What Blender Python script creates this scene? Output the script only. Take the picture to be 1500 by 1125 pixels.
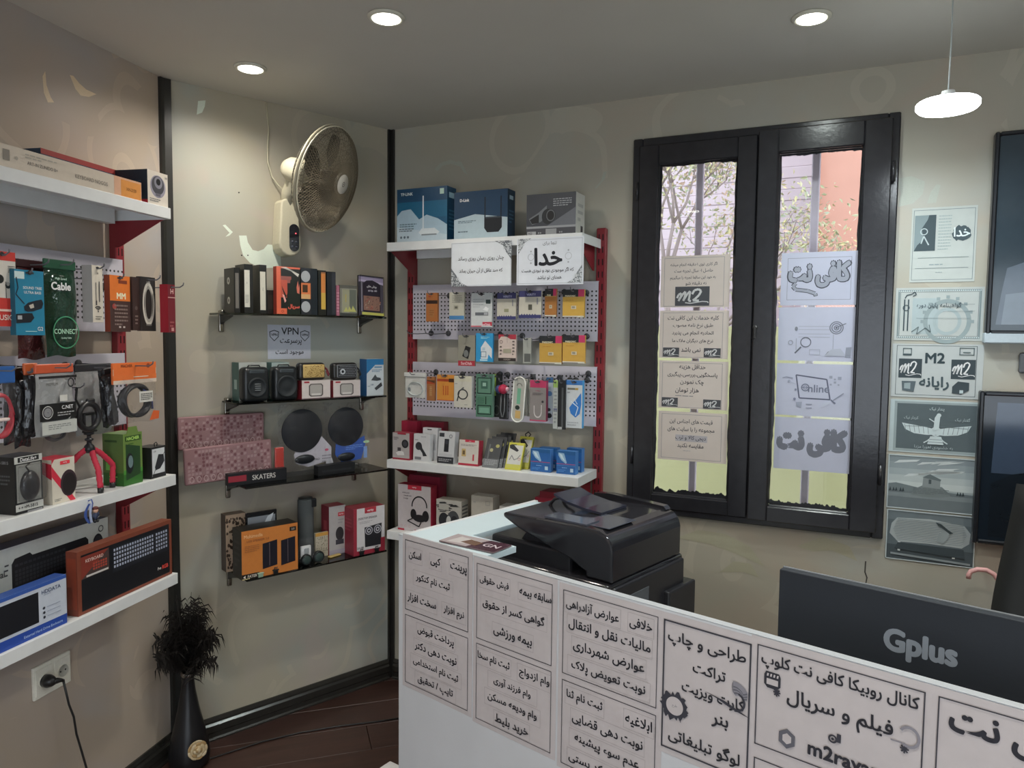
import bpy, bmesh, math, random
from math import sin, cos, pi, radians as R
from mathutils import Vector, Matrix, Quaternion
for o in list(bpy.data.objects): bpy.data.objects.remove(o)
SC = bpy.context.scene; COL = SC.collection

# ---------------------------------------------------------------- camera, world, exposure, lights
FPX, PITCH, ROLL, CAMZ = 1080.0, 0.0653, -0.0107, 1.66
cd = bpy.data.cameras.new('camera'); cam = bpy.data.objects.new('camera', cd); COL.objects.link(cam)
cd.sensor_width = 36; cd.lens = 36 * FPX / 1500; cd.clip_start = .02
W_ = Vector((0, cos(PITCH), -sin(PITCH))); U_ = Vector((0, sin(PITCH), cos(PITCH))); X_ = Vector((1, 0, 0))
RT = cos(ROLL) * X_ - sin(ROLL) * U_; UP = sin(ROLL) * X_ + cos(ROLL) * U_
m = Matrix((RT, UP, -W_)).transposed().to_4x4(); m.translation = (0, 0, CAMZ)
cam.matrix_world = m; SC.camera = cam
CAMP = Vector((0, 0, CAMZ))
w = bpy.data.worlds.new('sky'); SC.world = w; w.use_nodes = True
bg = w.node_tree.nodes['Background']; bg.inputs[0].default_value = (.86, .93, 1, 1); bg.inputs[1].default_value = 3.3
SC.view_settings.view_transform = 'Standard'; SC.view_settings.look = 'None'
SC.view_settings.gamma = 1; SC.view_settings.use_curve_mapping = False
SC.view_settings.exposure = 0.2
HC = 2.607
DOWNLIGHTS = [(-.946, 2.70), (-.387, 2.267), (.870, 2.236), (-.95, .7), (.45, .55), (1.6, .9), (-1.3, -.6), (.6, -.9)]  # entries after the visible ones are unseen, added for fill light
DOWN_W, DOWN_COL = 32.0, (1.0, .94, .84)
PEND, PEND_W, PEND_COL = (1.17, 2.04, 2.3), 4.8, (.84, .94, 1.0)
def area_lamp(name, loc, size, watts, col, rot=(0, 0, 0)):
    l = bpy.data.lights.new(name, 'AREA'); l.shape = 'DISK'; l.size = size; l.energy = watts; l.color = col
    o = bpy.data.objects.new(name, l); o.location = loc; o.rotation_euler = rot; COL.objects.link(o); return o
for i, (x, y) in enumerate(DOWNLIGHTS):
    l = bpy.data.lights.new('downlight_lamp', 'SPOT'); l.spot_size = R(160); l.spot_blend = .9; l.shadow_soft_size = .035; l.energy = DOWN_W * ((.62, .9, .7)[i] if i < 3 else 1.0); l.color = DOWN_COL if i != 2 else (.9, 1, .95)
    o = bpy.data.objects.new('downlight_lamp', l); o.location = (x, y, HC - .022); COL.objects.link(o)
area_lamp('pendant_lamp', (PEND[0], PEND[1], PEND[2] - .024), .14, PEND_W, PEND_COL)

pl_ = bpy.data.lights.new('fill_shopfront_portal', 'AREA'); pl_.shape = 'RECTANGLE'; pl_.size = 2.6; pl_.size_y = 2.1; pl_.cycles.is_portal = True  # guides sky light through the added shopfront behind the viewer
po_ = bpy.data.objects.new('fill_shopfront_portal', pl_); COL.objects.link(po_)
pl2_ = bpy.data.lights.new('window_portal', 'AREA'); pl2_.shape = 'RECTANGLE'; pl2_.size = .9; pl2_.size_y = 1.5; pl2_.cycles.is_portal = True
po2_ = bpy.data.objects.new('window_portal', pl2_); COL.objects.link(po2_)

# ---------------------------------------------------------------- wall frames and photo rays
A0 = Vector((-1.321, 2.820)); B0 = Vector((-.574, 3.492)); K0 = Vector((-.342, 2.219))
AZ_A, AZ_C, AZ_D = .2229, 2.0103, R(130.84)
FR = {}
def frame(k, o, d):
    d = d.normalized(); FR[k] = (o, d, Vector((d.y, -d.x)), math.atan2(d.y, d.x))
frame('A', A0, Vector((sin(AZ_A), cos(AZ_A)))); frame('B', A0, B0 - A0); frame('C', B0, Vector((sin(AZ_C), cos(AZ_C))))
frame('D', K0, Vector((sin(AZ_D), cos(AZ_D))))
def P3(F, u, v, z):
    o, d, n, a = FR[F]; p = o + d * u + n * v; return Vector((p.x, p.y, z))
def U(F, v, px, z):
    o, d, n, a = FR[F]; b = P3(F, 0, v, z) - CAMP; D3 = Vector((d.x, d.y, 0)); X = px - 750
    return (X * b.dot(W_) - FPX * b.dot(RT)) / (FPX * D3.dot(RT) - X * D3.dot(W_))
def Z(F, v, u, py):
    b = P3(F, u, v, 0) - CAMP; D3 = Vector((0, 0, 1)); X = 562.5 - py
    return (X * b.dot(W_) - FPX * b.dot(UP)) / (FPX * D3.dot(UP) - X * D3.dot(W_))
def at(F, v, px, py):
    o, d, n, a = FR[F]; r = W_ + RT * ((px - 750) / FPX) - UP * ((py - 562.5) / FPX)
    n3 = Vector((n.x, n.y, 0)); t = (n.dot(o) + v - n3.dot(CAMP)) / n3.dot(r); P = CAMP + r * t
    return (P.xy - o).dot(d), P.z

# ---------------------------------------------------------------- colours and materials
def C(h, g=1.6):
    h = h.lstrip('#'); out = []
    for i in (0, 2, 4):
        s = int(h[i:i + 2], 16) / 255; l = s / 12.92 if s <= .04045 else ((s + .055) / 1.055) ** 2.4
        out.append(min(.86, l * g))
    return tuple(out)
MATS = {}
def nt_new(name):
    m = bpy.data.materials.new(name); m.use_nodes = True; nt = m.node_tree; return m, nt, nt.nodes['Principled BSDF']
def N(nt, t, **k):
    n = nt.nodes.new(t)
    for a, b in k.items():
        if a.startswith('i_'):
            n.inputs[a[2:].replace('_', ' ')].default_value = b
        else: setattr(n, a, b)
    return n
def mixc(nt, fac, a, b, blend='MIX'):
    n = nt.nodes.new('ShaderNodeMix'); n.data_type = 'RGBA'; n.blend_type = blend
    for s, v in ((0, fac), (6, a), (7, b)):
        if hasattr(v, 'is_linked') or isinstance(v, bpy.types.NodeSocket): nt.links.new(v, n.inputs[s])
        elif s == 0: n.inputs[0].default_value = v
        else: n.inputs[s].default_value = (*v[:3], 1)
    return n.outputs[2]
def math_(nt, op, a, b=0.0, clamp=False):
    n = nt.nodes.new('ShaderNodeMath'); n.operation = op; n.use_clamp = clamp
    for s, v in ((0, a), (1, b)):
        if isinstance(v, bpy.types.NodeSocket): nt.links.new(v, n.inputs[s])
        else: n.inputs[s].default_value = v
    return n.outputs[0]
def noise(nt, scale, detail=3, coord='Object', rough=.5, dist=0):
    tc = nt.nodes.new('ShaderNodeTexCoord'); n = nt.nodes.new('ShaderNodeTexNoise')
    nt.links.new(tc.outputs[coord], n.inputs['Vector']); n.inputs['Scale'].default_value = scale
    n.inputs['Detail'].default_value = detail; n.inputs['Roughness'].default_value = rough; n.inputs['Distortion'].default_value = dist
    return n.outputs['Fac']
def bump(nt, b, h, strength=.2, dist=.002):
    n = nt.nodes.new('ShaderNodeBump'); n.inputs['Strength'].default_value = strength; n.inputs['Distance'].default_value = dist
    nt.links.new(h, n.inputs['Height']); nt.links.new(n.outputs[0], b.inputs['Normal'])
def attr_mat(name, rough, spec=.5, nscale=60, bmp=0.0, metal=0):
    if name in MATS: return MATS[name]
    m, nt, b = nt_new(name); a = N(nt, 'ShaderNodeAttribute', attribute_name='Col')
    f = noise(nt, nscale, 2); k = math_(nt, 'ADD', math_(nt, 'MULTIPLY', f, .14), .93)
    mx = nt.nodes.new('ShaderNodeVectorMath'); mx.operation = 'SCALE'; nt.links.new(a.outputs['Color'], mx.inputs[0]); nt.links.new(k, mx.inputs['Scale'])
    nt.links.new(mx.outputs[0], b.inputs['Base Color']); b.inputs['Roughness'].default_value = rough; b.inputs['Metallic'].default_value = metal
    b.inputs['Specular IOR Level'].default_value = spec
    if bmp: bump(nt, b, noise(nt, nscale * 4, 2), bmp, .001)
    MATS[name] = m; return m
CARD = attr_mat('printed_card', .42); PAPER = attr_mat('paper', .8, .3, 25); GLOSS = attr_mat('gloss_print', .2)
PLAST = attr_mat('black_plastic', .32, .5, 90); MATTE = attr_mat('matte_plastic', .6, .4, 120, .15); METAL = attr_mat('painted_metal', .35, .5, 40)
CHROME = attr_mat('chrome_metal', .2, .5, 30, 0, 1); SHINY = attr_mat('gloss_plastic', .12, .6, 40)
def film(name, fac=.22, tint=(1, 1, 1), haze=.05, rough=.12):
    m, nt, b = nt_new(name); out = nt.nodes['Material Output']
    tr = N(nt, 'ShaderNodeBsdfTransparent'); tr.inputs[0].default_value = (*tint, 1)
    b.inputs['Base Color'].default_value = (.30, .30, .31, 1); b.inputs['Roughness'].default_value = rough; b.inputs['Specular IOR Level'].default_value = 1.0
    lw = N(nt, 'ShaderNodeLayerWeight'); lw.inputs[0].default_value = .4
    fn = noise(nt, 45, 3); bump(nt, b, fn, .7, .006)
    k = math_(nt, 'ADD', math_(nt, 'MULTIPLY', lw.outputs['Facing'], fac), haze, True)
    k2 = math_(nt, 'ADD', k, math_(nt, 'MULTIPLY', math_(nt, 'GREATER_THAN', noise(nt, 30, 4, dist=2), .6), .08), True)
    ms = nt.nodes.new('ShaderNodeMixShader'); nt.links.new(k2, ms.inputs[0]); nt.links.new(tr.outputs[0], ms.inputs[1]); nt.links.new(b.outputs[0], ms.inputs[2])
    nt.links.new(ms.outputs[0], out.inputs[0]); return m
FILM = film('clear_film', .22, (1, 1, 1), .03)
def glass_mat(name, tint, fac=.9, base=.05, rough=.02):
    m, nt, b = nt_new(name); out = nt.nodes['Material Output']
    tr = N(nt, 'ShaderNodeBsdfTransparent'); tr.inputs[0].default_value = (*tint, 1); gl = N(nt, 'ShaderNodeBsdfGlossy'); gl.inputs['Roughness'].default_value = rough
    fr = N(nt, 'ShaderNodeFresnel'); fr.inputs[0].default_value = 1.5
    f = noise(nt, 3, 1); k = math_(nt, 'ADD', math_(nt, 'MULTIPLY', fr.outputs[0], fac), math_(nt, 'MULTIPLY', f, base), True)
    ms = nt.nodes.new('ShaderNodeMixShader'); nt.links.new(k, ms.inputs[0]); nt.links.new(tr.outputs[0], ms.inputs[1]); nt.links.new(gl.outputs[0], ms.inputs[2])
    nt.links.new(ms.outputs[0], out.inputs[0]); return m
GLASS = glass_mat('window_glass', (.93, .94, .95)); TINT = glass_mat('smoked_shelf_glass', (.22, .27, .25), .9, .1)
def emit_mat(name, col, s):
    m, nt, b = nt_new(name); b.inputs['Base Color'].default_value = (*col, 1); b.inputs['Emission Color'].default_value = (*col, 1)
    nt.links.new(math_(nt, 'ADD', math_(nt, 'MULTIPLY', noise(nt, 8, 1), .05 * s), s), b.inputs['Emission Strength']); return m
def wallpaper(name, base, t1, t2, sw=.55):
    m, nt, b = nt_new(name)
    n1 = noise(nt, 1.7, 3, dist=.6); n2 = noise(nt, 2.6, 3, dist=1.1); n3 = noise(nt, 9, 4)
    r1 = N(nt, 'ShaderNodeMapRange', i_From_Min=.45, i_From_Max=.7); nt.links.new(n1, r1.inputs[0])
    r2 = N(nt, 'ShaderNodeMapRange', i_From_Min=.48, i_From_Max=.68); nt.links.new(n2, r2.inputs[0])
    c = mixc(nt, r1.outputs[0], base, t1); c = mixc(nt, math_(nt, 'MULTIPLY', r2.outputs[0], .8), c, t2)
    # big curling petals: rings round scattered centres, paler than the ground
    tc = nt.nodes.new('ShaderNodeTexCoord'); nz = N(nt, 'ShaderNodeTexNoise'); nz.inputs['Scale'].default_value = 1.3
    nt.links.new(tc.outputs['Object'], nz.inputs[0]); va = N(nt, 'ShaderNodeVectorMath', operation='SCALE'); va.inputs['Scale'].default_value = .35
    nt.links.new(nz.outputs['Color'], va.inputs[0]); ad = N(nt, 'ShaderNodeVectorMath', operation='ADD'); nt.links.new(tc.outputs['Object'], ad.inputs[0]); nt.links.new(va.outputs[0], ad.inputs[1])
    vo = N(nt, 'ShaderNodeTexVoronoi'); vo.inputs['Scale'].default_value = 3.1; nt.links.new(ad.outputs[0], vo.inputs['Vector'])
    ring = math_(nt, 'LESS_THAN', math_(nt, 'ABSOLUTE', math_(nt, 'SUBTRACT', math_(nt, 'FRACT', math_(nt, 'MULTIPLY', vo.outputs['Distance'], 2.6)), .5)), .09)
    msk = math_(nt, 'GREATER_THAN', noise(nt, 2.1, 1), .52)
    c = mixc(nt, math_(nt, 'MULTIPLY', math_(nt, 'MULTIPLY', ring, msk), sw), c, tuple(min(.8, x * 1.22) for x in base))
    c = mixc(nt, math_(nt, 'MULTIPLY', n3, .16), c, tuple(x * .8 for x in base))
    nt.links.new(c, b.inputs['Base Color']); b.inputs['Roughness'].default_value = .42; b.inputs['Specular IOR Level'].default_value = .35
    bump(nt, b, noise(nt, 320, 2), .18, .0008); return m
def plain(name, col, rough=.6, var=.12, scale=12, bm=0, bscale=200, metal=0, spec=.5, vec=None):
    if name in MATS: return MATS[name]
    m, nt, b = nt_new(name); f = noise(nt, scale, 4)
    nt.links.new(mixc(nt, f, tuple(x * (1 + var) for x in col), tuple(x * (1 - var) for x in col)), b.inputs['Base Color'])
    b.inputs['Roughness'].default_value = rough; b.inputs['Metallic'].default_value = metal; b.inputs['Specular IOR Level'].default_value = spec
    if bm: bump(nt, b, noise(nt, bscale, 3), bm, .001)
    MATS[name] = m; return m
def peg_mat():
    m, nt, b = nt_new('perforated_metal'); tc = nt.nodes.new('ShaderNodeTexCoord'); sp = nt.nodes.new('ShaderNodeSeparateXYZ'); nt.links.new(tc.outputs['Object'], sp.inputs[0])
    S = .0178
    dx = math_(nt, 'SUBTRACT', math_(nt, 'FRACT', math_(nt, 'DIVIDE', sp.outputs[0], S)), .5); dz = math_(nt, 'SUBTRACT', math_(nt, 'FRACT', math_(nt, 'DIVIDE', sp.outputs[2], S)), .5)
    d2 = math_(nt, 'ADD', math_(nt, 'MULTIPLY', dx, dx), math_(nt, 'MULTIPLY', dz, dz)); hole = math_(nt, 'LESS_THAN', d2, .048)
    a = N(nt, 'ShaderNodeAttribute', attribute_name='Col'); k = math_(nt, 'MULTIPLY', hole, a.outputs['Fac'])
    zz = math_(nt, 'MULTIPLY', math_(nt, 'GREATER_THAN', sp.outputs[2], .032), math_(nt, 'LESS_THAN', sp.outputs[2], .214))
    k = math_(nt, 'MULTIPLY', hole, zz)
    c = mixc(nt, k, mixc(nt, noise(nt, 6, 2), C('a9a6ae'), C('a19fa9')), (.02, .02, .022)); nt.links.new(c, b.inputs['Base Color']); b.inputs['Roughness'].default_value = .4
    bump(nt, b, math_(nt, 'SUBTRACT', 1.0, k), .6, .002); return m
PEG = peg_mat()

# ---------------------------------------------------------------- mesh builder
class MB:
    def __init__(s): s.v = []; s.f = []; s.c = []; s.sm = []
    def add(s, vs, fs, col, smooth=False):
        o = len(s.v); s.v += [tuple(p) for p in vs]
        for i, f in enumerate(fs):
            s.f.append(tuple(k + o for k in f)); s.c.append(col[i] if isinstance(col, list) else col); s.sm.append(smooth)
        return s
    def box(s, x0, x1, y0, y1, z0, z1, col, front=None, left=None, right=None, top=None, M=None):
        vs = [(x0, y0, z0), (x1, y0, z0), (x1, y1, z0), (x0, y1, z0), (x0, y0, z1), (x1, y0, z1), (x1, y1, z1), (x0, y1, z1)]
        if M: vs = [M @ Vector(p) for p in vs]
        fs = [(3, 2, 1, 0), (4, 5, 6, 7), (0, 1, 5, 4), (1, 2, 6, 5), (2, 3, 7, 6), (3, 0, 4, 7)]
        return s.add(vs, fs, [col, top or col, front or col, right or col, col, left or col])
    def rbox(s, x0, x1, y0, y1, z0, z1, col, r=.004, seg=2, M=None, smooth=True):
        bm = bmesh.new(); bmesh.ops.create_cube(bm, size=1)
        for v in bm.verts: v.co = Vector(((x0 + x1) / 2 + v.co.x * (x1 - x0), (y0 + y1) / 2 + v.co.y * (y1 - y0), (z0 + z1) / 2 + v.co.z * (z1 - z0)))
        r = min(r, (x1 - x0) * .48, (y1 - y0) * .48, (z1 - z0) * .48)
        bmesh.ops.bevel(bm, geom=bm.edges[:], offset=r, segments=seg, affect='EDGES', profile=.5)
        bm.verts.index_update(); vs = [M @ v.co if M else v.co.copy() for v in bm.verts]
        s.add(vs, [[v.index for v in f.verts] for f in bm.faces], col, smooth and seg > 2); bm.free(); return s
    def prism(s, poly, a0, a1, col, ax='y', M=None, cap=None):
        n = len(poly); mk = {'y': lambda p, a: (p[0], a, p[1]), 'x': lambda p, a: (a, p[0], p[1]), 'z': lambda p, a: (p[0], p[1], a)}[ax]
        vs = [Vector(mk(p, a0)) for p in poly] + [Vector(mk(p, a1)) for p in poly]
        if M: vs = [M @ p for p in vs]
        fs = [tuple(range(n)), tuple(range(2 * n - 1, n - 1, -1))] + [(i, n + i, n + (i + 1) % n, (i + 1) % n) for i in range(n)]
        return s.add(vs, fs, [cap or col, cap or col] + [col] * n)
    def tube(s, pts, r, col, n=8, closed=False, cap=True):
        pts = [Vector(p) for p in pts]; k = len(pts); rs = r if isinstance(r, list) else [r] * k; vs = []; fs = []; prev = None
        for i, p in enumerate(pts):
            t = (pts[(i + 1) % k] - pts[i - 1]) if closed or 0 < i < k - 1 else (pts[1] - pts[0] if i == 0 else pts[-1] - pts[-2])
            t = t.normalized() if t.length > 1e-9 else Vector((0, 0, 1))
            if prev is None:
                a = Vector((0, 0, 1)) if abs(t.z) < .9 else Vector((1, 0, 0)); prev = a.cross(t).normalized()
            x = (prev - t * prev.dot(t)).normalized(); prev = x; y = t.cross(x)
            vs += [p + (x * cos(2 * pi * j / n) + y * sin(2 * pi * j / n)) * rs[i] for j in range(n)]
        for i in range(k if closed else k - 1):
            for j in range(n):
                a, b = i * n, ((i + 1) % k) * n; fs.append((a + j, a + (j + 1) % n, b + (j + 1) % n, b + j))
        if cap and not closed: fs += [tuple(range(n - 1, -1, -1)), tuple(range((k - 1) * n, k * n))]
        return s.add(vs, fs, col, True)
    def lathe(s, prof, col, n=24, M=None, cap=True):
        vs = []; fs = []; k = len(prof)
        for r, z in prof: vs += [Vector((r * cos(2 * pi * j / n), r * sin(2 * pi * j / n), z)) for j in range(n)]
        if M: vs = [M @ p for p in vs]
        for i in range(k - 1):
            for j in range(n): fs.append((i * n + j, i * n + (j + 1) % n, (i + 1) * n + (j + 1) % n, (i + 1) * n + j))
        cols = [col[min(i // n, len(col) - 1)] for i in range(len(fs))] if isinstance(col, list) else col
        if cap:
            fs += [tuple(range(n - 1, -1, -1)), tuple(range((k - 1) * n, k * n))]
            if isinstance(cols, list): cols += [col[0], col[-1]]
        return s.add(vs, fs, cols, True)
    def ell(s, c, r, col, n=16, k=10, M=None):
        T = Matrix.Translation(c) @ Matrix.Diagonal((*r, 1))
        if M: T = M @ T
        return s.lathe([(max(1e-4, sin(pi * i / k)), -cos(pi * i / k)) for i in range(k + 1)], col, n, T, False)
    def cyl(s, c, r, h, col, n=20, axis='z', ch=0):
        Mx = {'z': Matrix.Identity(4), 'y': Matrix.Rotation(-pi / 2, 4, 'X'), 'x': Matrix.Rotation(pi / 2, 4, 'Y')}[axis]
        pr = [(r, 0), (r, h)] if not ch else [(r - ch, 0), (r, ch), (r, h - ch), (r - ch, h)]
        return s.lathe(pr, col, n, Matrix.Translation(c) @ Mx)
    def grid(s, fn, nu, nv, col, smooth=True):
        vs = [fn(i / nu, j / nv) for j in range(nv + 1) for i in range(nu + 1)]
        fs = [(j * (nu + 1) + i, j * (nu + 1) + i + 1, (j + 1) * (nu + 1) + i + 1, (j + 1) * (nu + 1) + i) for j in range(nv) for i in range(nu)]
        return s.add(vs, fs, col, smooth)
    def obj(s, name, mat, parent=None, link=True):
        me = bpy.data.meshes.new(name); me.from_pydata(s.v, [], s.f); at_ = me.color_attributes.new('Col', 'FLOAT_COLOR', 'CORNER')
        buf = []
        for p, c in zip(me.polygons, s.c): buf += [c[0], c[1], c[2], 1.0] * p.loop_total
        at_.data.foreach_set('color', buf); me.polygons.foreach_set('use_smooth', s.sm)
        if mat: me.materials.append(mat)
        me.update(); o = bpy.data.objects.new(name, me)
        if parent: o.parent = parent
        COL.objects.link(o); return o
def tag(o, label=None, cat=None, group=None, kind=None):
    if label: o['label'] = label
    if cat: o['category'] = cat
    if group: o['group'] = group
    if kind: o['kind'] = kind
    return o
def empty(name, F=None, u=0, v=0, z=0, yaw=0, loc=None, rz=None):
    o = bpy.data.objects.new(name, None); COL.objects.link(o); o.empty_display_size = .05
    if loc is not None: o.location = loc; o.rotation_euler = (0, 0, rz or 0)
    else: o.location = P3(F, u, v, z); o.rotation_euler = (0, 0, FR[F][3] + yaw)
    return o
def place(o, F, u, v, z, yaw=0, lean=0, roll=0):
    o.location = P3(F, u, v, z); o.rotation_euler = (lean, roll, FR[F][3] + yaw); return o

# ---------------------------------------------------------------- Persian shaping and flat print
SH = {}
for c, b, n in [('ء', 0xFE80, 1), ('آ', 0xFE81, 2), ('ئ', 0xFE89, 4), ('ا', 0xFE8D, 2), ('ب', 0xFE8F, 4), ('ت', 0xFE95, 4), ('ث', 0xFE99, 4), ('ج', 0xFE9D, 4), ('ح', 0xFEA1, 4), ('خ', 0xFEA5, 4), ('د', 0xFEA9, 2), ('ذ', 0xFEAB, 2), ('ر', 0xFEAD, 2), ('ز', 0xFEAF, 2), ('س', 0xFEB1, 4), ('ش', 0xFEB5, 4), ('ص', 0xFEB9, 4), ('ض', 0xFEBD, 4), ('ط', 0xFEC1, 4), ('ظ', 0xFEC5, 4), ('ع', 0xFEC9, 4), ('غ', 0xFECD, 4), ('ف', 0xFED1, 4), ('ق', 0xFED5, 4), ('ل', 0xFEDD, 4), ('م', 0xFEE1, 4), ('ن', 0xFEE5, 4), ('ه', 0xFEE9, 4), ('و', 0xFEED, 2), ('پ', 0xFB56, 4), ('چ', 0xFB7A, 4), ('ژ', 0xFB8A, 2), ('گ', 0xFB92, 4), ('ک', 0xFB8E, 4), ('ی', 0xFBFC, 4), ('LA', 0xFEFB, 2)]:
    SH[c] = [chr(b + k) for k in range(n)] + [None] * (4 - n)
def fa(s):
    t = []; i = 0
    while i < len(s):
        if s[i:i + 2] == 'لا': t.append('LA'); i += 2
        else: t.append(s[i]); i += 1
    if not any(c in SH for c in t): return s
    out = []
    for k, c in enumerate(t):
        if c not in SH: out.append(c); continue
        f = SH[c]; p = k > 0 and t[k - 1] in SH and SH[t[k - 1]][2]; n = k + 1 < len(t) and t[k + 1] in SH and f[2] and SH[t[k + 1]][1]
        p = p and f[1]
        out.append(f[3] if p and n else f[1] if p else f[2] if n else f[0])
    return ''.join(reversed(out))
TXT = {}
def text_mesh(s, bold=0.0):
    key = (s, bold)
    if key not in TXT:
        c = bpy.data.curves.new('t', 'FONT'); c.body = fa(s); c.resolution_u = 5 if len(s) < 8 else 2; c.offset = bold
        o = bpy.data.objects.new('t', c); me = o.to_mesh()
        vs = [(v.co.x, v.co.y) for v in me.vertices]; fs = [tuple(p.vertices) for p in me.polygons]
        o.to_mesh_clear(); bpy.data.objects.remove(o); bpy.data.curves.remove(c)
        if vs:
            x0 = min(v[0] for v in vs); x1 = max(v[0] for v in vs); y0 = min(v[1] for v in vs); y1 = max(v[1] for v in vs)
        else: x0 = x1 = y0 = y1 = 0
        TXT[key] = (vs, fs, x0, x1, y0, y1)
    return TXT[key]
class Print:
    """flat ink on one face: x 0..1 across, y 0..1 up, w and h the face's size in metres"""
    def __init__(s, w, h, step=.00018, base=.0002): s.w, s.h, s.mb, s.k, s.step, s.base = w, h, MB(), 0, step, base
    def _add(s, pts, fs, c):
        d = -(s.base + s.k * s.step); s.mb.add([((x - .5) * s.w, d, y * s.h) for x, y in pts], fs, C(c) if isinstance(c, str) else c); s.k += 1; return s
    def rect(s, x0, y0, x1, y1, c): return s._add([(x0, y0), (x1, y0), (x1, y1), (x0, y1)], [(0, 1, 2, 3)], c)
    def poly(s, p, c): return s._add(p, [tuple(range(len(p)))], c)
    def polys(s, ps, c):
        v = []; f = []
        for p in ps: f.append(tuple(range(len(v), len(v) + len(p)))); v += p
        return s._add(v, f, c)
    def ell(s, cx, cy, r, c, ry=None, n=28):
        rx = r; ry = ry if ry is not None else r * s.w / s.h
        return s.poly([(cx + rx * cos(2 * pi * i / n), cy + ry * sin(2 * pi * i / n)) for i in range(n)], c)
    def ring(s, cx, cy, r, t, c, ry=None, n=32, a0=0, a1=2 * pi):
        ry = ry if ry is not None else r * s.w / s.h; k = (r - t) / r; v = []
        for i in range(n + 1):
            a = a0 + (a1 - a0) * i / n; v += [(cx + r * cos(a), cy + ry * sin(a)), (cx + r * k * cos(a), cy + ry * k * sin(a))]
        return s._add(v, [(2 * i, 2 * i + 2, 2 * i + 3, 2 * i + 1) for i in range(n)], c)
    def line(s, pts, t, c):
        """t in face widths"""
        asp = s.w / s.h; v = []; f = []
        for (xa, ya), (xb, yb) in zip(pts, pts[1:]):
            dx, dy = (xb - xa), (yb - ya) / asp; L = math.hypot(dx, dy) or 1; nx, ny = -dy / L * t / 2, dx / L * t / 2 * asp
            o = len(v); v += [(xa - nx, ya - ny), (xb - nx, yb - ny), (xb + nx, yb + ny), (xa + nx, ya + ny)]; f.append((o, o + 1, o + 2, o + 3))
        return s._add(v, f, c)
    def frame(s, x0, y0, x1, y1, t, c):
        ty = t * s.w / s.h
        return s.polys([[(x0, y0), (x1, y0), (x1, y0 + ty), (x0, y0 + ty)], [(x0, y1 - ty), (x1, y1 - ty), (x1, y1), (x0, y1)],
                        [(x0, y0), (x0 + t, y0), (x0 + t, y1), (x0, y1)], [(x1 - t, y0), (x1, y0), (x1, y1), (x1 - t, y1)]], c)
    def lines(s, x0, x1, y0, y1, n, c, seed=1, t=.45):
        rnd = random.Random(seed); ps = []
        for i in range(n):
            y = y1 - (y1 - y0) * (i + .5) / n; hh = (y1 - y0) / n * t / 2; x = x0; xe = x0 + (x1 - x0) * (1 if i < n - 1 else rnd.uniform(.5, .9))
            while x < xe - .01:
                w = rnd.uniform(.08, .2) * (x1 - x0); ps.append([(x, y - hh), (min(x + w, xe), y - hh), (min(x + w, xe), y + hh), (x, y + hh)]); x += w + .03 * (x1 - x0)
        return s.polys(ps, c)
    def text(s, t, cx, cy, h, c, w=None, bold=.012, rot=0, skew=0, align='c', asc=None, st=1.15):
        """h: height of the inked box in face heights, w: its greatest width in face widths"""
        vs, fs, x0, x1, y0, y1 = text_mesh(t, 0.0)
        if not vs: return s
        sc = h * s.h / ((y1 - y0) if asc is None else asc)
        if w and (x1 - x0) * sc > w * s.w: scx = w * s.w / (x1 - x0); sc = min(sc, scx * st)
        else: scx = sc
        mx = (x0 + x1) / 2 if align == 'c' else (x0 if align == 'l' else x1); my = (y0 + y1) / 2; p = []
        q = []; offs = [(0, 0)] if bold < .008 else [(bold * cos(k * pi / 2 + .78), bold * sin(k * pi / 2 + .78)) for k in range(4)] if bold < .025 else [(bold * cos(k * pi / 4), bold * sin(k * pi / 4)) for k in range(8)] + ([(0, 0)] + [(bold * .55 * cos(k * pi / 2), bold * .55 * sin(k * pi / 2)) for k in range(4)] if bold > .04 else [])
        col_ = C(c) if isinstance(c, str) else c; d0 = -(s.base + s.k * s.step)
        for n_, (ox, oy) in enumerate(offs):
            p = []
            for x, y in vs:
                X = (x - mx) * scx + skew * (y - my) * sc + ox * sc; Y = (y - my) * sc + oy * sc
                if rot: X, Y = X * cos(rot) - Y * sin(rot), X * sin(rot) + Y * cos(rot)
                p.append((cx + X / s.w, cy + Y / s.h))
            s.mb.add([((x - .5) * s.w, d0 - n_ * 9e-6, y * s.h) for x, y in p], fs, col_)
        s.k += 1; return s
    def keys(s, x0, y0, x1, y1, nx, ny, c, g=.25, shear=0):
        ps = []
        for j in range(ny):
            for i in range(nx):
                a = x0 + (x1 - x0) * (i + g / 2) / nx; b = x0 + (x1 - x0) * (i + 1 - g / 2) / nx; d = y0 + (y1 - y0) * (j + g / 2) / ny; e = y0 + (y1 - y0) * (j + 1 - g / 2) / ny
                ps.append([(a, d), (b, d), (b, e), (a, e)])
        return s.polys(ps, c)
    def obj(s, parent, name='print', mat=None, M=None):
        if not s.mb.f: return None
        o = s.mb.obj(name, mat or CARD, parent)
        if M: o.matrix_local = M
        return o
def side_M(w, d, right=True):
    """puts a print on a box's right (or left) side face; print width = depth"""
    if right: return Matrix.Translation((w / 2, d / 2, 0)) @ Matrix.Rotation(pi / 2, 4, 'Z')
    return Matrix.Translation((-w / 2, d / 2, 0)) @ Matrix.Rotation(-pi / 2, 4, 'Z')

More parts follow.
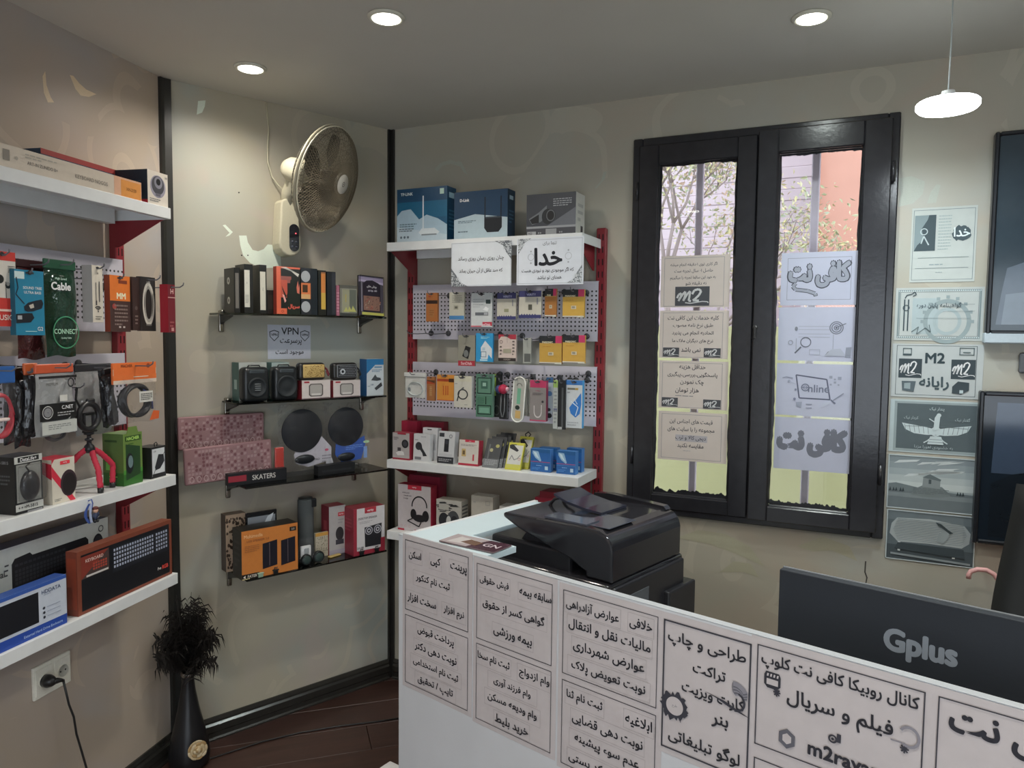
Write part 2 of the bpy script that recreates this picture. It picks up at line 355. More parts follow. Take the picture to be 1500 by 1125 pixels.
GAP = .0012
def carton(F, name, label, cat, px0, px1, pyt, zb, v, depth, col, art=None, side=None, group=None, yaw=0, left=None, right=None, top=None, mat=None, lean=0, tab=None, front=None, w=None, roll=0, ph=None):
    """a box that stands on height zb with its front at distance v from the wall; photo columns px0..px1 and top row pyt give its size"""
    u0, u1 = U(F, v, px0, zb + .05), U(F, v, px1, zb + .05); um = (u0 + u1) / 2; h = Z(F, v, U(F, v, ph, zb + .05) if ph is not None else um, pyt) - zb; W = (w or (u1 - u0)) - GAP
    col = C(col) if isinstance(col, str) else col; cc = lambda x: C(x) if isinstance(x, str) else x
    b = MB().box(-W / 2, W / 2, 0, depth, 0, h, col, front=cc(front), left=cc(left), right=cc(right), top=cc(top))
    o = b.obj(name, mat or CARD); place(o, F, um, v, zb, yaw, lean, roll); tag(o, label, cat, group)
    if art: p = Print(W, h); art(p); p.obj(o, 'print', mat)
    if side: p = Print(depth, h); side(p); p.obj(o, 'side_print', mat, side_M(W, depth, F == 'C' or F == 'D'))
    if tab:
        MB().prism([(-.3 * W, h), (-.22 * W, h + tab), (.22 * W, h + tab), (.3 * W, h)], 0, .001, col).obj('hang_tab', CARD, o)
    return o, W, h
def hanging(F, name, label, cat, px0, px1, pyt, pyb, v, th, col, art=None, group=None, left=None, right=None, yaw=0, roll=0, mat=None, side=None, hole=True):
    zt0 = at(F, v, (px0 + px1) / 2, pyt)[1]; zb0 = at(F, v, (px0 + px1) / 2, pyb)[1]; zm = (zt0 + zb0) / 2
    u0, u1 = U(F, v, px0, zm), U(F, v, px1, zm); W = u1 - u0 - GAP; h = zt0 - zb0; col = C(col) if isinstance(col, str) else col
    cc = lambda x: C(x) if isinstance(x, str) else x
    o = MB().box(-W / 2, W / 2, 0, th, 0, h, col, left=cc(left), right=cc(right)).obj(name, mat or CARD)
    place(o, F, (u0 + u1) / 2, v + 0, zb0, yaw, 0, roll); tag(o, label, cat, group)
    if art or hole:
        p = Print(W, h)
        if art: art(p)
        if hole: p.rect(.36, .945, .64, .972, '2a2a2c'); p.ell(.5, .963, .07, '2a2a2c')
        p.obj(o, 'print', mat)
    if side: p = Print(th, h); side(p); p.obj(o, 'side_print', mat, side_M(W, th, F != 'A' and F != 'B'))
    return o, W, h
def bag(name, w, h, th, parent, mat=None, seed=1, col=None, flat=.12):
    """a crinkled, pillow-shaped clear pouch, open sides welded: centred on x, front towards -y"""
    rnd = random.Random(seed); ph = [rnd.uniform(0, 6) for _ in range(6)]; b = MB(); c = col or (.8, .8, .8)
    for sgn in (-1, 1):
        def fn(a, t, sgn=sgn):
            e = min(1, 5 * min(a, 1 - a)) * min(1, 6 * min(t, (1 - t) * (1 if t < 1 - flat else .6)))
            cr = .0025 * sin(9 * a + 7 * t + ph[0]) * sin(13 * t + ph[1]) + .0018 * sin(23 * a - 17 * t + ph[2]) + .001 * sin(41 * t + 29 * a + ph[3])
            ed = .004 * sin(6 * t + ph[4])
            return ((a - .5) * w + ed * (2 * a - 1), sgn * (th / 2 * e + cr * e) + th / 2, t * h + .003 * sin(7 * a + ph[5]) * (1 - t))
        b.grid(fn, 14, 20, c)
    return b.obj(name, mat or FILM, parent)
def coil(b, cx, y, cz, rx, rz, turns, r, col, seed=0, n=6, tail=None):
    rnd = random.Random(seed); pts = []
    st = 28
    for i in range(int(turns * st) + 1):
        a = 2 * pi * i / st; k = 1 + .09 * sin(i * .21 + seed)
        pts.append((cx + rx * k * cos(a), y + .002 * sin(i * .7) + .0016 * (i / st), cz + rz * k * sin(a)))
    if tail: pts += tail
    b.tube(pts, r, col, n)
# ================================================================ the room
def froot(name, F):
    o = empty(name, F, 0, 0, 0); return o
WPA = wallpaper('wallpaper_warm', C('95897b', 1.6), C('8f8e90', 1.6), C('968b82', 1.6))
WPB = wallpaper('wallpaper_green', C('938d7d', 1.62), C('8b908b', 1.62), C('958c84', 1.62), .35)
WPC = wallpaper('wallpaper_grey', C('949083', 1.55), C('94958e', 1.55), C('988e80', 1.55), .45)
PLASTER = plain('ceiling_plaster', C('9c9a93', 1.85), .85, .05, 3, .15, 60)
WALLP = plain('painted_back_wall', C('96917f', 1.5), .7, .08, 4, .1, 80)
BLACKW = plain('black_painted_wood', (.022, .022, .026), .22, .25, 30, .35, 70, 0, .6)
TRIM = plain('dark_trim', (.022, .022, .020), .35, .2, 20, .1, 60)
def wall(name, F, u0, u1, mat):
    o = MB().box(u0, u1, 0, .12, 0, HC, (.5, .5, .5)).obj(name, mat); place(o, F, 0, 0, 0); return tag(o, kind='structure')
wa = wall('wall_left', 'A', -4.3, .02, WPA); wb = wall('wall_middle', 'B', -.02, (B0 - A0).length + .02, WPB)
WU0, WU1, WZ0, WZ1 = 1.165, 2.105, .952, 2.44
m = MB(); T = .16; ue = 3.75
o4 = [(-.02, 0), (ue, 0), (ue, HC), (-.02, HC)]; i4 = [(WU0, WZ0), (WU1, WZ0), (WU1, WZ1), (WU0, WZ1)]
vs = [(x, y, z) for y in (0, T) for x, z in o4 + i4]; fs = []
for k in range(4):
    j = (k + 1) % 4
    fs += [(k, j, 4 + j, 4 + k), (8 + j, 8 + k, 12 + k, 12 + j), (4 + k, 4 + j, 12 + j, 12 + k), (j, k, 8 + k, 8 + j)]
m.add(vs, fs, (.5, .5, .5)); wc = m.obj('wall_right', WPC); place(wc, 'C', 0, 0, 0); tag(wc, kind='structure')
pA = A0 - FR['A'][1] * 4.28; pC = B0 + FR['C'][1] * 3.72; pD = Vector((2.2, -1.9))
def back(name, p, q):
    d = (q - p); L = d.length; b = MB().box(-.05, L + .05, -.12, 0, 0, HC, (.5, .5, .5)).obj(name, WALLP); b.location = (p.x, p.y, 0); b.rotation_euler = (0, 0, math.atan2(d.y, d.x)); tag(b, kind='structure')
back('wall_near', pD, pC)
# glazed shopfront added in the unseen wall to let in fill daylight
dBk = (pD - pA); LBk = dBk.length; aBk = math.atan2(dBk.y, dBk.x); s0, s1, sz0, sz1 = .9, 3.5, .12, 2.22
b = MB().box(-.05, s0, -.12, 0, 0, HC, (.5,) * 3).box(s1, LBk + .05, -.12, 0, 0, HC, (.5,) * 3).box(s0, s1, -.12, 0, sz1, HC, (.5,) * 3).box(s0, s1, -.12, 0, 0, sz0, (.5,) * 3).obj('wall_back', WALLP); b.location = (pA.x, pA.y, 0); b.rotation_euler = (0, 0, aBk); tag(b, kind='structure')
w2 = tag(empty('fill_shopfront', loc=(pA.x, pA.y, 0), rz=aBk), kind='structure')
for x in (s0, (s0 + s1) / 2 - .03, s1 - .06): MB().box(x, x + .06, -.08, -.03, sz0, sz1, (.03,) * 3).obj('frame_post', BLACKW, w2)
MB().box(s0, s1, -.06, -.055, sz0, sz1, (.8,) * 3).obj('pane', GLASS, w2)
mid = pA + dBk.normalized() * (s0 + s1) / 2; po_.location = (mid.x, mid.y, (sz0 + sz1) / 2); po_.rotation_euler = (R(90), 0, aBk + pi)
poly = [(p.x, p.y) for p in (A0, B0, pC, pD, pA)]
cx_, cy_ = sum(p[0] for p in poly) / 5, sum(p[1] for p in poly) / 5
big = [(cx_ + (x - cx_) * 1.04, cy_ + (y - cy_) * 1.04) for x, y in poly]
ceil = MB().prism(big, HC, HC + .1, (.5, .5, .5), 'z').obj('ceiling', PLASTER); tag(ceil, kind='structure')
floor = MB().prism(big, -.1, -.012, (.03, .02, .02), 'z').obj('floor', plain('subfloor', (.03, .02, .018), .8)); tag(floor, kind='structure')
# floor planks, laid at a slant to the counter
def wood_mat():
    m, nt, b = nt_new('dark_laminate'); tc = nt.nodes.new('ShaderNodeTexCoord'); mp = N(nt, 'ShaderNodeMapping'); mp.inputs['Scale'].default_value = (3, 40, 1)
    oi = N(nt, 'ShaderNodeObjectInfo'); va = N(nt, 'ShaderNodeVectorMath', operation='ADD'); nt.links.new(tc.outputs['Object'], mp.inputs[0]); nt.links.new(mp.outputs[0], va.inputs[0]); nt.links.new(oi.outputs['Random'], va.inputs[1])
    n = N(nt, 'ShaderNodeTexNoise'); n.inputs['Scale'].default_value = 1.4; n.inputs['Detail'].default_value = 6; nt.links.new(va.outputs[0], n.inputs[0])
    c = mixc(nt, n.outputs['Fac'], (.030, .016, .013), (.105, .050, .038)); c = mixc(nt, math_(nt, 'MULTIPLY', oi.outputs['Random'], .35), c, (.05, .03, .028))
    nt.links.new(c, b.inputs['Base Color']); b.inputs['Roughness'].default_value = .38; bump(nt, b, n.outputs['Fac'], .1, .001); return m
WOOD = wood_mat()
def inside(x, y, ps):
    r = False; j = len(ps) - 1
    for i in range(len(ps)):
        if (ps[i][1] > y) != (ps[j][1] > y) and x < (ps[j][0] - ps[i][0]) * (y - ps[i][1]) / (ps[j][1] - ps[i][1]) + ps[i][0]: r = not r
        j = i
    return r
pw, plen = .19, 1.25; pme = None; fa_ = R(18)
for i in range(-22, 23):
    for j in range(-4, 5):
        x, y = (j + (.37 * i) % 1) * plen, i * pw; X, Y = .2 + x * cos(fa_) - y * sin(fa_), .8 + x * sin(fa_) + y * cos(fa_)
        if not any(inside(X + a * cos(fa_), Y + a * sin(fa_), big) for a in (-.6, -.3, 0, .3, .6)): continue
        if pme is None:
            o = MB().rbox(-plen / 2 + .0012, plen / 2 - .0012, -pw / 2 + .0012, pw / 2 - .0012, -.012, 0, (.1, .05, .04), .0015, 1).obj('plank', WOOD, floor); pme = o.data
        else: o = bpy.data.objects.new('plank', pme); COL.objects.link(o); o.parent = floor
        o.location = (X, Y, 0); o.rotation_euler = (0, 0, fa_)
# corner posts
for k, (P, zz) in enumerate(((A0, 1), (B0, 2))):
    d1 = FR['A'][1] if k == 0 else FR['B'][1]; d2 = FR['B'][1] if k == 0 else FR['C'][1]
    n1 = Vector((d1.y, -d1.x)); n2 = Vector((d2.y, -d2.x)); b = .045
    pl = [P - n1 * .01, P - d1 * .020 - n1 * .01, P - d1 * .020 + n1 * .012, P + (n1 + n2) * .5 * .014, P + d2 * (.030 if k == 0 else .022) + n2 * .012, P + d2 * (.030 if k == 0 else .022) - n2 * .01]
    o = MB().prism([(p.x, p.y) for p in pl][::-1], 0, HC - .002, (.02, .02, .02), 'z').obj('trim_%d' % zz, TRIM); tag(o, kind='structure')
# baseboards
BP = [(0, 0), (-.022, 0), (-.022, .006), (-.016, .012), (-.016, .030), (-.019, .036), (-.019, .062), (-.012, .070), (-.012, .078), (-.007, .092), (0, .092)]
for nm, F, u0, u1 in (('baseboard_left', 'A', -4.28, -.02), ('baseboard_middle', 'B', .03, (B0 - A0).length - .02), ('baseboard_right', 'C', .02, 3.72)):
    o = MB().prism([(y, z) for y, z in BP], u0, u1, (.03, .03, .03), 'x').obj(nm, plain('gloss_baseboard', (.028, .027, .024), .2, .2, 30, .1, 50, 0, .7)); place(o, F, 0, 0, 0); tag(o, kind='structure')
# pale foil petals of the wallpaper
def motif(parent, F, shapes, col='b9bdb0', g=1.75):
    b = MB()
    for pts in shapes:
        q = [at(F, 0, px, py) for px, py in pts]; b.add([(u, -.0006, z) for u, z in q], [tuple(range(len(q)))], C(col, g))
    tag(b.obj('foil_motif', attr_mat('wall_foil', .3, .6, 220, .5), parent), kind='structure')
motif(wa, 'A', [[(62, 112), (66, 104), (68, 125), (74, 142), (79, 150), (70, 150), (64, 136)], [(102, 110), (107, 111), (116, 122), (126, 131), (141, 138), (130, 142), (118, 140), (110, 130)]], 'c4b294', 1.4)
motif(wb, 'B', [[(290, 148), (301, 147), (300, 156), (296, 165), (288, 168), (289, 158)], [(350, 345), (361, 345), (363, 355), (370, 366), (378, 368), (386, 365), (392, 358), (404, 359), (410, 366), (412, 392), (382, 393), (366, 385), (356, 374), (352, 360)], [(326, 330), (330, 329), (341, 340), (336, 345), (330, 347), (336, 341)]], 'b4bdb0', 1.7)
motif(wc, 'C', [[(636, 248), (645, 239), (660, 234), (672, 238), (682, 247), (672, 243), (660, 240), (648, 243), (641, 251)], [(670, 236), (676, 237), (685, 256), (679, 252)], [(1314, 262), (1335, 258), (1355, 266), (1352, 284), (1338, 298), (1316, 303), (1320, 283)], [(1372, 270), (1378, 271), (1371, 297), (1358, 298), (1364, 280)], [(884, 252), (889, 251), (886, 262), (874, 276), (871, 276), (881, 264)]], 'a0a498', 1.25)
motif(wc, 'C', [[(992, 788), (1022, 776), (1062, 782), (1098, 800), (1120, 830), (1080, 812), (1040, 797)], [(1168, 800), (1205, 786), (1244, 800), (1256, 822), (1218, 806), (1190, 808)], [(1054, 838), (1075, 822), (1100, 826), (1112, 846), (1090, 838)]], '96937f', 1.45)
# a crack in the paper right of the window, and the two screw holes by the fan
b = MB(); q = [at('C', 0, px, py) for px, py in [(1267, 822), (1266, 838), (1269, 846), (1267, 857), (1268.5, 857), (1271, 846), (1268, 838), (1269, 822)]]
b.add([(u, -.0007, z) for u, z in q], [tuple(range(8))], (.06, .055, .05)); b.obj('crack', MATTE, wc)
b = MB()
for px, py in ((354, 374), (363, 374), (350, 282)): u, z = at('B', 0, px, py); b.cyl((u, -.0009, z), .0028, .0008, (.02, .02, .02), 10, 'y')
b.obj('screw_hole', MATTE, wb)

# ---------------------------------------------------------------- window_1
win = tag(empty('window_1', 'C', 0, 0, 0), kind='structure')
def ring(name, u0, u1, z0, z1, w, y0, y1, parent, mat, wb_=None, wt=None):
    wb_ = wb_ or w; wt = wt or w; b = MB()
    wr = w if not isinstance(w, tuple) else w[1]; wl = w if not isinstance(w, tuple) else w[0]; wb_ = wb_ if not isinstance(wb_, tuple) else wl; wt = wt if not isinstance(wt, tuple) else wl
    b.rbox(u0, u0 + wl, y0, y1, z0, z1, (.02, .02, .02), .004, 1); b.rbox(u1 - wr, u1, y0, y1, z0, z1, (.02, .02, .02), .004, 1)
    b.rbox(u0 + wl - .001, u1 - wr + .001, y0, y1, z0, z0 + wb_, (.02, .02, .02), .004, 1); b.rbox(u0 + wl - .001, u1 - wr + .001, y0, y1, z1 - wt, z1, (.02, .02, .02), .004, 1)
    return b.obj(name, mat, parent)
ring('window_frame', WU0, WU1, WZ0, WZ1, .038, -.022, .10, win, BLACKW, .036, .036)
sl = ring('sash', 1.190, 1.638, .975, 2.412, (.078, .072), -.026, .02, win, BLACKW, .058, .078)
sr = ring('sash', 1.642, 2.082, .975, 2.420, (.070, .088), -.042, .012, win, BLACKW, .058, .085)
ring('glazing_bead', 1.262, 1.572, 1.028, 2.342, .010, -.012, .004, sl, BLACKW); ring('glazing_bead', 1.706, 1.998, 1.028, 2.342, .010, -.026, -.006, sr, BLACKW)
MB().box(1.266, 1.568, .001, .005, 1.030, 2.338, (.8, .8, .8)).obj('pane', GLASS, sl); MB().box(1.710, 1.996, .001, .005, 1.030, 2.338, (.8, .8, .8)).obj('pane', GLASS, sr)
rnd = random.Random(5)
def smear(parent, u0, u1, z0, z1, y):
    """old black paint that ran over the glass edge, ragged"""
    b = MB()
    for side in range(4):
        n = 60; pts = []; e = .004
        for i in range(n + 1):
            t = i / n; k = {0: .010, 1: .008, 2: .016, 3: .011}[side]; e = e * .55 + .45 * k * (.15 + rnd.random() ** 2 * (1.5 if side == 2 else .8) + .45 * abs(sin(5 * t + side)))
            a = (u0, z0 + (z1 - z0) * t) if side == 0 else (u1, z0 + (z1 - z0) * t) if side == 1 else (u0 + (u1 - u0) * t, z0) if side == 2 else (u0 + (u1 - u0) * t, z1)
            d = ((e, 0), (-e, 0), (0, e), (0, -e))[side]; pts.append((a, (a[0] + d[0], a[1] + d[1])))
        vs = []
        for p, q in pts: vs += [(p[0], y, p[1]), (q[0], y, q[1])]
        b.add(vs, [(2 * i, 2 * i + 1, 2 * i + 3, 2 * i + 2) for i in range(n)], (.02, .02, .02))
    tag(b.obj('paint_smear', BLACKW, parent), kind='structure')
smear(sl, 1.270, 1.564, 1.036, 2.334, -.0004); smear(sr, 1.714, 1.990, 1.036, 2.334, -.0004)
hb = MB(); hb.cyl((1.652, -.049, 1.70), .010, .008, (.03, .03, .03), 12, 'y'); hb.rbox(1.648, 1.656, -.055, -.048, 1.66, 1.70, (.03, .03, .03), .002, 1); hb.obj('latch', METAL, sr)
MB().box(1.60, 1.69, .022, .10, .97, 2.42, (.02, .02, .02)).obj('sash_gap_block', BLACKW, win); MB().box(1.17, 1.21, .022, .10, .97, 2.42, (.02, .02, .02)).box(2.06, 2.10, .022, .10, .97, 2.42, (.02, .02, .02)).obj('frame_stop', BLACKW, win)  # centre block added behind the sashes to stop light leaking between them
for z in (1.15, 2.2):
    MB().cyl((2.088, -.046, z), .007, .07, (.02, .02, .02), 10).obj('hinge', BLACKW, sr); MB().cyl((1.186, -.030, z), .006, .07, (.02, .02, .02), 10).obj('hinge', BLACKW, sl)
for px, zz in ((1022, 1.9), (1190, 1.9)):
    u = U('C', -.13, px, zz); MB().rbox(u - .015, u + .015, .12, .14, WZ0, WZ1, C('b5abb5', 1.7), .004, 1).obj('security_bar', METAL, win)
MB().box(WU0, WU1, .10, .16, .930, .951, (.4, .4, .4)).obj('window_sill', WALLP, win)

po2_.location = P3('C', (WU0 + WU1) / 2, .0, (WZ0 + WZ1) / 2); po2_.rotation_euler = (R(90), 0, FR['C'][3] + pi)
# ---------------------------------------------------------------- what stands outside the window
bld = tag(empty('neighbour_building', 'C', 0, -5.6, 0), 'pale pink-grey boarded house front seen through the window', 'building')
FAC = attr_mat('facade', .85, .3, 5)
MB().box(-3.5, 6.5, .05, .3, -1, 7.5, C('b4a5ac', .9)).obj('wall', FAC, bld)
bme = None
for i in range(20):
    if bme is None: o = MB().rbox(-3.4, 6.4, .01, .06, 0, .1165, C('beb0b6', .95), .006, 1).obj('cladding_board', FAC, bld); bme = o.data
    else: o = bpy.data.objects.new('cladding_board', bme); COL.objects.link(o); o.parent = bld
    o.location = (0, .006 * (i % 2), 2.2 + i * .118)
ub = U('C', -3.9, 1199, 2.6)
sal = MB().box(0, 3.2, 0, .4, -1, 5.5, C('c09080', .95)).obj('salmon_building', FAC); place(sal, 'C', ub, -3.9, 0); tag(sal, 'plain salmon-pink rendered wall seen in the right casement', 'building')
MB().box(-.04, .0, -.05, .3, -1, 5.5, C('e0cfc6', 1.0)).obj('corner_board', FAC, sal)
gw = MB().box(-.4, 4.0, 0, .12, -.6, 1.72, C('c4c49a', 1.2)).obj('garden_screen', attr_mat('yellow_sheet', .6, .4, 8)); place(gw, 'C', 0, -1.0, 0); tag(gw, 'low pale yellow screen wall just outside the window', 'screen')
grd = MB().box(-6, 8, .2, 12, -1.1, -1, (.25, .24, .22)).obj('ground_outside', FAC); place(grd, 'C', 0, 0, 0); tag(grd, kind='structure')
tr = tag(empty('street_tree', 'C', U('C', -2.2, 990, 2.4), -2.2, -1), 'thin-branched tree with olive and yellow leaves outside the left casement', 'tree')
rnd = random.Random(11); tb = MB(); tips = []
def branch(p, d, L, r, dep):
    q = p + d * L; mid = (p + q) / 2 + Vector((rnd.uniform(-1, 1), rnd.uniform(-1, 1), rnd.uniform(-1, 1))) * L * .08
    tb.tube([p, mid, q], [r, r * .8, r * .6], C('8c7f7c', 1.0), 6)
    tips.append((mid, dep)); tips.append((q, dep))
    if dep < 5:
        for _ in range(3 if dep < 3 else 2):
            d2 = (d + Vector((rnd.uniform(-1, 1), rnd.uniform(-.8, .8), rnd.uniform(-.3, .8))) * .8).normalized(); branch(q, d2, L * rnd.uniform(.6, .85), r * .6, dep + 1)
tb.tube([(.1, 0, 0), (.06, .02, 1.6), (0, 0, 2.4)], [.07, .06, .04], C('8c7f7c', 1.0), 8)
branch(Vector((0, 0, 2.4)), Vector((-.1, 0, 1)).normalized(), .62, .03, 0); branch(Vector((0, 0, 2.3)), Vector((.5, .1, .7)).normalized(), .5, .022, 1); branch(Vector((0, 0, 2.2)), Vector((-.7, .1, .5)).normalized(), .5, .022, 1)
tb.obj('trunk', MATTE, tr); lb = MB()
for p, dep in tips:
    if dep < 2: continue
    for _ in range(13):
        c = p + Vector((rnd.gauss(0, .10), rnd.gauss(0, .10), rnd.gauss(0, .10))); s = rnd.uniform(.012, .026)
        q = Quaternion((rnd.gauss(0, 1), rnd.gauss(0, 1), rnd.gauss(0, 1), rnd.gauss(0, 1))).normalized()
        lb.add([c + q @ Vector(v) for v in ((-s, 0, 0), (0, -s * .45, .004), (s, 0, 0), (0, s * .45, .004))], [(0, 1, 2, 3)], C(rnd.choice(['a3a584', 'b7b193', 'c7bf90', '9aa38c', 'c3a996']), 1.0))
tag(lb.obj('foliage', attr_mat('leaf', .7, .3, 30), tr), kind='stuff')

# ---------------------------------------------------------------- ceiling lights
LENS = emit_mat('downlight_lens', (1, .98, .90), 6.0); PLENS = emit_mat('pendant_lens', (.93, .98, 1), 14.0)
dl = ['small round ceiling downlight over the black wall fan', 'small round ceiling downlight nearest the router boxes', 'small round ceiling downlight above the window, near the hanging lamp']
for i, (x, y) in enumerate(DOWNLIGHTS):
    o = MB().lathe([(.056, -.001), (.056, -.004), (.050, -.010), (.042, -.008), (.042, -.001)], C('b5b3a6', 1.5), 32).obj('ceiling_light', METAL); o.location = (x, y, HC)
    MB().cyl((0, 0, -.009), .0415, .006, (.9, .9, .85), 28).obj('lens', LENS, o)
    tag(o, dl[i] if i < 3 else 'small round ceiling downlight out of view, added for fill light', 'ceiling light', 'recessed ceiling lights')
o = tag(empty('pendant_lamp_disc', loc=PEND), 'bright round disc lamp hanging on a thin cord by the window', 'lamp')
MB().lathe([(.008, .034), (.016, .032), (.020, .016), (.05, .008), (.074, .004)], C('c8ccd0', 1.5), 40).obj('housing', METAL, o)
MB().lathe([(.072, .005), (.077, 0), (.077, -.010), (.070, -.018), (.05, -.022), (.001, -.0235)], (.9, .95, 1), 40).obj('diffuser', PLENS, o)
MB().tube([(0, 0, .032), (.002, 0, .15), (0, 0, HC - PEND[2])], .0018, C('9aa0a0'), 6).obj('cord', MATTE, o)
MB().lathe([(.028, HC - PEND[2] - .012), (.03, HC - PEND[2])], C('b5b3a6', 1.5), 20).obj('ceiling_cap', METAL, o)

# ---------------------------------------------------------------- framed dark screens, ledge, socket right of the notices
def screen(name, label, px0, y0, y1, art):
    u, zt = at('C', .05, px0, y0); zb = Z('C', .05, u, y1); w = .86; h = zt - zb
    o = tag(empty(name, 'C', u + w / 2, .05, zb), label, 'television')
    b = MB(); f = .014; c = (.014, .016, .020)
    b.rbox(-w / 2, -w / 2 + f, 0, .045, 0, h, c, .004, 1); b.rbox(w / 2 - f, w / 2, 0, .045, 0, h, c, .004, 1); b.rbox(-w / 2 + f, w / 2 - f, 0, .045, 0, f, c, .004, 1); b.rbox(-w / 2 + f, w / 2 - f, 0, .045, h - f, h, c, .004, 1)
    b.obj('bezel', PLAST, o); MB().box(-w / 2 + f, w / 2 - f, .008, .04, f, h - f, C('3f4a54', 1.2)).obj('screen', SHINY, o)
    p = Print(w, h, .0002, -.0074); art(p); p.obj(o, 'picture_and_reflection', SHINY)
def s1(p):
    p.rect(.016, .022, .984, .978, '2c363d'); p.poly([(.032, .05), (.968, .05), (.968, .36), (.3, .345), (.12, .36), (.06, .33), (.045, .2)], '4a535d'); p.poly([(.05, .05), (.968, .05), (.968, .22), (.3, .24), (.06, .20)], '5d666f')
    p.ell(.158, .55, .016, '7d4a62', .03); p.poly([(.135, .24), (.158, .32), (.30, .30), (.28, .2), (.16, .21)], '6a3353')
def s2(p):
    p.rect(.016, .028, .984, .972, '161d25'); p.poly([(.05, .47), (.968, .47), (.968, .93), (.06, .93)], '343f4f'); p.poly([(.05, .40), (.12, .47), (.2, .50), (.4, .52), (.968, .5), (.968, .05), (.05, .05)], '151a20')  # dark arc painted in as the chair's reflection
screen('wall_television', 'large dark-glass wall screen above the narrow white ledge', 1459, 193, 490, s1)
screen('wall_television', 'large dark-glass wall screen below the white ledge, beside the printed notices', 1436, 573, 795, s2)
u, z = at('C', .03, 1441, 487); z2 = Z('C', .03, u, 503)
o = MB().rbox(0, .9, -.05, .001, z2, z, C('9aa4aa'), .004, 1).obj('wall_ledge', MATTE); place(o, 'C', u, 0, 0); tag(o, 'narrow white ledge between the two dark wall screens', 'ledge')
u, z = at('C', .02, 1494, 517); z2 = Z('C', .02, u, 547)
o = MB().rbox(0, .07, -.022, 0, z2, z, C('4b4d50'), .008, 4).obj('switch_box', MATTE); place(o, 'C', u, 0, 0); tag(o, 'small grey round-cornered switch box under the white ledge', 'switch')
MB().rbox(.014, .056, -.026, -.020, z2 + .014, z - .014, C('5b5d60'), .004, 2).obj('rocker', MATTE, o)

# sockets and plug low on the left wall
u0, z1 = at('A', .008, 48, 980); u1, _ = at('A', .008, 103, 972); z0 = Z('A', .008, u0, 1030) + .004
o = tag(empty('double_socket', 'A', (u0 + u1) / 2, 0, z0), 'white double wall socket low on the left wall', 'socket'); w = u1 - u0; h = z1 - z0; c = C('b9b7ac', 1.75)
MB().rbox(-w / 2, w / 2, -.010, 0, 0, h, c, .003, 2).obj('cover_plate', MATTE, o)
for s in (-1, 1):
    x = s * w / 4; md = MB().rbox(x - .031, x + .031, -.013, -.009, .010, h - .010, c, .002, 1).obj('socket_insert', MATTE, o)
    MB().lathe([(.021, 0), (.021, .003), (.019, .003), (.018, .0005), (.001, .0003)], [c, c, C('8b8a82'), C('8b8a82')], 24, Matrix.Translation((x, -.013, h / 2)) @ Matrix.Rotation(pi / 2, 4, 'X')).obj('socket_face', MATTE, md)
    for dx in (-.0095, .0095): MB().cyl((x + dx, -.0145, h / 2), .0027, .001, (.01, .01, .01), 10, 'y').obj('contact_hole', MATTE, md)
pl = tag(empty('power_plug', 'A', (u0 + u1) / 2 - w / 4, 0, z0 + h / 2), 'black plug with cable in the near half of the double socket', 'plug')
MB().lathe([(.019, .014), (.020, .030), (.016, .042), (.009, .052)], (.018, .018, .018), 18, Matrix.Rotation(pi / 2, 4, 'X')).obj('plug_body', PLAST, pl)
MB().tube([(0, -.042, 0), (.012, -.049, -.002), (.024, -.051, -.006), (.034, -.050, -.012)], [.009, .009, .006, .005], (.018, .018, .018), 10).obj('strain_relief', PLAST, pl)
cpts = [(.034, -.050, -.012)]
for px, py, v in ((101, 1032, .05), (108, 1050, .055), (112, 1075, .06), (120, 1102, .07), (128, 1130, .08), (133, 1160, .09)):
    a, zz = at('A', v, px, py); cpts.append((a - ((u0 + u1) / 2 - w / 4), -v, zz - (z0 + h / 2)))
cpts.append((cpts[-1][0] + .03, -.11, -(z0 + h / 2) + .006)); cpts.append((cpts[-1][0] + .25, -.16, -(z0 + h / 2) + .004))
MB().tube(cpts, .0034, (.018, .018, .018), 8).obj('cable', PLAST, pl)
# cable over the floor by the counter
fp = [(248, 1140), (280, 1120), (330, 1104), (385, 1086), (440, 1073), (500, 1063), (552, 1057), (585, 1052)]
pts = []
for px, py in fp:
    r = W_ + RT * ((px - 750) / FPX) - UP * ((py - 562.5) / FPX); P = CAMP + r * (-(CAMZ - .004) / r.z); pts.append(P)
o = MB().tube(pts, .0035, (.015, .014, .014), 8).obj('floor_cable', PLAST); tag(o, 'thin black cable lying across the dark floor toward the counter', 'cable')
# small white box on the floor by the counter end
o = tag(empty('white_box', loc=(-.385, 2.33, 0), rz=R(55)), 'small white box on the floor by the counter end, only one corner showing', 'box')
MB().rbox(-.078, .078, -.078, .078, 0, .17, C('c5c4c4', 1.7), .003, 2).obj('body', CARD, o); MB().rbox(-.08, .08, -.08, .08, .165, .20, C('c9c8c8', 1.75), .003, 2).obj('lid', CARD, o)
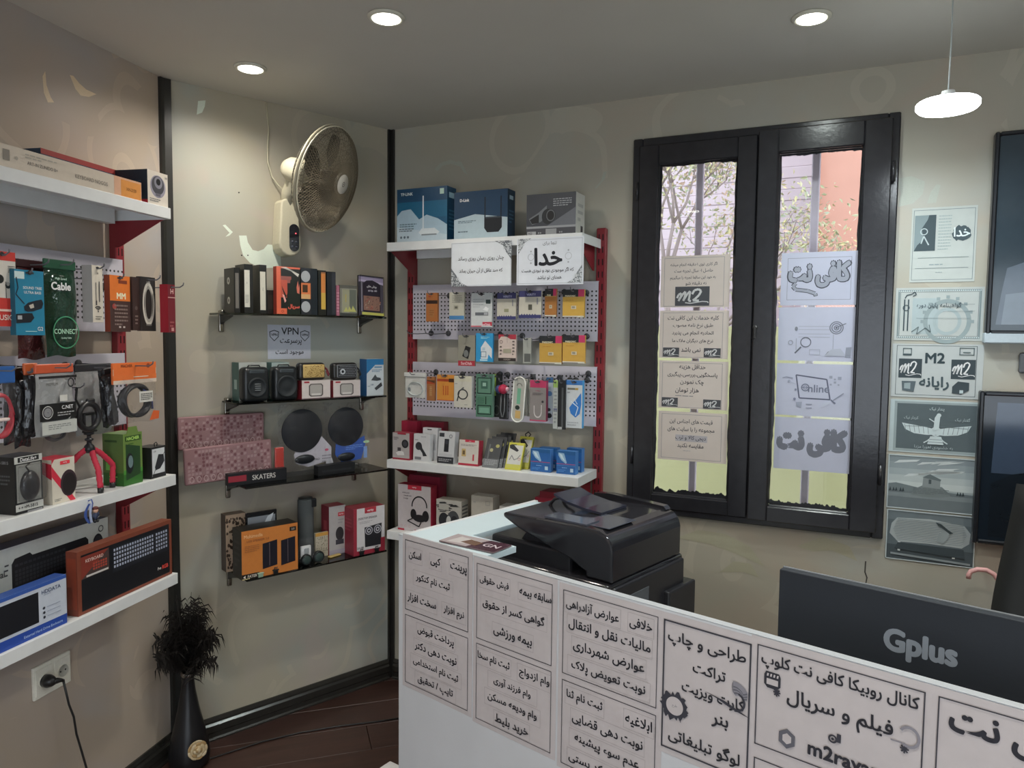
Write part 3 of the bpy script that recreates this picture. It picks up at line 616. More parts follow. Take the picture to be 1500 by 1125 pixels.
# ================================================================ shelf units with pegboards
RED = C('78242b', 1.35); WHT = C('b4b6b6', 1.7)
REDM = attr_mat('red_painted_steel', .38, .5, 40); WHTM = attr_mat('white_painted_steel', .4, .5, 20)
def shelf_board(parent, x0, x1, z, depth=.25, lip=.036):
    b = MB(); c = WHT
    b.box(x0, x1, -depth, -.03, z - .0025, z, c); b.rbox(x0, x1, -depth - .0015, -depth + .0015, z - lip, z + .0004, c, .001, 1)
    b.box(x0, x0 + .0015, -depth, -.03, z - lip, z - .002, c); b.box(x1 - .0015, x1, -depth, -.03, z - lip, z - .002, c); b.box(x0, x1, -depth, -depth + .018, z - lip, z - lip + .0015, c)
    b.box(x0 + .03, x1 - .03, -.06, -.03, z - .05, z - .002, c)
    return b.obj('shelf_board', WHTM, parent)
def upright(parent, x, z0, z1):
    b = MB().rbox(x - .020, x + .020, -.028, 0, z0, z1, RED, .003, 1); o = b.obj('upright', REDM, parent); s = MB(); k = int((z1 - z0) / .05)
    for i in range(k):
        for dx in (-.008, .008): s.box(x + dx - .0022, x + dx + .0022, -.0288, -.027, z0 + .02 + i * .05, z0 + .045 + i * .05, (.012, .006, .006))
    tag(s.obj('slot_row', MATTE, o), kind='stuff'); return o
def bracket(parent, x, z, depth=.24, th=.0025):
    b = MB().prism([(-.028, z - .004), (-depth, z - .004), (-depth, z - .026), (-.045, z - .125), (-.028, z - .125)], x - th / 2, x + th / 2, RED, 'x'); return b.obj('bracket', REDM, parent)
def pegboard(parent, x0, x1, z0, y=-.034):
    o = MB().box(0, x1 - x0, -.002, 0, 0, .246, (1, 1, 1)).box(0, x1 - x0, 0, .012, .2445, .246, (1, 1, 1)).box(0, x1 - x0, 0, .012, 0, .0015, (1, 1, 1)).obj('pegboard', PEG, parent); o.location = (x0, y, z0); return o
HK = (.02, .02, .022)
def hook(board, F, u, z, L=.18, double=False):
    """a rod hook clipped in the board: knob, rod, turned-up tip"""
    bx, by, bz = board.location; x, zz = u - bx, z - bz
    b = MB().tube([(x, -.002, zz), (x, -L * .6, zz - .004), (x, -L + .012, zz - .003), (x, -L, zz + .004), (x, -L - .002, zz + .012)], .0021, C('55555a'), 6); h = b.obj('hook', METAL, board)
    MB().lathe([(.004, 0), (.012, .002), (.013, .007), (.009, .011), (.002, .012)], C('38383b'), 10, Matrix.Translation((x, -.001, zz)) @ Matrix.Rotation(pi / 2, 4, 'X')).obj('knob', MATTE, h)
    return h
ua = tag(empty('shelf_unit', 'A', 0, 0, 0), 'red and white steel shelf unit with pegboards on the left wall', 'shelf')
for x in (-.262, -1.20): upright(ua, x, .70, 2.10)
for z in (2.07, 1.178, .836): shelf_board(ua, -1.22, -.290 if z > .9 else -.290, z); bracket(ua, -.287, z); bracket(ua, -1.18, z)
pa1 = pegboard(ua, -1.20, -.262, 1.660); pa2 = pegboard(ua, -1.20, -.262, 1.340)
uc = tag(empty('shelf_unit', 'C', 0, 0, 0), 'red and white steel shelf unit with pegboards beside the window', 'shelf')
upright(uc, .128, .68, 2.09); upright(uc, 1.040, .68, 2.10)
for z in (2.053, 1.113, .797): shelf_board(uc, .150, 1.040 if z > 2 else 1.040, z); bracket(uc, .153, z); bracket(uc, 1.012, z)
pc1 = pegboard(uc, .145, 1.035, 1.640); pc2 = pegboard(uc, .145, 1.035, 1.290)

# ================================================================ left wall, top shelf
def a1(p):
    f = lambda px: (U('A', .248, px, 2.1) - U('A', .248, -60, 2.1)) / (U('A', .248, 207, 2.1) - U('A', .248, -60, 2.1))
    p.rect(f(167), 0, 1, 1, 'b08a72'); p.rect(f(177), .0, .995, .9, 'b5793c'); p.text('ART-IN ZUNIDO B+', f(62), .42, .2, '5c5650', .16); p.text('KEYBOARD NOGOS', f(134), .42, .26, '6b655d', .2); p.text('XM-2150', f(192), .45, .28, '6e4a26', .07); p.rect(f(3), .3, f(13), .78, '6b665e')
    p.lines(f(36), f(86), .6, .85, 2, '8e897f', 3); p.ell(f(23), .5, .008, '8b867c')
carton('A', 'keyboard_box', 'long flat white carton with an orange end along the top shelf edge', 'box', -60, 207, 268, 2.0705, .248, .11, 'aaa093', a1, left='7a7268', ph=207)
def a2(p): p.rect(0, .86, 1, 1, '7c2b2a'); p.lines(.4, .9, .3, .6, 3, '31465e', 2)
carton('A', 'router_box', 'dark blue box with red top behind the long flat carton', 'box', 60, 205, 246, 2.0705, .125, .09, '1f2f42', a2, top='7c2b2a', ph=160)
def a3(p):
    p.ell(.5, .56, .38, '7d7a86'); p.ell(.5, .60, .31, '3a3a40'); p.ell(.52, .68, .2, '6c6b74'); p.ell(.52, .7, .11, '17171b'); p.rect(.38, .28, .62, .36, '56545c'); p.text('360', .9, .88, .07, '3a3b40', .12); p.lines(.08, .6, .08, .2, 2, '55565a', 4)
def a3s(p): p.rect(0, 0, 1, .12, '8a1f28'); p.lines(.2, .8, .4, .7, 4, '3a4a5c', 5)
carton('A', 'camera_box', 'white-fronted camera box with a dark side at the end of the left top shelf', 'box', 216, 246, 252, 2.0705, .245, .12, 'b0a99f', a3, a3s, left='1c2530', top='601f25')

# ================================================================ left wall, pegboard goods
def hk(board, F, o, h, L=.21, dz=.0):
    pos = o.location; u = (pos.xy - FR[F][0]).dot(FR[F][1]); hook(board, F, u, pos.z + h * .963 + dz, L)
def b1(p):
    p.rect(0, 0, 1, .38, 'a83029'); p.rect(0, .88, 1, 1, 'a83029'); p.ell(.42, .63, .14, '151515'); p.ell(.7, .55, .1, '1b1b1b'); p.ell(.7, .57, .06, '8d8a85')
    for x in (.3, .62, .8, .93): p.line([(x, .38), (x, .6)], .02, '2a2a2a')
    p.rect(.78, .47, .84, .6, '2a2a2a'); p.lines(.7, .95, .72, .82, 4, '45423f', 3); p.rect(0, .75, .2, .82, '3b2226'); p.text('MUSIC', .5, .12, .07, 'c9b9b0', .8); p.rect(.05, .2, .8, .23, 'c2a79c')
o, W, h = hanging('A', 'earphone_pack', 'white and red earphone pack nearest the photo edge on the upper left pegboard', 'package', -18, 24, 368, 478, .22, .02, 'b3aea6', b1, left='8a2822'); hk(pa1, 'A', o, h)
def b2(p):
    p.rect(.0, .86, .33, .97, 'a7b8b8'); p.text('SOUND TREE', .6, .73, .04, 'bfe0e4', .7); p.text('ULTRA BASS', .6, .66, .04, 'bfe0e4', .7)
    p.line([(.05, .88), (.1, .72), (.02, .62), (.3, .48)], .035, '16202a'); p.poly([(.28, .44), (.42, .5), (.7, .54), (.9, .56), (.96, .5), (.9, .42), (.6, .37), (.4, .36), (.3, .38)], '131a22'); p.poly([(.45, .46), (.6, .49), (.63, .43), (.5, .41)], 'a59f93'); p.poly([(0, .18), (.5, .2), (.62, .27), (.55, .34), (.4, .34), (0, .32)], '10161d'); p.rect(.05, .24, .2, .3, '8b8f92'); p.text('G2', .82, .1, .06, 'bfe0e4'); p.rect(.3, .055, .7, .065, '9ccad2')
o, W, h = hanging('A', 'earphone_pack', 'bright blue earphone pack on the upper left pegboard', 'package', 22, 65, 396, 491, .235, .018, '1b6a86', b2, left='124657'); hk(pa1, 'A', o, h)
def pouch(F, name, label, cat, px0, px1, pyt, pyb, v, th=.022, seed=1, header=None, hcol='222222', hfrac=.14, content=None, mat=None, col=None, roll=0, yaw=0, art=None, group=None):
    """bag of goods: root at the bottom of the bag"""
    zt = at(F, v, (px0 + px1) / 2, pyt)[1]; zb = at(F, v, (px0 + px1) / 2, pyb)[1]; zm = (zt + zb) / 2; u0, u1 = U(F, v, px0, zm), U(F, v, px1, zm); W = u1 - u0 - .001; h = zt - zb
    o = tag(empty(name, F, (u0 + u1) / 2, v, zb, yaw), label, cat, group); o.rotation_euler.y = roll
    hh = h * hfrac if header else 0
    bag('pouch', W, h - hh * .6, th, o, mat, seed, C(col) if col else None)
    if header:
        MB().rbox(-W / 2, W / 2, -.001 + th / 2 - .004, th / 2 + .004, h - hh, h, C(hcol), .002, 1).obj('header_card', CARD, o)
        if callable(header):
            p = Print(W, h); header(p); p.obj(o, 'header_print', CARD, Matrix.Translation((0, th / 2 - .0045, 0)))
    if content: content(o, W, h, th)
    if art: p = Print(W, h); art(p); p.obj(o, 'print', GLOSS, Matrix.Translation((0, -.003, 0)))
    return o, W, h
MAROONF = film('maroon_film', .3, (.35, .1, .12), .75); GREENF = film('green_film', .3, (.1, .35, .2), .7, .1); DARKF = film('dark_film', .3, (.2, .2, .22), .55); GREYF = film('grey_film', .35, (.8, .81, .81), .5)
for mt, cc in ((MAROONF, (.09, .02, .022)), (GREENF, (.012, .055, .03)), (DARKF, (.05, .05, .055)), (GREYF, (.55, .56, .56))): mt.node_tree.nodes['Principled BSDF'].inputs['Base Color'].default_value = (*cc, 1)
def cable_in(col, r=.003, turns=3.5, cx=0, cz=.42, rx=.33, rz=.3, seed=0, plug=True):
    def f(o, W, h, th):
        b = MB(); coil(b, cx * W, th * .35, cz * h, rx * W, rz * h, turns, r, C(col) if isinstance(col, str) else col, seed)
        b.obj('cable', PLAST, o)
        if plug: MB().rbox(-.008, .008, th * .2, th * .2 + .007, h * .72, h * .84, C('2c2c30'), .002, 1).obj('cable_plug', PLAST, o)
    return f
o, W, h = pouch('A', 'cable_bag', 'maroon crinkled bag hanging behind the bright blue earphone pack', 'bag', 27, 70, 381, 526, .17, .02, 3, True, '2e1216', .08, cable_in('5a2a2e', .003, 3, cz=.2, rz=.14), MAROONF)
hook(pa1, 'A', (o.location.xy - A0).dot(FR['A'][1]), o.location.z + h - .01, .19)
def b3(p):
    p.text('High Speed', .38, .80, .03, 'a9c4b4', .5); p.text('Cable', .38, .725, .075, 'c5d6cc', .62, .03); p.text('CONNECT', .5, .26, .05, '8fb29b', .75, .02); p.text('Quality Cable', .5, .19, .022, 'a9c4b4', .5); p.ring(.5, .25, .42, .03, '3c7c5b', .17)
o, W, h = pouch('A', 'cable_bag', 'glossy green bag with white lettering on the upper left pegboard', 'bag', 71, 117, 381, 522, .21, .028, 5, True, '1c4531', .10, cable_in('2b2f2c', .0035, 4, cx=.1, cz=.4, rz=.28, rx=.3), GREENF, art=b3); hk(pa1, 'A', o, h)
def b4(p): 
    for r in (.36, .25, .14): p.ring(.5, .20, r, .08, '1c1c1e', a0=pi * .2, a1=pi * .8)
    p.ell(.5, .19, .06, '1c1c1e'); p.rect(.3, .36, .36, .7, '26262a'); p.rect(.6, .36, .68, .72, '26262a'); p.rect(.28, .3, .4, .38, '26262a'); p.text('90', .5, .86, .03, '44423e'); p.lines(.2, .8, .04, .12, 2, '6a675f')
def b4s(p): p.text('WIRELESS AUDIO', .5, .45, .35, '6a6862', .9, rot=pi / 2)
o, W, h = hanging('A', 'cable_box', 'narrow white cable box with radio-wave mark on the upper left pegboard', 'box', 135, 151, 389, 472, .22, .035, 'b4ada0', b4, left='8d8a86', side=None); hk(pa1, 'A', o, h)
def b5(p):
    p.rect(0, .55, 1, 1, 'bb6327'); p.text('MM', .55, .64, .10, 'dcc0a5', .55, .04); p.rect(.42, .86, .85, .92, '6b2f1c'); p.ell(.2, .45, .1, '8a3a33'); p.lines(.2, .85, .1, .5, 6, '70605a', 8); p.rect(.4, .07, .5, .1, 'a89f98'); p.rect(.6, .07, .7, .1, 'a89f98')
o, W, h = hanging('A', 'charger_pack', 'orange-topped black charger pack on the upper left pegboard', 'package', 161, 191, 404, 486, .23, .02, '3a2825', b5, left='6a2d1e', right='b8ab9e'); hk(pa1, 'A', o, h)
def b6(p): p.ell(.5, .42, .2, '4b403c'); p.lines(.3, .7, .1, .3, 3, '6b5f58')
o, W, h = hanging('A', 'charger_pack', 'narrow dark brown pack right of the orange-topped one', 'package', 194, 205, 406, 484, .235, .018, '2f211e', b6)
def b7(p):
    p.ring(.5, .5, .42, .10, 'aaa79e', .40); p.ring(.5, .5, .28, .05, '8a8780', .34); p.rect(.3, .1, .7, .13, '5b5854'); p.text('USB', .5, .9, .04, '9a968f', .4)
o, W, h = hanging('A', 'cable_pack', 'black pack showing a pale looped strap, upper left pegboard near its end', 'package', 207, 228, 406, 485, .24, .018, '23201f', b7, left='3a3432'); hk(pa1, 'A', o, h, .25)
def b8(p): p.rect(0, .72, 1, .74, 'b08a84'); p.text('H', .55, .86, .1, 'c49b95', .5, .03); p.rect(.4, .03, .75, .1, 'a97b76'); p.lines(.2, .8, .1, .25, 2, '8e4e4f')
o, W, h = hanging('A', 'cable_box', 'slim dark red box hanging at the rod tip before the black corner post', 'box', 246, 257, 417, 487, .30, .03, '601b24', b8, left='8c1f2b'); hk(pa1, 'A', o, h, .31)

# lower row
def ncoil(o, W, h, th):
    b = MB(); coil(b, 0, th * .3, h * .36, W * .36, h * .27, 5, .0038, C('8c2530', 1.8), 2); b.obj('cable', PLAST, o); MB().rbox(-.02, .02, -.001, th * .5, h * .30, h * .34, C('b9a9a5'), .002, 1).obj('tie', CARD, o)
o, W, h = pouch('A', 'network_cable_bag', 'clear bag with a coiled red network cable, lower left pegboard', 'bag', -22, 29, 537, 652, .23, .03, 7, True, '234f8a', .22, ncoil); hk(pa2, 'A', o, h, .24)
for k, (a, b_, t, bt, v, lab, hc) in enumerate(((10, 33, 536, 650, .17, 'long dark bag of black cable behind the red network cable bag', '1a1c20'), (26, 47, 538, 655, .20, 'long black cable bag second from the red network cable', '20140f'), (40, 60, 532, 640, .22, 'black cable bag with worn orange header beside the round face print bag', '9a4a25'))):
    o, W, h = pouch('A', 'cable_bag', lab, 'bag', a, b_, t, bt, v, .022, 20 + k, True, hc, .16, cable_in('17181b', .004, 4, cz=.4, rz=.34, seed=k), DARKF); hook(pa2, 'A', (o.location.xy - A0).dot(FR['A'][1]), o.location.z + h - .012, .2)
def c1(p):
    p.rect(.0, .80, 1, .835, '1d1b1c'); p.rect(0, .21, .96, .45, '161616'); p.ring(.2, .33, .14, .02, '9c9c9a'); p.ring(.2, .33, .10, .09, '6e6e70'); p.text('C.NET', .72, .385, .05, 'c9c9c7', .36); p.lines(.45, .9, .26, .33, 2, '8b8b8b'); p.rect(.52, .47, .72, .56, 'b3b2ac'); p.rect(.04, .02, .96, .20, 'a2a49f'); p.lines(.2, .8, .08, .16, 3, '6e706e', 5); p.text('PREMIUM', .32, .72, .04, '45433f', .3); p.ring(.82, .73, .09, .03, '2b2b2d', .07)
def c1h(p): p.rect(.02, .89, .98, .99, 'a5472a'); p.text('CABLE', .4, .94, .05, 'd9c3b5', .4)
def vcable(o, W, h, th):
    b = MB(); b.tube([(-W * .3, th * .4, h * .6), (-W * .1, th * .4, h * .5), (W * .15, th * .4, h * .62), (W * .3, th * .4, h * .52)], .0045, (.02, .02, .022), 8)
    coil(b, 0, th * .5, h * .56, W * .33, h * .1, 3, .0035, (.025, .025, .027), 4); b.obj('cable', PLAST, o)
o, W, h = pouch('A', 'cable_bag', 'clear bag with black band and round face print, lower left pegboard', 'bag', 56, 112, 533, 637, .25, .022, 9, c1h, 'a5472a', .13, vcable, GREYF, art=c1); hk(pa2, 'A', o, h, .26)
def c2(o, W, h, th): b = MB(); coil(b, 0, th * .3, h * .6, W * .34, h * .2, 4, .004, C('3d3f40'), 6); b.obj('cable', PLAST, o)
pouch('A', 'cable_bag', 'see-through bag drooping below the black-banded one with the face print', 'bag', 66, 106, 610, 668, .17, .02, 13, None, content=c2)
o, W, h = pouch('A', 'cable_bag', 'pale grey translucent bag behind the black ring of the tripod holder', 'bag', 113, 166, 533, 636, .15, .016, 15, True, '2a2c30', .10, None, GREYF); hk(pa2, 'A', o, h, .2)
for k, (a, b_, t, bt, v, rl) in enumerate(((155, 166, 541, 626, .20, .10), (163, 176, 538, 622, .23, .14))):
    o, W, h = pouch('A', 'cable_bag', ('slim black bag left of the orange-headed cable bag', 'slim black bag with grey lettering touching the orange-headed cable bag')[k], 'bag', a, b_, t, bt, v, .018, 30 + k, True, '18181a', .1, cable_in('141416', .0035, 4, cz=.4, rz=.3, seed=k), DARKF, roll=-rl)
def c3h(p):
    p.rect(.0, .90, 1, 1, 'c05f2c'); p.rect(.0, .80, 1, .90, 'b9aa98'); p.rect(.0, .72, 1, .80, 'c0622f'); p.rect(0, .66, 1, .72, 'b4a698'); p.text('MACHER', .3, .95, .045, '5a2c1c', .3); p.ell(.8, .94, .04, '8a3b20'); p.rect(.45, .76, .8, .77, 'dfc7b4')
def c3(o, W, h, th):
    b = MB(); coil(b, .02 * W, th * .3, h * .36, W * .30, h * .25, 8, .0055, (.02, .02, .023), 8); b.tube([(W * .2, th * .4, h * .55), (W * .38, th * .4, h * .4), (W * .4, th * .4, h * .2)], .004, C('34407a'), 8); b.obj('cable', PLAST, o)
    MB().box(-.0, W * .32, -.004, -.003, h * .34, h * .52, C('b5b3ad')).obj('price_sticker', PAPER, o); p = Print(W, h); p.lines(.53, .8, .37, .49, 4, '55544f', 6, .6); p.obj(o, 'sticker_print', PAPER, Matrix.Translation((0, -.0042, 0)))
    p = Print(W, h); p.poly([(.75, .02), (.98, .03), (1.0, .16), (.85, .18)], 'b5522a'); p.obj(o, 'corner_print', GLOSS)
o, W, h = pouch('A', 'cable_bag', 'clear bag with orange header and coiled black cable, lower left pegboard', 'bag', 170, 233, 531, 620, .26, .028, 17, c3h, 'c05f2c', .34, c3); hk(pa2, 'A', o, h, .28)
# ring lamp clip in front of the grey bag
u, z = at('A', .22, 130, 610); rr = .038
o = tag(empty('ring_holder', 'A', u, .22, z), 'black ring-shaped clip hanging above the red tripod', 'phone holder')
b = MB(); b.tube([(rr * cos(2 * pi * i / 28), 0, rr * sin(2 * pi * i / 28)) for i in range(28)], .0085, (.02, .02, .022), 8, True); b.obj('ring', PLAST, o)
MB().rbox(-.007, .022, -.006, .006, rr, rr + .014, (.02, .02, .022), .003, 1).obj('clip', PLAST, o)
MB().tube([(-.03, 0, rr * .7), (-.04, .005, rr + .015), (-.03, .01, rr + .05)], .0035, (.02, .02, .022), 6).obj('cord', PLAST, o)
hook(pa2, 'A', u - .03, z + rr + .052, .2)

# ================================================================ left wall, middle shelf
ZA2 = 1.1785
def d1(p):
    p.rect(0, .88, 1, 1, 'a7a8a4'); p.rect(.12, .90, .88, .985, '151617'); p.text('DataLife+', .5, .943, .06, 'c9cac8', .66, .02); p.rect(0, .05, 1, .17, 'a5a6a2'); p.text('M-5815', .58, .11, .055, '17181a', .45, .03)
    for i in range(3): p.text('+', .12 + i * .1, .11, .04, '17181a')
    p.rect(.4, .0, .95, .035, '77787a')
def d1s(p): p.text('M-5815', .5, .9, .05, '6e7072', .7); p.lines(.2, .8, .5, .7, 3, '3a3c3e')
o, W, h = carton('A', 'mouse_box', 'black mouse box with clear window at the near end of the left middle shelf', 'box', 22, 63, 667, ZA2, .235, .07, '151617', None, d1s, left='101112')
p = Print(W, h); p.poly([(.06, .2), (.94, .2), (.94, .86), (.06, .86)], '767773'); d1(p); p.obj(o)
b = MB().ell((0, -.002, h * .47), (W * .33, .018, h * .27), (.022, .022, .025), 20, 12); b.obj('mouse', PLAST, o)
MB().tube([(-.005, -.008, h * .72), (-.014, -.006, h * .82), (0, -.003, h * .86)], .0022, (.02, .02, .02), 6).obj('mouse_cable', PLAST, o)
MB().rbox(-W * .44, W * .44, -.022, 0, h * .2, h * .85, (.8, .8, .8), .008, 3).obj('blister', FILM, o)
def d2(p):
    p.poly([(0, 1), (.0, .86), (1, .02), (1, 0), (.78, 0), (.0, .62)], 'b0283a'); p.poly([(0, 1), (.12, 1), (0, .9)], 'a32435'); p.ell(.72, .42, .36, '33252a', .30); p.ell(.74, .40, .30, '1c1718', .25); p.rect(.36, .86, .78, .94, 'c5303c'); p.text('verity', .57, .9, .04, 'e0c9c9', .3); p.lines(.08, .4, .05, .12, 2, '7b7b76')
def d2s(p): p.poly([(0, 1), (1, .9), (1, .55), (0, .8)], 'a32435'); p.lines(.2, .5, .35, .5, 4, '5c5b57'); p.lines(.2, .6, .05, .12, 2, '7b7b76')
carton('A', 'mouse_box', 'white and red mouse box with a dark mouse picture, next to the red tripod', 'box', 76, 110, 671, ZA2, .23, .065, 'b3ada0', d2, d2s, top='a32435', left='aaa396')
# tripod
u = U('A', .19, 131, 1.3); tz = 1.1785; o = tag(empty('tripod', 'A', u, .19, tz), 'small bendy tripod with red legs and black phone clamp on the left middle shelf', 'tripod')
TR = C('9c2638', 1.7); BK = (.02, .02, .022); hz_ = .135
for k, (dx, dy) in enumerate(((-.010, -.045), (.066, -.02), (-.055, .03))):
    pts = [(dx * .12, dy * .12, hz_ - .006), (dx * .45, dy * .45, hz_ - .02), (dx * .88, dy * .88, hz_ - .05), (dx * 1.04, dy * 1.04, .07), (dx * 1.0, dy * 1.0, .014)]
    if k == 0: pts = [(0, -.006, hz_ - .006), (-.002, -.02, hz_ - .04), (-.006, -.035, .07), (-.010, -.045, .014)]
    b = MB(); q = []
    for a, c in zip(pts, pts[1:]):
        for i in range(6): q.append(Vector(a).lerp(Vector(c), i / 6))
    q.append(Vector(pts[-1])); b.tube(q, [.0088 if i % 2 else .0074 for i in range(len(q))], TR, 10); lg = b.obj('leg', MATTE, o)
    e = Vector(pts[-1]); MB().tube([e + Vector((0, 0, .002)), e - Vector((0, 0, .0135))], [.0088, .0085], BK, 10).obj('foot_cap', PLAST, lg)
MB().lathe([(.010, hz_ - .018), (.017, hz_ - .008), (.013, hz_ + .004), (.007, hz_ + .010), (.007, hz_ + .018), (.012, hz_ + .020), (.012, hz_ + .025), (.006, hz_ + .027), (.006, hz_ + .036), (.014, hz_ + .038), (.014, hz_ + .044)], BK, 16).obj('ball_head', PLAST, o)
z = hz_ + .044; b = MB(); b.rbox(-.020, .026, -.008, .008, z, z + .006, BK, .002, 1).rbox(-.020, -.015, -.006, .006, z, z + .06, BK, .002, 1).rbox(.015, .020, -.006, .006, z, z + .058, BK, .002, 1).rbox(-.022, .022, -.008, .008, z + .052, z + .060, BK, .002, 1); b.obj('phone_clamp', PLAST, o)
def d3(p):
    p.rect(0, 0, 1, .22, '2c5c24'); p.rect(0, .22, 1, .3, '3c7a2c'); p.poly([(.12, .10), (.88, .18), (.88, .72), (.12, .80)], '1f3b1f'); p.ell(.32, .42, .2, '12161a', .2); p.ell(.36, .45, .13, '5b6f70', .12); p.rect(.1, .85, .92, .95, '28461b'); p.text('HACHER', .5, .90, .06, '9bbf5f', .7, .03); p.lines(.25, .75, .77, .82, 1, '3c5c22')
def d3s(p): p.rect(0, 0, 1, .25, '234c1e'); p.rect(.1, .84, .7, .88, '1e3717'); p.rect(.15, .3, .5, .45, '5b9440'); p.lines(.3, .7, .1, .2, 2, '6da24c')
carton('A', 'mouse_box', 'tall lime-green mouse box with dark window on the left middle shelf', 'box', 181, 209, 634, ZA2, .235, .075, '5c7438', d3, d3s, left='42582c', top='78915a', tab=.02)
def d4(p): p.rect(.08, .06, .92, .94, 'b3b6b8'); p.poly([(.25, .35), (.5, .75), (.85, .72), (.9, .5), (.6, .28), (.3, .25)], '212327'); p.line([(.8, .7), (1., .85)], .03, '212327'); p.line([(.3, .3), (.15, .12)], .03, '212327'); p.text('USB', .25, .86, .05, '6b6d70'); p.rect(.08, .06, .92, .14, '1b1c1e')
o, W, h = carton('A', 'mouse_box', 'small black and white mouse box at the far end of the left middle shelf', 'box', 221, 243, 654, ZA2, .235, .06, '191a1c', d4, left='121315', top='2a2b2c')
MB().tube([(-.005, .01, h), (-.006, .01, h + .010), (.003, .01, h + .014), (.008, .01, h + .008), (.006, .01, h)], .0018, (.02, .02, .02), 6).obj('hang_loop', PLAST, o)
# key ring over the shelf lip
u, z = at('A', .256, 131, 740); o = tag(empty('keyring', 'A', u, .256, z), 'blue strap key ring with a tiny doll charm hanging from the left middle shelf', 'key ring')
BL = C('31457f', 1.7)
MB().tube([(0, .004, .012), (.004, -.004, .016), (.006, -.006, .004), (.003, -.005, -.012), (0, -.004, .0)], .0018, BL, 6).obj('cord', MATTE, o)
b = MB(); b.grid(lambda s, t: (-.006 - .016 * sin(pi * t) * (1 if s < .5 else 1) + (s - .5) * .010, -.006, .006 - .058 * t), 1, 10, BL); b.grid(lambda s, t: (-.003 - .004 * sin(pi * t) + (s - .5) * .009, -.009, .006 - .056 * t), 1, 10, C('8d97b0')); b.obj('strap', MATTE, o)
b = MB(); b.ell((.014, -.008, -.017), (.008, .007, .0085), C('b08a76'), 12, 8); b.ell((.014, -.0075, -.012), (.009, .008, .006), C('4a2420'), 12, 8); b.obj('doll_head', MATTE, o)
b = MB(); b.ell((.014, -.008, -.034), (.007, .005, .011), C('2c3348'), 12, 8); b.ell((.009, -.009, -.049), (.0045, .005, .005), C('1b1c20'), 8, 6).ell((.019, -.009, -.049), (.0045, .005, .005), C('1b1c20'), 8, 6).ell((.005, -.008, -.031), (.003, .003, .007), C('2c3348'), 8, 6).ell((.023, -.008, -.031), (.003, .003, .007), C('2c3348'), 8, 6); b.obj('doll_body', MATTE, o)
b = MB(); b.tube([(.026 + .007 * cos(2 * pi * i / 14), -.004, -.033 + .009 * sin(2 * pi * i / 14)) for i in range(14)], .0012, C('6d6e70'), 5, True); b.obj('ring', CHROME, o)

# ================================================================ left wall, lower shelf
ZA3 = .8365
def kb(p, x0, y0, x1, y1, c='1b1c1f', k='303236'):
    p.poly([(x0, y0), (x1 - .02, y0), (x1, y0 + .05), (x1, y1 - .05), (x1 - .02, y1), (x0 + .25 * (x1 - x0), y1 - .0), (x0 + .22 * (x1 - x0), y1 + .04), (x0 + .02, y1 + .02), (x0, y1 - .04)], c)
    w = x1 - x0; p.keys(x0 + .03 * w, y0 + .08, x0 + .68 * w, y1 - .12, 15, 4, k); p.keys(x0 + .03 * w, y1 - .09, x0 + .68 * w, y1 - .05, 12, 1, k); p.keys(x0 + .71 * w, y0 + .08, x0 + .80 * w, y1 - .12, 3, 4, k); p.keys(x0 + .83 * w, y0 + .08, x0 + .97 * w, y1 - .12, 4, 4, k)
def FX(v, px0, px1, zb, px): a, b, c = (U('A', v, q, zb) for q in (px0, px1, px)); return (c - a) / (b - a)
def e1(p):
    f = lambda px: FX(.125, -60, 160, ZA3 + .05, px); ka, kb_, m0, m1 = f(19), f(131), f(137), f(152); mc, mr = (m0 + m1) / 2, (m1 - m0) / 2
    kb(p, ka, .42, kb_, .82); p.ell(mc, .66, mr, '1f2125', .15); p.ell(mc, .69, mr * .8, '2c2e33', .09); p.rect(mc - .001, .70, mc + .001, .80, '101012'); p.ring(f(149), .87, mr * .5, .006, '3c3f42') 
    p.text('Dual', f(-2), .70, .12, '3b3d40', .08)
    for i in range(3): p.rect(f(8), .78 - i * .06, f(14 - i), .80 - i * .06, '3b3d40')
    p.lines(f(-6), f(12), .12, .28, 3, '77797c')
carton('A', 'keyboard_box', 'white keyboard and mouse set carton at the back of the left lower shelf', 'box', -60, 160, 757, ZA3, .125, .06, 'a8aaa6', e1, ph=160, top='2b3145', right='b5b7b2', left='2b3145')
def e2(p):
    g_ = FX(.24, -60, 98, ZA3 + .05, 57); p.rect(0, 0, 1, .20, '1f3c86'); p.rect(0, .93, 1, 1, '2c4a8c'); p.rect(0, .26, g_, .86, '0e1016'); p.text('HDDATA', .84, .82, .075, '3a4560', .22, .02); p.lines(.76, .9, .74, .77, 1, '7b8494'); 
    for i in range(3): p.ell(.76, .50 - i * .09, .012, '2a2e38'); p.rect(.79, .495 - i * .09, .93, .508 - i * .09, '7b8494')
    p.text('External Hard Drive Enclosure', .75, .1, .05, '8fa3cc', .4)
carton('A', 'drive_box', 'white and blue carton with a black panel picture, front of the left lower shelf', 'box', -60, 98, 841, ZA3, .240, .038, 'a4aab4', e2, ph=98, top='2c4a8c', right='27447f', left='27447f')
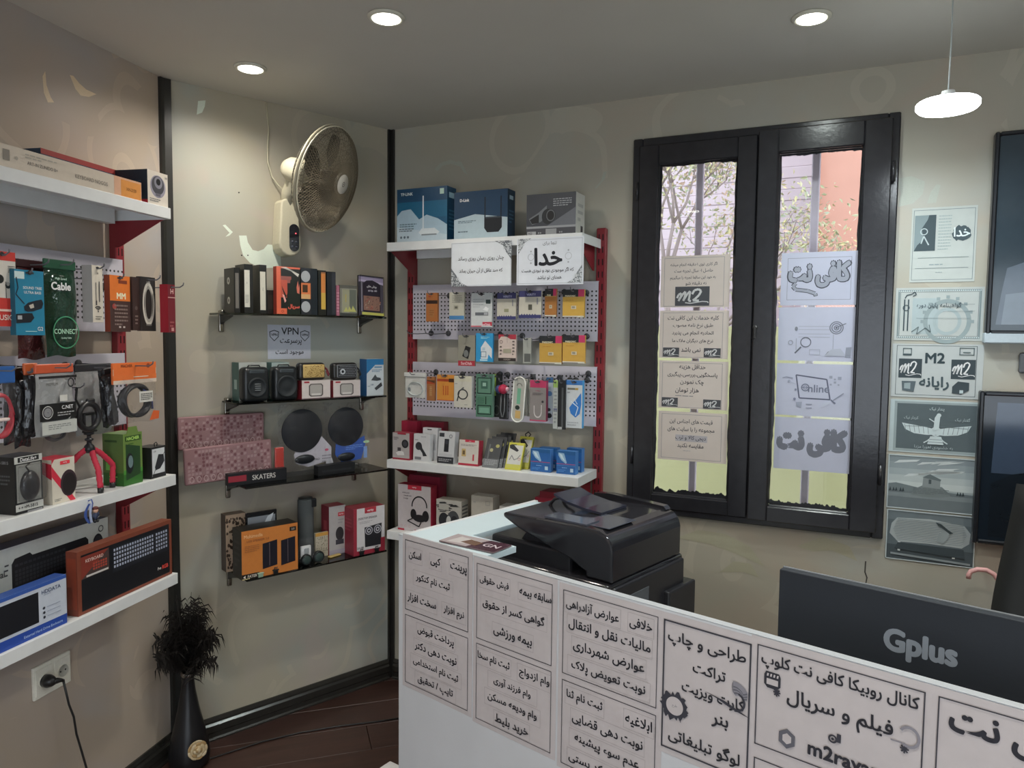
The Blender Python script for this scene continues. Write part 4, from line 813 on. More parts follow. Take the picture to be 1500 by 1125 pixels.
def e3(p):
    p.rect(.035, .05, .97, .93, '0d0f14'); p.rect(.035, .55, .30, .90, '6b2b22'); p.poly([(.035, .55), (.30, .55), (.30, .9)], '3b2f2d'); p.text('KEYBOARD', .16, .82, .05, 'b9a49c', .2); p.rect(.08, .56, .29, .59, 'a9a5a2'); p.keys(.14, .63, .28, .76, 6, 3, '8a3a2e')
    p.poly([(.33, .46), (.955, .46), (.955, .88), (.33, .88)], '15181f'); p.keys(.34, .52, .78, .86, 16, 5, '8e95a5', .4); p.keys(.80, .52, .945, .86, 5, 5, '8e95a5', .4); p.text('RGB', .91, .2, .1, 'b9413a', .07, .03); p.text('Pro', .84, .2, .06, 'c4c4c4', .04)
def e3s(p): p.rect(.1, .1, .9, .9, '70301f')
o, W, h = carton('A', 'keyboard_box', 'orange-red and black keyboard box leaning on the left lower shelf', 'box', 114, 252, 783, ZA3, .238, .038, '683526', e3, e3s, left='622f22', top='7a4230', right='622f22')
# ================================================================ middle wall: four smoked glass shelves
def glass_shelf(z, u0, u1, dep, lab, bl, br):
    o = tag(empty('glass_shelf', 'B', 0, 0, 0), lab, 'shelf', 'smoked glass shelves on the middle wall')
    MB().rbox(u0, u1, -dep, -.004, z - .007, z, (.5, .5, .5), .0015, 1).obj('glass_plate', TINT, o)
    for u in (bl, br):
        b = MB(); c = C('8a8780', 1.5)
        b.rbox(u - .010, u + .010, -.014, 0, z - .075, z + .012, c, .005, 3); b.rbox(u - .010, u + .010, -.040, -.010, z + .0005, z + .012, c, .004, 3)
        b.obj('bracket', CHROME, o); MB().prism([(-.012, z - .008), (-.115, z - .008), (-.115, z - .013), (-.03, z - .034), (-.012, z - .045)], u - .007, u + .007, (.03, .03, .03), 'x').obj('arm', METAL, o)
    return o
ZB = (1.737, 1.387, 1.064, .699)
glass_shelf(ZB[0], .160, .885, .152, 'topmost smoked glass shelf on the middle wall, carrying video tapes', .205, .83)
glass_shelf(ZB[1], .205, .885, .152, 'smoked glass shelf carrying portable speakers', .222, .84)
glass_shelf(ZB[2], .215, .862, .205, 'smoked glass shelf carrying pink bags and round mouse pads', .222, .80)
glass_shelf(ZB[3], .215, .852, .205, 'lowest smoked glass shelf, carrying the orange speaker carton', .222, .80)

z1 = ZB[0] + .0006; V = .142
def tape_side(p):
    p.rect(.04, .04, .96, .96, '161614')
    for y in (.28, .72): p.ell(.45, y, .14, 'a3a39b'); p.ell(.45, y, .06, '4b4b46')
def spine(c1='55534f', t=None, y0=.1, y1=.88, x0=.2, x1=.8):
    def f(p):
        p.rect(x0, y0, x1, y1, c1)
        if t: p.text(t, (x0 + x1) / 2, .62, .7, '33322e', .3, rot=pi / 2)
    return f
def sp_lab(p): p.rect(.0, .12, .62, .88, 'b0aea3'); p.text('MEMORY', .3, .62, .30, '2d2b27', .25, .02, rot=pi / 2); p.lines(.1, .5, .2, .38, 6, '7b7972', 3)
def sp_lab2(p): p.rect(.1, .07, .85, .86, 'aca99c'); p.text('KERTLAN', .48, .5, .30, '33312d', .4, .02, rot=pi / 2)
tp = 'video tapes on the topmost glass shelf'
carton('B', 'video_tape', 'black video tape showing both white reel hubs, first on the glass shelf', 'video tape', 343, 352, 392, z1, V, .100, '121210', spine('5b5853'), tape_side, tp, mat=PLAST)
carton('B', 'video_tape', 'tall black video tape with white spine label, second on the glass shelf', 'video tape', 358, 371, 387, z1, V, .09, '151513', sp_lab, None, tp, left='26241f', mat=PLAST)
carton('B', 'video_tape', 'black video tape with narrow cream spine label, third on the glass shelf', 'video tape', 380, 391, 388, z1, V, .10, '141412', sp_lab2, None, tp, left='3a3a34', mat=PLAST)
carton('B', 'small_black_box', 'short black box lying between the third tape and the orange film case', 'box', 391, 402, 425, z1, .11, .07, '17120f', lambda p: p.rect(.1, .2, .9, .8, '241d18'))
def f1(p):
    p.rect(.0, 0, 1, 1, 'b5563f'); p.rect(.18, .1, 1, .96, '1c1d1b'); p.rect(.18, .66, .62, .8, '7e4a44'); p.rect(.18, .35, .45, .72, 'a04a3c')
    p.poly([(.36, .0), (.36, .12), (.46, .2), (.42, .40), (.5, .52), (.55, .58), (.58, .72), (.66, .76), (.74, .72), (.76, .6), (.86, .52), (1, .44), (1, 0)], '1b211c'); p.poly([(.22, .6), (.3, .5), (.42, .38), (.36, .34), (.24, .52)], '20201c')
    p.poly([(.24, .42), (.32, .4), (.4, .28), (.34, .24), (.28, .34)], 'c08a82'); p.poly([(.84, .58), (.9, .72), (.94, .56), (.98, .66), (.96, .44), (.86, .46)], 'b0604f')
    p.text('سریال', .72, .16, .10, 'c0574a', .5, .03); p.rect(.0, 0, .42, .12, 'b8583f'); p.ring(.24, .06, .05, .015, '7b3027'); p.poly([(.18, .98), (.4, .99), (.9, .8), (.95, .86), (.5, .96)], 'b8b6ae')
carton('B', 'film_case', 'orange film case with a dark figure on the cover', 'film case', 405, 440, 391, z1, .146, .03, '1c1d1b', f1, None, None, left='7e2e24', top='2b2a27', mat=GLOSS)
def f2(p):
    p.rect(0, 0, .62, 1, '23262a'); p.ell(.28, .82, .28, '8d9093', .12); p.ell(.28, .17, .28, '8d9093', .12); p.rect(.0, .34, .58, .68, 'b5673f'); p.rect(.08, .48, .40, .64, '3b2a1c'); p.rect(0, .34, .55, .44, 'b08a5f'); p.rect(.62, 0, 1, 1, '1b2126')
carton('B', 'video_tape', 'video tape in a clear case with orange middle label right of the film case', 'video tape', 441, 465, 393, z1, .143, .03, '1b2126', f2, None, tp, top='2a2c2e', mat=GLOSS)
def f3(p): p.rect(.38, .13, .92, .93, 'b57238'); p.rect(.38, .13, .92, .5, 'ad8f3e'); p.rect(.38, .93, .92, .96, '8a5a3a')
carton('B', 'video_tape', 'black video tape with orange to yellow spine stripe', 'video tape', 466, 478, 396, z1, V, .09, '14150f', f3, None, tp, left='0f110f', mat=PLAST)
carton('B', 'video_tape', 'plain black video tape after the one with the orange stripe', 'video tape', 479, 492, 398, z1, V, .09, '15181c', lambda p: p.rect(.55, .02, .98, .98, '2a2c33'), None, tp, mat=PLAST)
def f4(p):
    p.rect(0, 0, 1, 1, '77766c'); p.rect(0, .9, 1, 1, '55554e'); p.rect(.14, .12, .55, .86, '8d8c74'); p.rect(.55, .12, .95, .86, '5d6259'); p.rect(.3, .45, .36, .7, 'a09358'); p.poly([(.2, .14), (.35, .3), (.45, .18), (.55, .32), (.65, .2), (.75, .34), (.95, .14)], 'a8a867'); p.rect(0, 0, 1, .1, '3e403e'); p.frame(.12, .1, .97, .88, .012, 'a3a294')
carton('B', 'cassette_case', 'small clear cassette case with a greenish inlay beside the pink-edged booklet', 'cassette', 498, 523, 418, z1, .135, .018, '6c6b60', f4, mat=GLOSS)
carton('B', 'booklet', 'thin pink-edged booklet between black tape and clear cassette case', 'booklet', 492.5, 497.5, 418, z1, .135, .07, '9a5f70', lambda p: p.lines(.1, .9, .1, .8, 7, 'b58592', 4))
def f5(p):
    p.rect(0, 0, 1, 1, '4a4650'); p.rect(.0, .84, 1, .97, '8d839c'); p.poly([(.0, .84), (.45, .88), (1, .80), (1, .86), (0, .9)], 'a59bb0'); p.rect(.16, .1, .88, .80, '2c2730'); p.poly([(.16, .8), (.3, .88), (.55, .9), (.8, .84), (.88, .78)], '2c2730')
    p.text('روش های', .52, .74, .07, 'c4bfc8', .4, .02); p.text('نقد ویدیو', .55, .64, .06, 'b5b0ba', .5, .02); p.rect(.18, .14, .84, .5, '7c5f54')
    rnd = random.Random(4)
    for i in range(36): x, y = rnd.uniform(.2, .8), rnd.uniform(.16, .46); p.poly([(x, y), (x + .05, y + .01), (x + .04, y + .05)], rnd.choice(['8a4a44', '9a8a78', '5c443c', 'a06a58', '6b5a50']))
    p.rect(.08, .02, .98, .085, 'a5a356'); p.rect(.04, .1, .10, .84, '6c6872'); p.frame(0, 0, 1, 1, .022, '1d1c20')
carton('B', 'picture_disc_case', 'tilted disc case with violet top and crowd picture on the topmost glass shelf', 'disc case', 526, 562, 404, z1 + .002, .13, .012, '2b2930', f5, mat=GLOSS, lean=-.10, roll=.045)

# paper sign
def sheet(F, name, label, px0, px1, pyt, pyb, v, art, col='b4b2b0', group=None, cat='sign', th=.0006, mat=None, roll=0, lean=0, w=None, h=None, curl=0):
    zm = (at(F, v, (px0 + px1) / 2, pyt)[1] + at(F, v, (px0 + px1) / 2, pyb)[1]) / 2; hh = h or abs(at(F, v, (px0 + px1) / 2, pyt)[1] - at(F, v, (px0 + px1) / 2, pyb)[1])
    u0, u1 = U(F, v, px0, zm), U(F, v, px1, zm); ww = w or (u1 - u0)
    o = MB().box(-ww / 2, ww / 2, 0, th, 0, hh, C(col, 1.7)).obj(name, mat or PAPER); place(o, F, (u0 + u1) / 2, v, zm - hh / 2, 0, lean, roll); tag(o, label, cat, group)
    p = Print(ww, hh, .00012, .00012); art(p); p.obj(o, 'print', mat or PAPER); return o, ww, hh
def vpn(p):
    p.rect(.003, .003, .997, .997, 'a3a6b0')
    for x in (.15, .86):
        def sh(k, c): p.poly([(x - .11 * k, .70 + .10 * k), (x, .70 + .15 * k), (x + .11 * k, .70 + .10 * k), (x + .10 * k, .70 - .05 * k), (x, .70 - .18 * k), (x - .10 * k, .70 - .05 * k)], c)
        sh(1, '2f3138'); sh(.84, 'a3a6b0'); p.text('VPN', x, .71, .07, '2f3138', .17, .03)
    p.text('VPN', .51, .82, .2, '26272c', .42, .012); p.text('پرسرعت', .53, .50, .2, '26272c', .5, .015); p.text('موجود است', .5, .2, .17, '26272c', .7, .015)
sheet('B', 'paper_sign', 'VPN paper sign with two shield marks on the middle wall', 392, 455, 476, 526, .002, vpn)

z2 = ZB[1] + .0006
carton('B', 'speaker_carton', 'white carton with teal side behind the first black speaker', 'box', 350, 391, 531, z2, .075, .07, 'a5a9a4', lambda p: p.lines(.1, .4, .5, .8, 4, '8a8f8b'), lambda p: (p.rect(0, 0, 1, 1, '3e5a56'), p.rect(.3, .3, .7, .55, '8fa39d')), left='3e5a56')
carton('B', 'speaker_carton', 'teal and white carton behind the second black speaker', 'box', 398, 424, 531, z2, .065, .06, '5f7f7f', lambda p: p.rect(0, .8, 1, 1, '9aa8a5'))
def blk(px0, px1, pyt, lab, rnd_):
    u0, u1 = U('B', .145, px0, z2 + .05), U('B', .145, px1, z2 + .05); w = u1 - u0; h = Z('B', .145, (u0 + u1) / 2, pyt) - z2
    o = tag(empty('portable_speaker', 'B', (u0 + u1) / 2, .145, z2), lab, 'speaker')
    MB().rbox(-w / 2, w / 2, 0, .06, 0, h, C('16191b'), .018, 4).obj('body', PLAST, o)
    Mx = Matrix.Translation((0, 0, h * .42)) @ Matrix.Rotation(pi / 2, 4, 'X'); r = w * (.40 if rnd_ else .34)
    MB().lathe([(r, -.002), (r + .003, .003), (r, .006), (r - .006, .005), (r * .8, .002), (r * .4, .0035), (.001, .006)], C('1c2023'), 28, Mx).obj('driver', MATTE, o)
    if not rnd_:
        for i in range(4): MB().rbox(-.012 + i * 0, .012, -.009, -.005, h * .42 - .012 + i * .008, h * .42 - .009 + i * .008, C('6e7376'), .001, 1).obj('slat', METAL, o)
    MB().rbox(-w * .28, w * .28, -.003, .004, h * .82, h * .93, C('30363a'), .003, 2).obj('control_panel', PLAST, o)
    MB().tube([(-w * .25, .03, h - .004), (-w * .2, .03, h + .006), (w * .2, .03, h + .006), (w * .25, .03, h - .004)], .003, C('16191b'), 6).obj('handle', PLAST, o)
blk(357, 396, 538, 'black box speaker with ribbed front disc, first on the speaker shelf', False)
blk(402, 438, 537, 'black box speaker with plain round front, second on the speaker shelf', True)
def spk_box(p):
    p.rect(0, .0, 1, .05, '5b4a4c'); p.rect(.08, .86, .26, .95, '8a2b33'); p.poly([(.24, .22), (.24, .72), (.30, .82), (.68, .82), (.74, .72), (.74, .22), (.68, .14), (.30, .14)], '4a4644'); p.poly([(.28, .24), (.28, .70), (.33, .77), (.65, .77), (.70, .70), (.70, .24), (.65, .19), (.33, .19)], '8d8a86'); p.rect(.33, .19, .65, .3, 'aaa7a3'); p.rect(.62, .045, .95, .075, '77716e')
def small_spk(bx0, bx1, sx0, sx1, gold):
    o, W, h = carton('B', 'speaker_carton', 'pinkish white window carton under the ' + ('gold' if gold else 'black and silver') + ' mini speaker', 'box', bx0, bx1, 557, z2, .145, .05, 'aca4a1', spk_box, None, None, left='6b2027')
    zz = z2 + h; u0, u1 = U('B', .145, sx0, zz + .03), U('B', .145, sx1, zz + .03); w = u1 - u0; hh = Z('B', .145, (u0 + u1) / 2, 531.5) - zz
    s = tag(empty('mini_speaker', 'B', (u0 + u1) / 2, .147, zz + .0004), ('gold-grilled' if gold else 'black mini speaker with silver-dotted grille and strap') + (' mini speaker with red strap on its carton' if gold else ''), 'speaker')
    MB().rbox(-w / 2, w / 2, .002, .045, 0, hh, C('1a1a1a'), .016, 5).obj('body', PLAST, s)
    MB().rbox(-w * .36, w * .44, -.001, .01, hh * .14, hh * .90, C('9b8453', 1.7) if gold else C('55585c'), .009, 4).obj('grille', METAL, s)
    rnd = random.Random(3 if gold else 4); p = Print(w, hh, .0002, .0013)
    if gold: p.polys([[(x, y), (x + .03, y + .012), (x + .02, y + .045), (x - .008, y + .03)] for x, y in ((rnd.uniform(.2, .88), rnd.uniform(.18, .82)) for _ in range(90))], '6f5a36')
    else:
        p.rect(.18, .2, .88, .85, '26282c'); ps = []
        for i in range(13):
            for j in range(6): x = .22 + i * .05 + (j % 2) * .025; y = .25 + j * .10; ps.append([(x, y), (x + .02, y), (x + .02, y + .05), (x, y + .05)])
        p.polys(ps, '7d8187'); p.ell(.36, .5, .1, '9ba0a6'); p.ell(.36, .5, .05, '26282c')
    p.obj(s, 'grille_print', GLOSS)
    MB().tube([(w * .48, .02, hh * .75), (w * .58, .018, hh * .6), (w * .66, .015, hh * .3), (w * .62, .012, hh * .22), (w * .55, .015, hh * .5)], [.004, .004, .0035, .003, .003], C('5a2028') if gold else C('1c1c1e'), 6).obj('strap', MATTE, s)
small_spk(442, 484, 438, 478, True); small_spk(488, 528, 488, 525, False)
def f6(p):
    p.rect(0, .84, 1, 1, '24618e'); p.poly([(0, .84), (.5, .84), (0, .6)], '24618e'); p.rect(.45, .76, .9, .8, '5b7f9a'); p.lines(.3, .9, .64, .72, 2, '4e6f8c'); p.poly([(.25, .42), (.5, .58), (.6, .5), (.8, .48), (.85, .42), (.6, .40)], '3c4044'); p.poly([(.45, .2), (.85, .36), (.92, .26), (.55, .14)], '33363a'); p.rect(.05, .25, .2, .27, '77868f'); p.text('USB', .3, .3, .04, '5b6f80', .2)
carton('B', 'adapter_box', 'tall blue-topped white adapter box at the end of the speaker shelf', 'box', 537, 562, 526, z2, .13, .06, 'a9b0b4', f6, left='1f4f7c')

# pink bags, pads
z3 = ZB[2] + .0006
def pink(seed):
    def f(p):
        rnd = random.Random(seed); p.rect(.02, .03, .98, .97, '7d6062'); ps = []; qs = []
        for i in range(24):
            for j in range(9):
                x, y = .03 + i * .0395, .05 + j * .10; t = rnd.random()
                if t < .4: ps.append([(x, y), (x + .03, y + .01), (x + .034, y + .07), (x + .004, y + .08)])
                elif t < .75: qs.append([(x + .018 + .016 * cos(a), y + .045 + .045 * sin(a)) for a in [k * pi / 4 for k in range(8)]])
        p.polys(ps, '8d7374'); p.polys(qs, '664448'); 
        for i in range(12): p.ring(.07 + i * .078, .14, .026, .008, '9b8483', .09)
    return f
def pinkbag(px0, px1, y0, y1, v, lab, seed, roll):
    zt = at('B', v, (px0 + px1) / 2, y0)[1]; zb = at('B', v, (px0 + px1) / 2, y1)[1]; zm = (zt + zb) / 2; u0, u1 = U('B', v, px0, zm), U('B', v, px1, zm); w, h = u1 - u0, zt - zb
    o = tag(empty('patterned_bag', 'B', (u0 + u1) / 2, v, zb), lab, 'bag', 'pink patterned bags on the glass shelf'); o.rotation_euler.y = roll
    MB().rbox(-w / 2, w / 2, .006, .022, 0, h, C('7b5e61'), .006, 3).obj('cloth', MATTE, o); p = Print(w, h, .0002, -.0056); pink(seed)(p); p.obj(o, 'print', PAPER); bag('wrapper', w * 1.02, h * 1.0, .03, o, FILM, seed)
pinkbag(262, 388, 608, 655, .045, 'upper dusty pink patterned bag in clear wrap, sticking out past the shelf end', 3, .0)
pinkbag(272, 400, 651, 703, .10, 'lower dusty pink patterned bag in glossy wrap, in front of the other', 4, -.03)
def f7(p): p.rect(0, .3, .3, .8, '7a2430'); p.text('SKATERS', .6, .5, .5, 'a9a6a3', .4)
carton('B', 'keyboard_sleeve', 'flat black sleeve lying along the shelf edge under the pink bags', 'package', 334, 420, 690, z3, .145, .03, '15161a', f7, yaw=.0)
o, W, h = pouch('B', 'red_pack', 'shiny red wrapped pack between the pink bags and round mouse pads', 'bag', 402, 419, 643, 690, .12, .02, 8, None, mat=FILM)
MB().rbox(-W * .4, W * .4, .006, .014, .004, h - .006, C('8f2b24', 1.9), .004, 2).obj('red_card', GLOSS, o); o.location.z = z3 + .002
def mousepad(cx, cy, rpx, cc, lab, cardpts, oval, art):
    v = .11; u, z = at('B', v, cx, cy); r = rpx * (P3('B', u, v, z) - CAMP).dot(W_) / FPX * 1.06
    o = tag(empty('mouse_pad', 'B', u, v, z3), lab, 'mouse pad'); cz = z - z3
    MB().prism([(x * r, cz + y * r) for x, y in cardpts], .004, .0055, C(cc), 'y').obj('backing_card', CARD, o)
    MB().lathe([(r - .001, -.001), (r, .0005), (r, .0028), (r - .001, .004)], C('101319'), 48, Matrix.Translation((0, .0035, cz)) @ Matrix.Rotation(pi / 2, 4, 'X')).obj('pad', MATTE, o)
    MB().ell((oval[0] * r, -.002, cz + oval[1] * r), (r * .5, .009, r * .22), C('15181c'), 20, 10).obj('wrist_rest', PLAST, o)
    p = Print(2 * r, 2 * r, .0002, -.0038); art(p); p.obj(o, 'card_print', CARD, Matrix.Translation((0, 0, cz - r)))
    bg_ = bag('pouch', 2.5 * r, cz + r * 1.25, .026, o, FILM, int(cx)); bg_.location = (r * .1, -.006, 0)
def g1(p): p.text('MOUSE PAD', .75, -.2, .05, '33333a', .4, .02); p.lines(1.0, 1.25, -.3, -.1, 3, '77747c', 2); p.ell(1.12, .0, .05, 'a34a60', .03); p.poly([(1.1, -.25), (1.25, -.2), (1.3, -.35), (1.1, -.4)], '9a9aa0')
mousepad(443, 631, 30, 'a19ea6', 'round black mouse pad on a white card in a clear bag', [(-.25, -.7), (.2, -.85), (1.0, -.35), (1.5, -.9), (1.45, -1.5), (.3, -1.72), (-.3, -1.5), (-.4, -1.1)], (.1, -1.33), g1)
def g2(p): p.lines(.5, 1.0, -.12, .02, 3, '5b7fc0', 5); p.ell(1.1, .06, .09, '9dbb9a', .035); p.rect(1.02, -.36, 1.12, -.06, '7290c4')
mousepad(507, 625, 27, '2c4c94', 'round black mouse pad on a blue card in a clear bag', [(-.55, -.6), (.1, -.95), (1.1, -.55), (1.15, -1.0), (.9, -1.75), (-.2, -1.85), (-.6, -1.4)], (.0, -1.55), g2)
carton('B', 'black_pad', 'low black padded rest lying before the two round mouse pads', 'wrist rest', 466, 520, 680, z3, .165, .04, '101114', lambda p: p.rect(.1, .3, .9, .5, '1c1d20'), mat=MATTE)

# lowest shelf
z4 = ZB[3] + .0006
def leo(p):
    rnd = random.Random(8); p.rect(0, 0, 1, 1, '8d7a68')
    p.polys([[(x + s * cos(a) * rnd.uniform(.6, 1.1), y + s * .5 * sin(a) * rnd.uniform(.6, 1.1)) for a in [k * pi / 3 for k in range(6)]] for x, y, s in ((rnd.uniform(.06, .94), rnd.uniform(.04, .96), rnd.uniform(.04, .085)) for _ in range(120))], '33271f')
carton('B', 'patterned_box', 'leopard-patterned box behind the orange speaker carton', 'box', 331, 361, 753, z4, .06, .05, '5b4d40', leo, left='3a2f28')
def tab_(p): p.rect(.05, .04, .95, .92, '787c82'); p.poly([(.3, .3), (.6, .5), (.9, .95), (.7, .9), (.4, .6)], 'b5bac0'); p.poly([(.1, .2), (.5, .3), (.5, .6), (.15, .7)], '9ca2a8')
carton('B', 'tablet_screen', 'silvery film-covered screen with black rim behind the orange speaker carton', 'screen', 361, 406, 749, z4, .085, .01, '101114', tab_, mat=SHINY)
def g3(p):
    p.rect(0, 0, 1, 1, 'a5652f'); p.poly([(.0, .0), (.3, .0), (.3, .11), (.0, .11)], '17130f'); p.text('FATER', .18, .055, .06, 'b5ada3', .16, .02); p.poly([(.02, .055), (.06, .09), (.06, .02)], 'b5ada3'); p.rect(.85, .84, .97, .93, '1b1613'); p.text('2.0', .91, .885, .04, 'a5a09a', .08)
    for x in (.36, .69): p.poly([(x, .15), (x, .68), (x + .26, .72), (x + .26, .19)], '14131c'); p.rect(x + .12, .2, x + .126, .68, '6d5f62')
    p.text('Multimedia', .2, .88, .07, 'c09a70', .32); p.text('USB SPEAKER 2.0', .28, .78, .045, '7c4a2a', .45); p.lines(.05, .3, .55, .7, 4, '8a5730', 6); p.lines(.0, .25, -.0, .03, 1, 'c0b080')
carton('B', 'speaker_carton', 'big orange carton picturing two black speakers', 'box', 354, 436.5, 772, z4, .198, .09, '13110f', g3, lambda p: p.lines(.2, .8, .2, .8, 5, '2a2725', 3), front='a5652f', left='141210', top='16140f')
u = U('B', .08, 448, .8); zt = Z('B', .08, u, 730) - z4; o = tag(empty('cylinder_speaker', 'B', u, .08, z4), 'tall grey cylinder speaker behind the white adapter packs', 'speaker')
MB().lathe([(.030, 0), (.0335, .004), (.0335, zt - .006), (.030, zt)], C('46494a'), 28).obj('body', attr_mat('speaker_cloth', .85, .2, 300, .3), o); MB().lathe([(.0345, 0), (.0345, .006)], C('17181a'), 28).obj('base_ring', PLAST, o); MB().lathe([(.031, zt), (.031, zt + .004), (.025, zt + .006)], C('202224'), 28).obj('top_cap', PLAST, o)
MB().rbox(.012, .034, -.036, -.018, zt - .035, zt + .002, C('17181a'), .004, 2).obj('strap', MATTE, o)
def g4(p): p.rect(.12, .25, .8, .62, 'b9bcbc'); p.rect(.3, .35, .62, .58, '9a9d9e'); p.ell(.45, .8, .12, '3a3c3d', .05); p.rect(.7, .1, .8, .9, 'a3a6a6')
pouch('B', 'adapter_pack', 'clear pack with a white charger cube beside the orange carton', 'package', 438, 461, 785, 820, .15, .016, 12, None, content=lambda o, W, h, th: (MB().rbox(-W * .36, W * .3, .002, .014, h * .12, h * .7, C('b9bcbb', 1.8), .004, 2).obj('charger_cube', MATTE, o), MB().rbox(-W * .16, W * .14, -.0005, .004, h * .35, h * .6, C('8d9092', 1.5), .002, 1).obj('socket', MATTE, o)))[0].location.z = z4 + .001
def g5(p):
    rnd = random.Random(2); p.rect(0, 0, 1, 1, '9a9383'); p.rect(0, .86, 1, 1, 'a57c3e')
    p.polys([[(x, y), (x + .06, y + .01), (x + .04, y + .05)] for x, y in ((rnd.uniform(.05, .9), rnd.uniform(.1, .8)) for _ in range(60))], '4b483e')
carton('B', 'card_pack', 'cream speckled card pack with orange top beside the dark red camera carton', 'package', 462, 481, 780, z4, .11, .012, '9a9383', g5, right='8a2f2c')
for px, lab in ((450, 'small round black speaker, left one of the pair on the lowest glass shelf'), (468, 'small round black speaker, right one of the pair on the lowest glass shelf')):
    u = U('B', .185, px, z4 + .024); r = .0225 if px < 460 else .0245
    o = tag(empty('round_speaker', 'B', u, .185, z4), lab, 'speaker'); Mx = Matrix.Translation((0, 0, r + .001)) @ Matrix.Rotation(pi / 2, 4, 'X')
    MB().lathe([(r - .004, -.018), (r, -.014), (r, -.003), (r - .003, 0), (r * .75, -.003)], C('16191a'), 28, Mx).obj('body', PLAST, o); MB().lathe([(r * .75, -.002), (r * .5, .001), (.001, .002)], C('2e3a38'), 24, Mx, False).obj('dome', GLOSS, o)
MB().rbox(-.03, .03, 0, .02, 0, .006, C('a08a55'), .002, 1).obj('gift_card', CARD); place(bpy.data.objects['gift_card'], 'B', U('B', .15, 492, z4), .15, z4, .2); tag(bpy.data.objects['gift_card'], 'yellowish card lying on the lowest glass shelf before the camera carton', 'card')
def g6(p): p.rect(.55, .78, .95, .86, '9c2f38'); p.text('verity', .75, .82, .04, 'c9b9b9', .3); p.ell(.65, .42, .25, '2a2a2c', .14); p.rect(.4, .2, .9, .3, '33343a'); p.lines(.55, .9, .62, .74, 2, '7b7a7c'); p.rect(0, 0, 1, .1, '85808a')
carton('B', 'camera_carton', 'dark red and grey camera carton behind the white-fronted speaker carton', 'box', 482, 506, 741, z4, .12, .07, '8f8d8c', g6, lambda p: p.rect(.3, .5, .7, .7, '8a3a42'), left='6b1e2b', top='7a2230')
def g7(p):
    p.rect(0, 0, .10, 1, '7d2432'); p.rect(.0, 0, 1, .09, '7d2432'); p.rect(.35, .88, .72, 1, '8f2733'); p.text('verity', .53, .93, .06, 'd3c4c4', .28, .02); p.text('DESKTOP SPEAKER', .45, .78, .045, '4b494c', .6); p.lines(.18, .6, .66, .72, 2, '8d8a8c'); p.poly([(.36, .15), (.34, .58), (.90, .62), (.88, .15)], '1a1b20')
    for x in (.48, .76): p.ell(x, .50, .12, '3a3b42'); p.ring(x, .50, .12, .02, '9b9ba2'); p.ell(x, .5, .06, 'a5a5ab'); p.ell(x, .5, .035, '24252a')
    p.rect(.86, 0, 1, .3, '7d2432'); p.text('2.0 USB', .2, .16, .05, '33343a', .2, .02)
carton('B', 'speaker_carton', 'dark red carton with a white front picturing a pair of ringed speakers', 'box', 518, 563.5, 743, z4, .198, .09, 'aaa7a8', g7, lambda p: p.lines(.2, .8, .5, .8, 4, '8a3040', 3), left='75202f', top='7a2532')
for k, (px, lab) in enumerate(((382, 'tiny pale green clip at the front edge before the orange carton'), (404, 'tiny black clip at the front edge before the orange carton'), (530, 'tiny black clip before the ringed-speaker carton, left one'), (552, 'tiny black clip before the ringed-speaker carton, right one'))):
    u = U('B', .2045, px, z4); o = tag(empty('edge_clip', 'B', u, .2045, z4), lab, 'clip'); c = C('7c8f7c') if k == 0 else C('131415')
    MB().rbox(-.010, .010, -.004, .004, .0, .016, c, .003, 2).obj('body', PLAST, o); MB().rbox(-.013, .013, -.005, .005, .014, .019, c, .002, 2).obj('lip', PLAST, o)
    if k: MB().tube([(-.006, 0, .018), (-.005, 0, .027), (.004, 0, .024), (.007, 0, .028)], .002, c, 5).obj('wire', PLAST, o)

# ================================================================ wall fan
fu, fz = at('B', .27, 478, 263); fan = tag(empty('wall_fan', 'B', 0, 0, 0), 'round wall fan with mesh-covered cage and pale motor', 'fan')
CR = C('a5a08c', 1.6); DK = C('5c5649', 1.1)
angf = R(90 - 106); fdir = Vector((cos(angf) * cos(R(17)), sin(angf) * cos(R(17)), -sin(R(17))))   # world direction
inv = Matrix.Rotation(-FR['B'][3], 3, 'Z'); fl = inv @ fdir; Q = fl.to_track_quat('Z', 'Y').to_matrix().to_4x4()
FM = Matrix.Translation((fu, -.27, fz)) @ Q; RF = .205
hd = empty('fan_head', loc=(0, 0, 0)); hd.parent = fan; hd.matrix_local = FM
def dome(t, s, H): return RF * t, s * H * (1 - t ** 2.6) + s * .012
b = MB(); 
for s, H in ((1, .055), (-1, .075)):
    for k in range(60):
        a = 2 * pi * k / 60; b.tube([(dome(t, s, H)[0] * cos(a), dome(t, s, H)[0] * sin(a), dome(t, s, H)[1]) for t in (.2, .45, .7, .88, .97, 1)], .0011, DK, 4, cap=False)
    for t in (.4, .62, .8, .93): r, h = dome(t, s, H); b.tube([(r * cos(2 * pi * i / 40), r * sin(2 * pi * i / 40), h) for i in range(40)], .0013, DK, 4, True)
tag(b.obj('cage_wires', METAL, hd), kind='stuff')
b = MB(); b.tube([((RF + .003) * cos(2 * pi * i / 48), (RF + .003) * sin(2 * pi * i / 48), 0.0) for i in range(48)], .0065, C('8f8a78', 1.3), 8, True); b.obj('cage_rim', METAL, hd)
b = MB(); b.tube([((RF + .002) * cos(2 * pi * i / 48), (RF + .002) * sin(2 * pi * i / 48), .010) for i in range(48)], .0028, C('b5b19f', 1.6), 6, True); b.obj('rim_cord', METAL, hd)
b = MB(); NS = 100
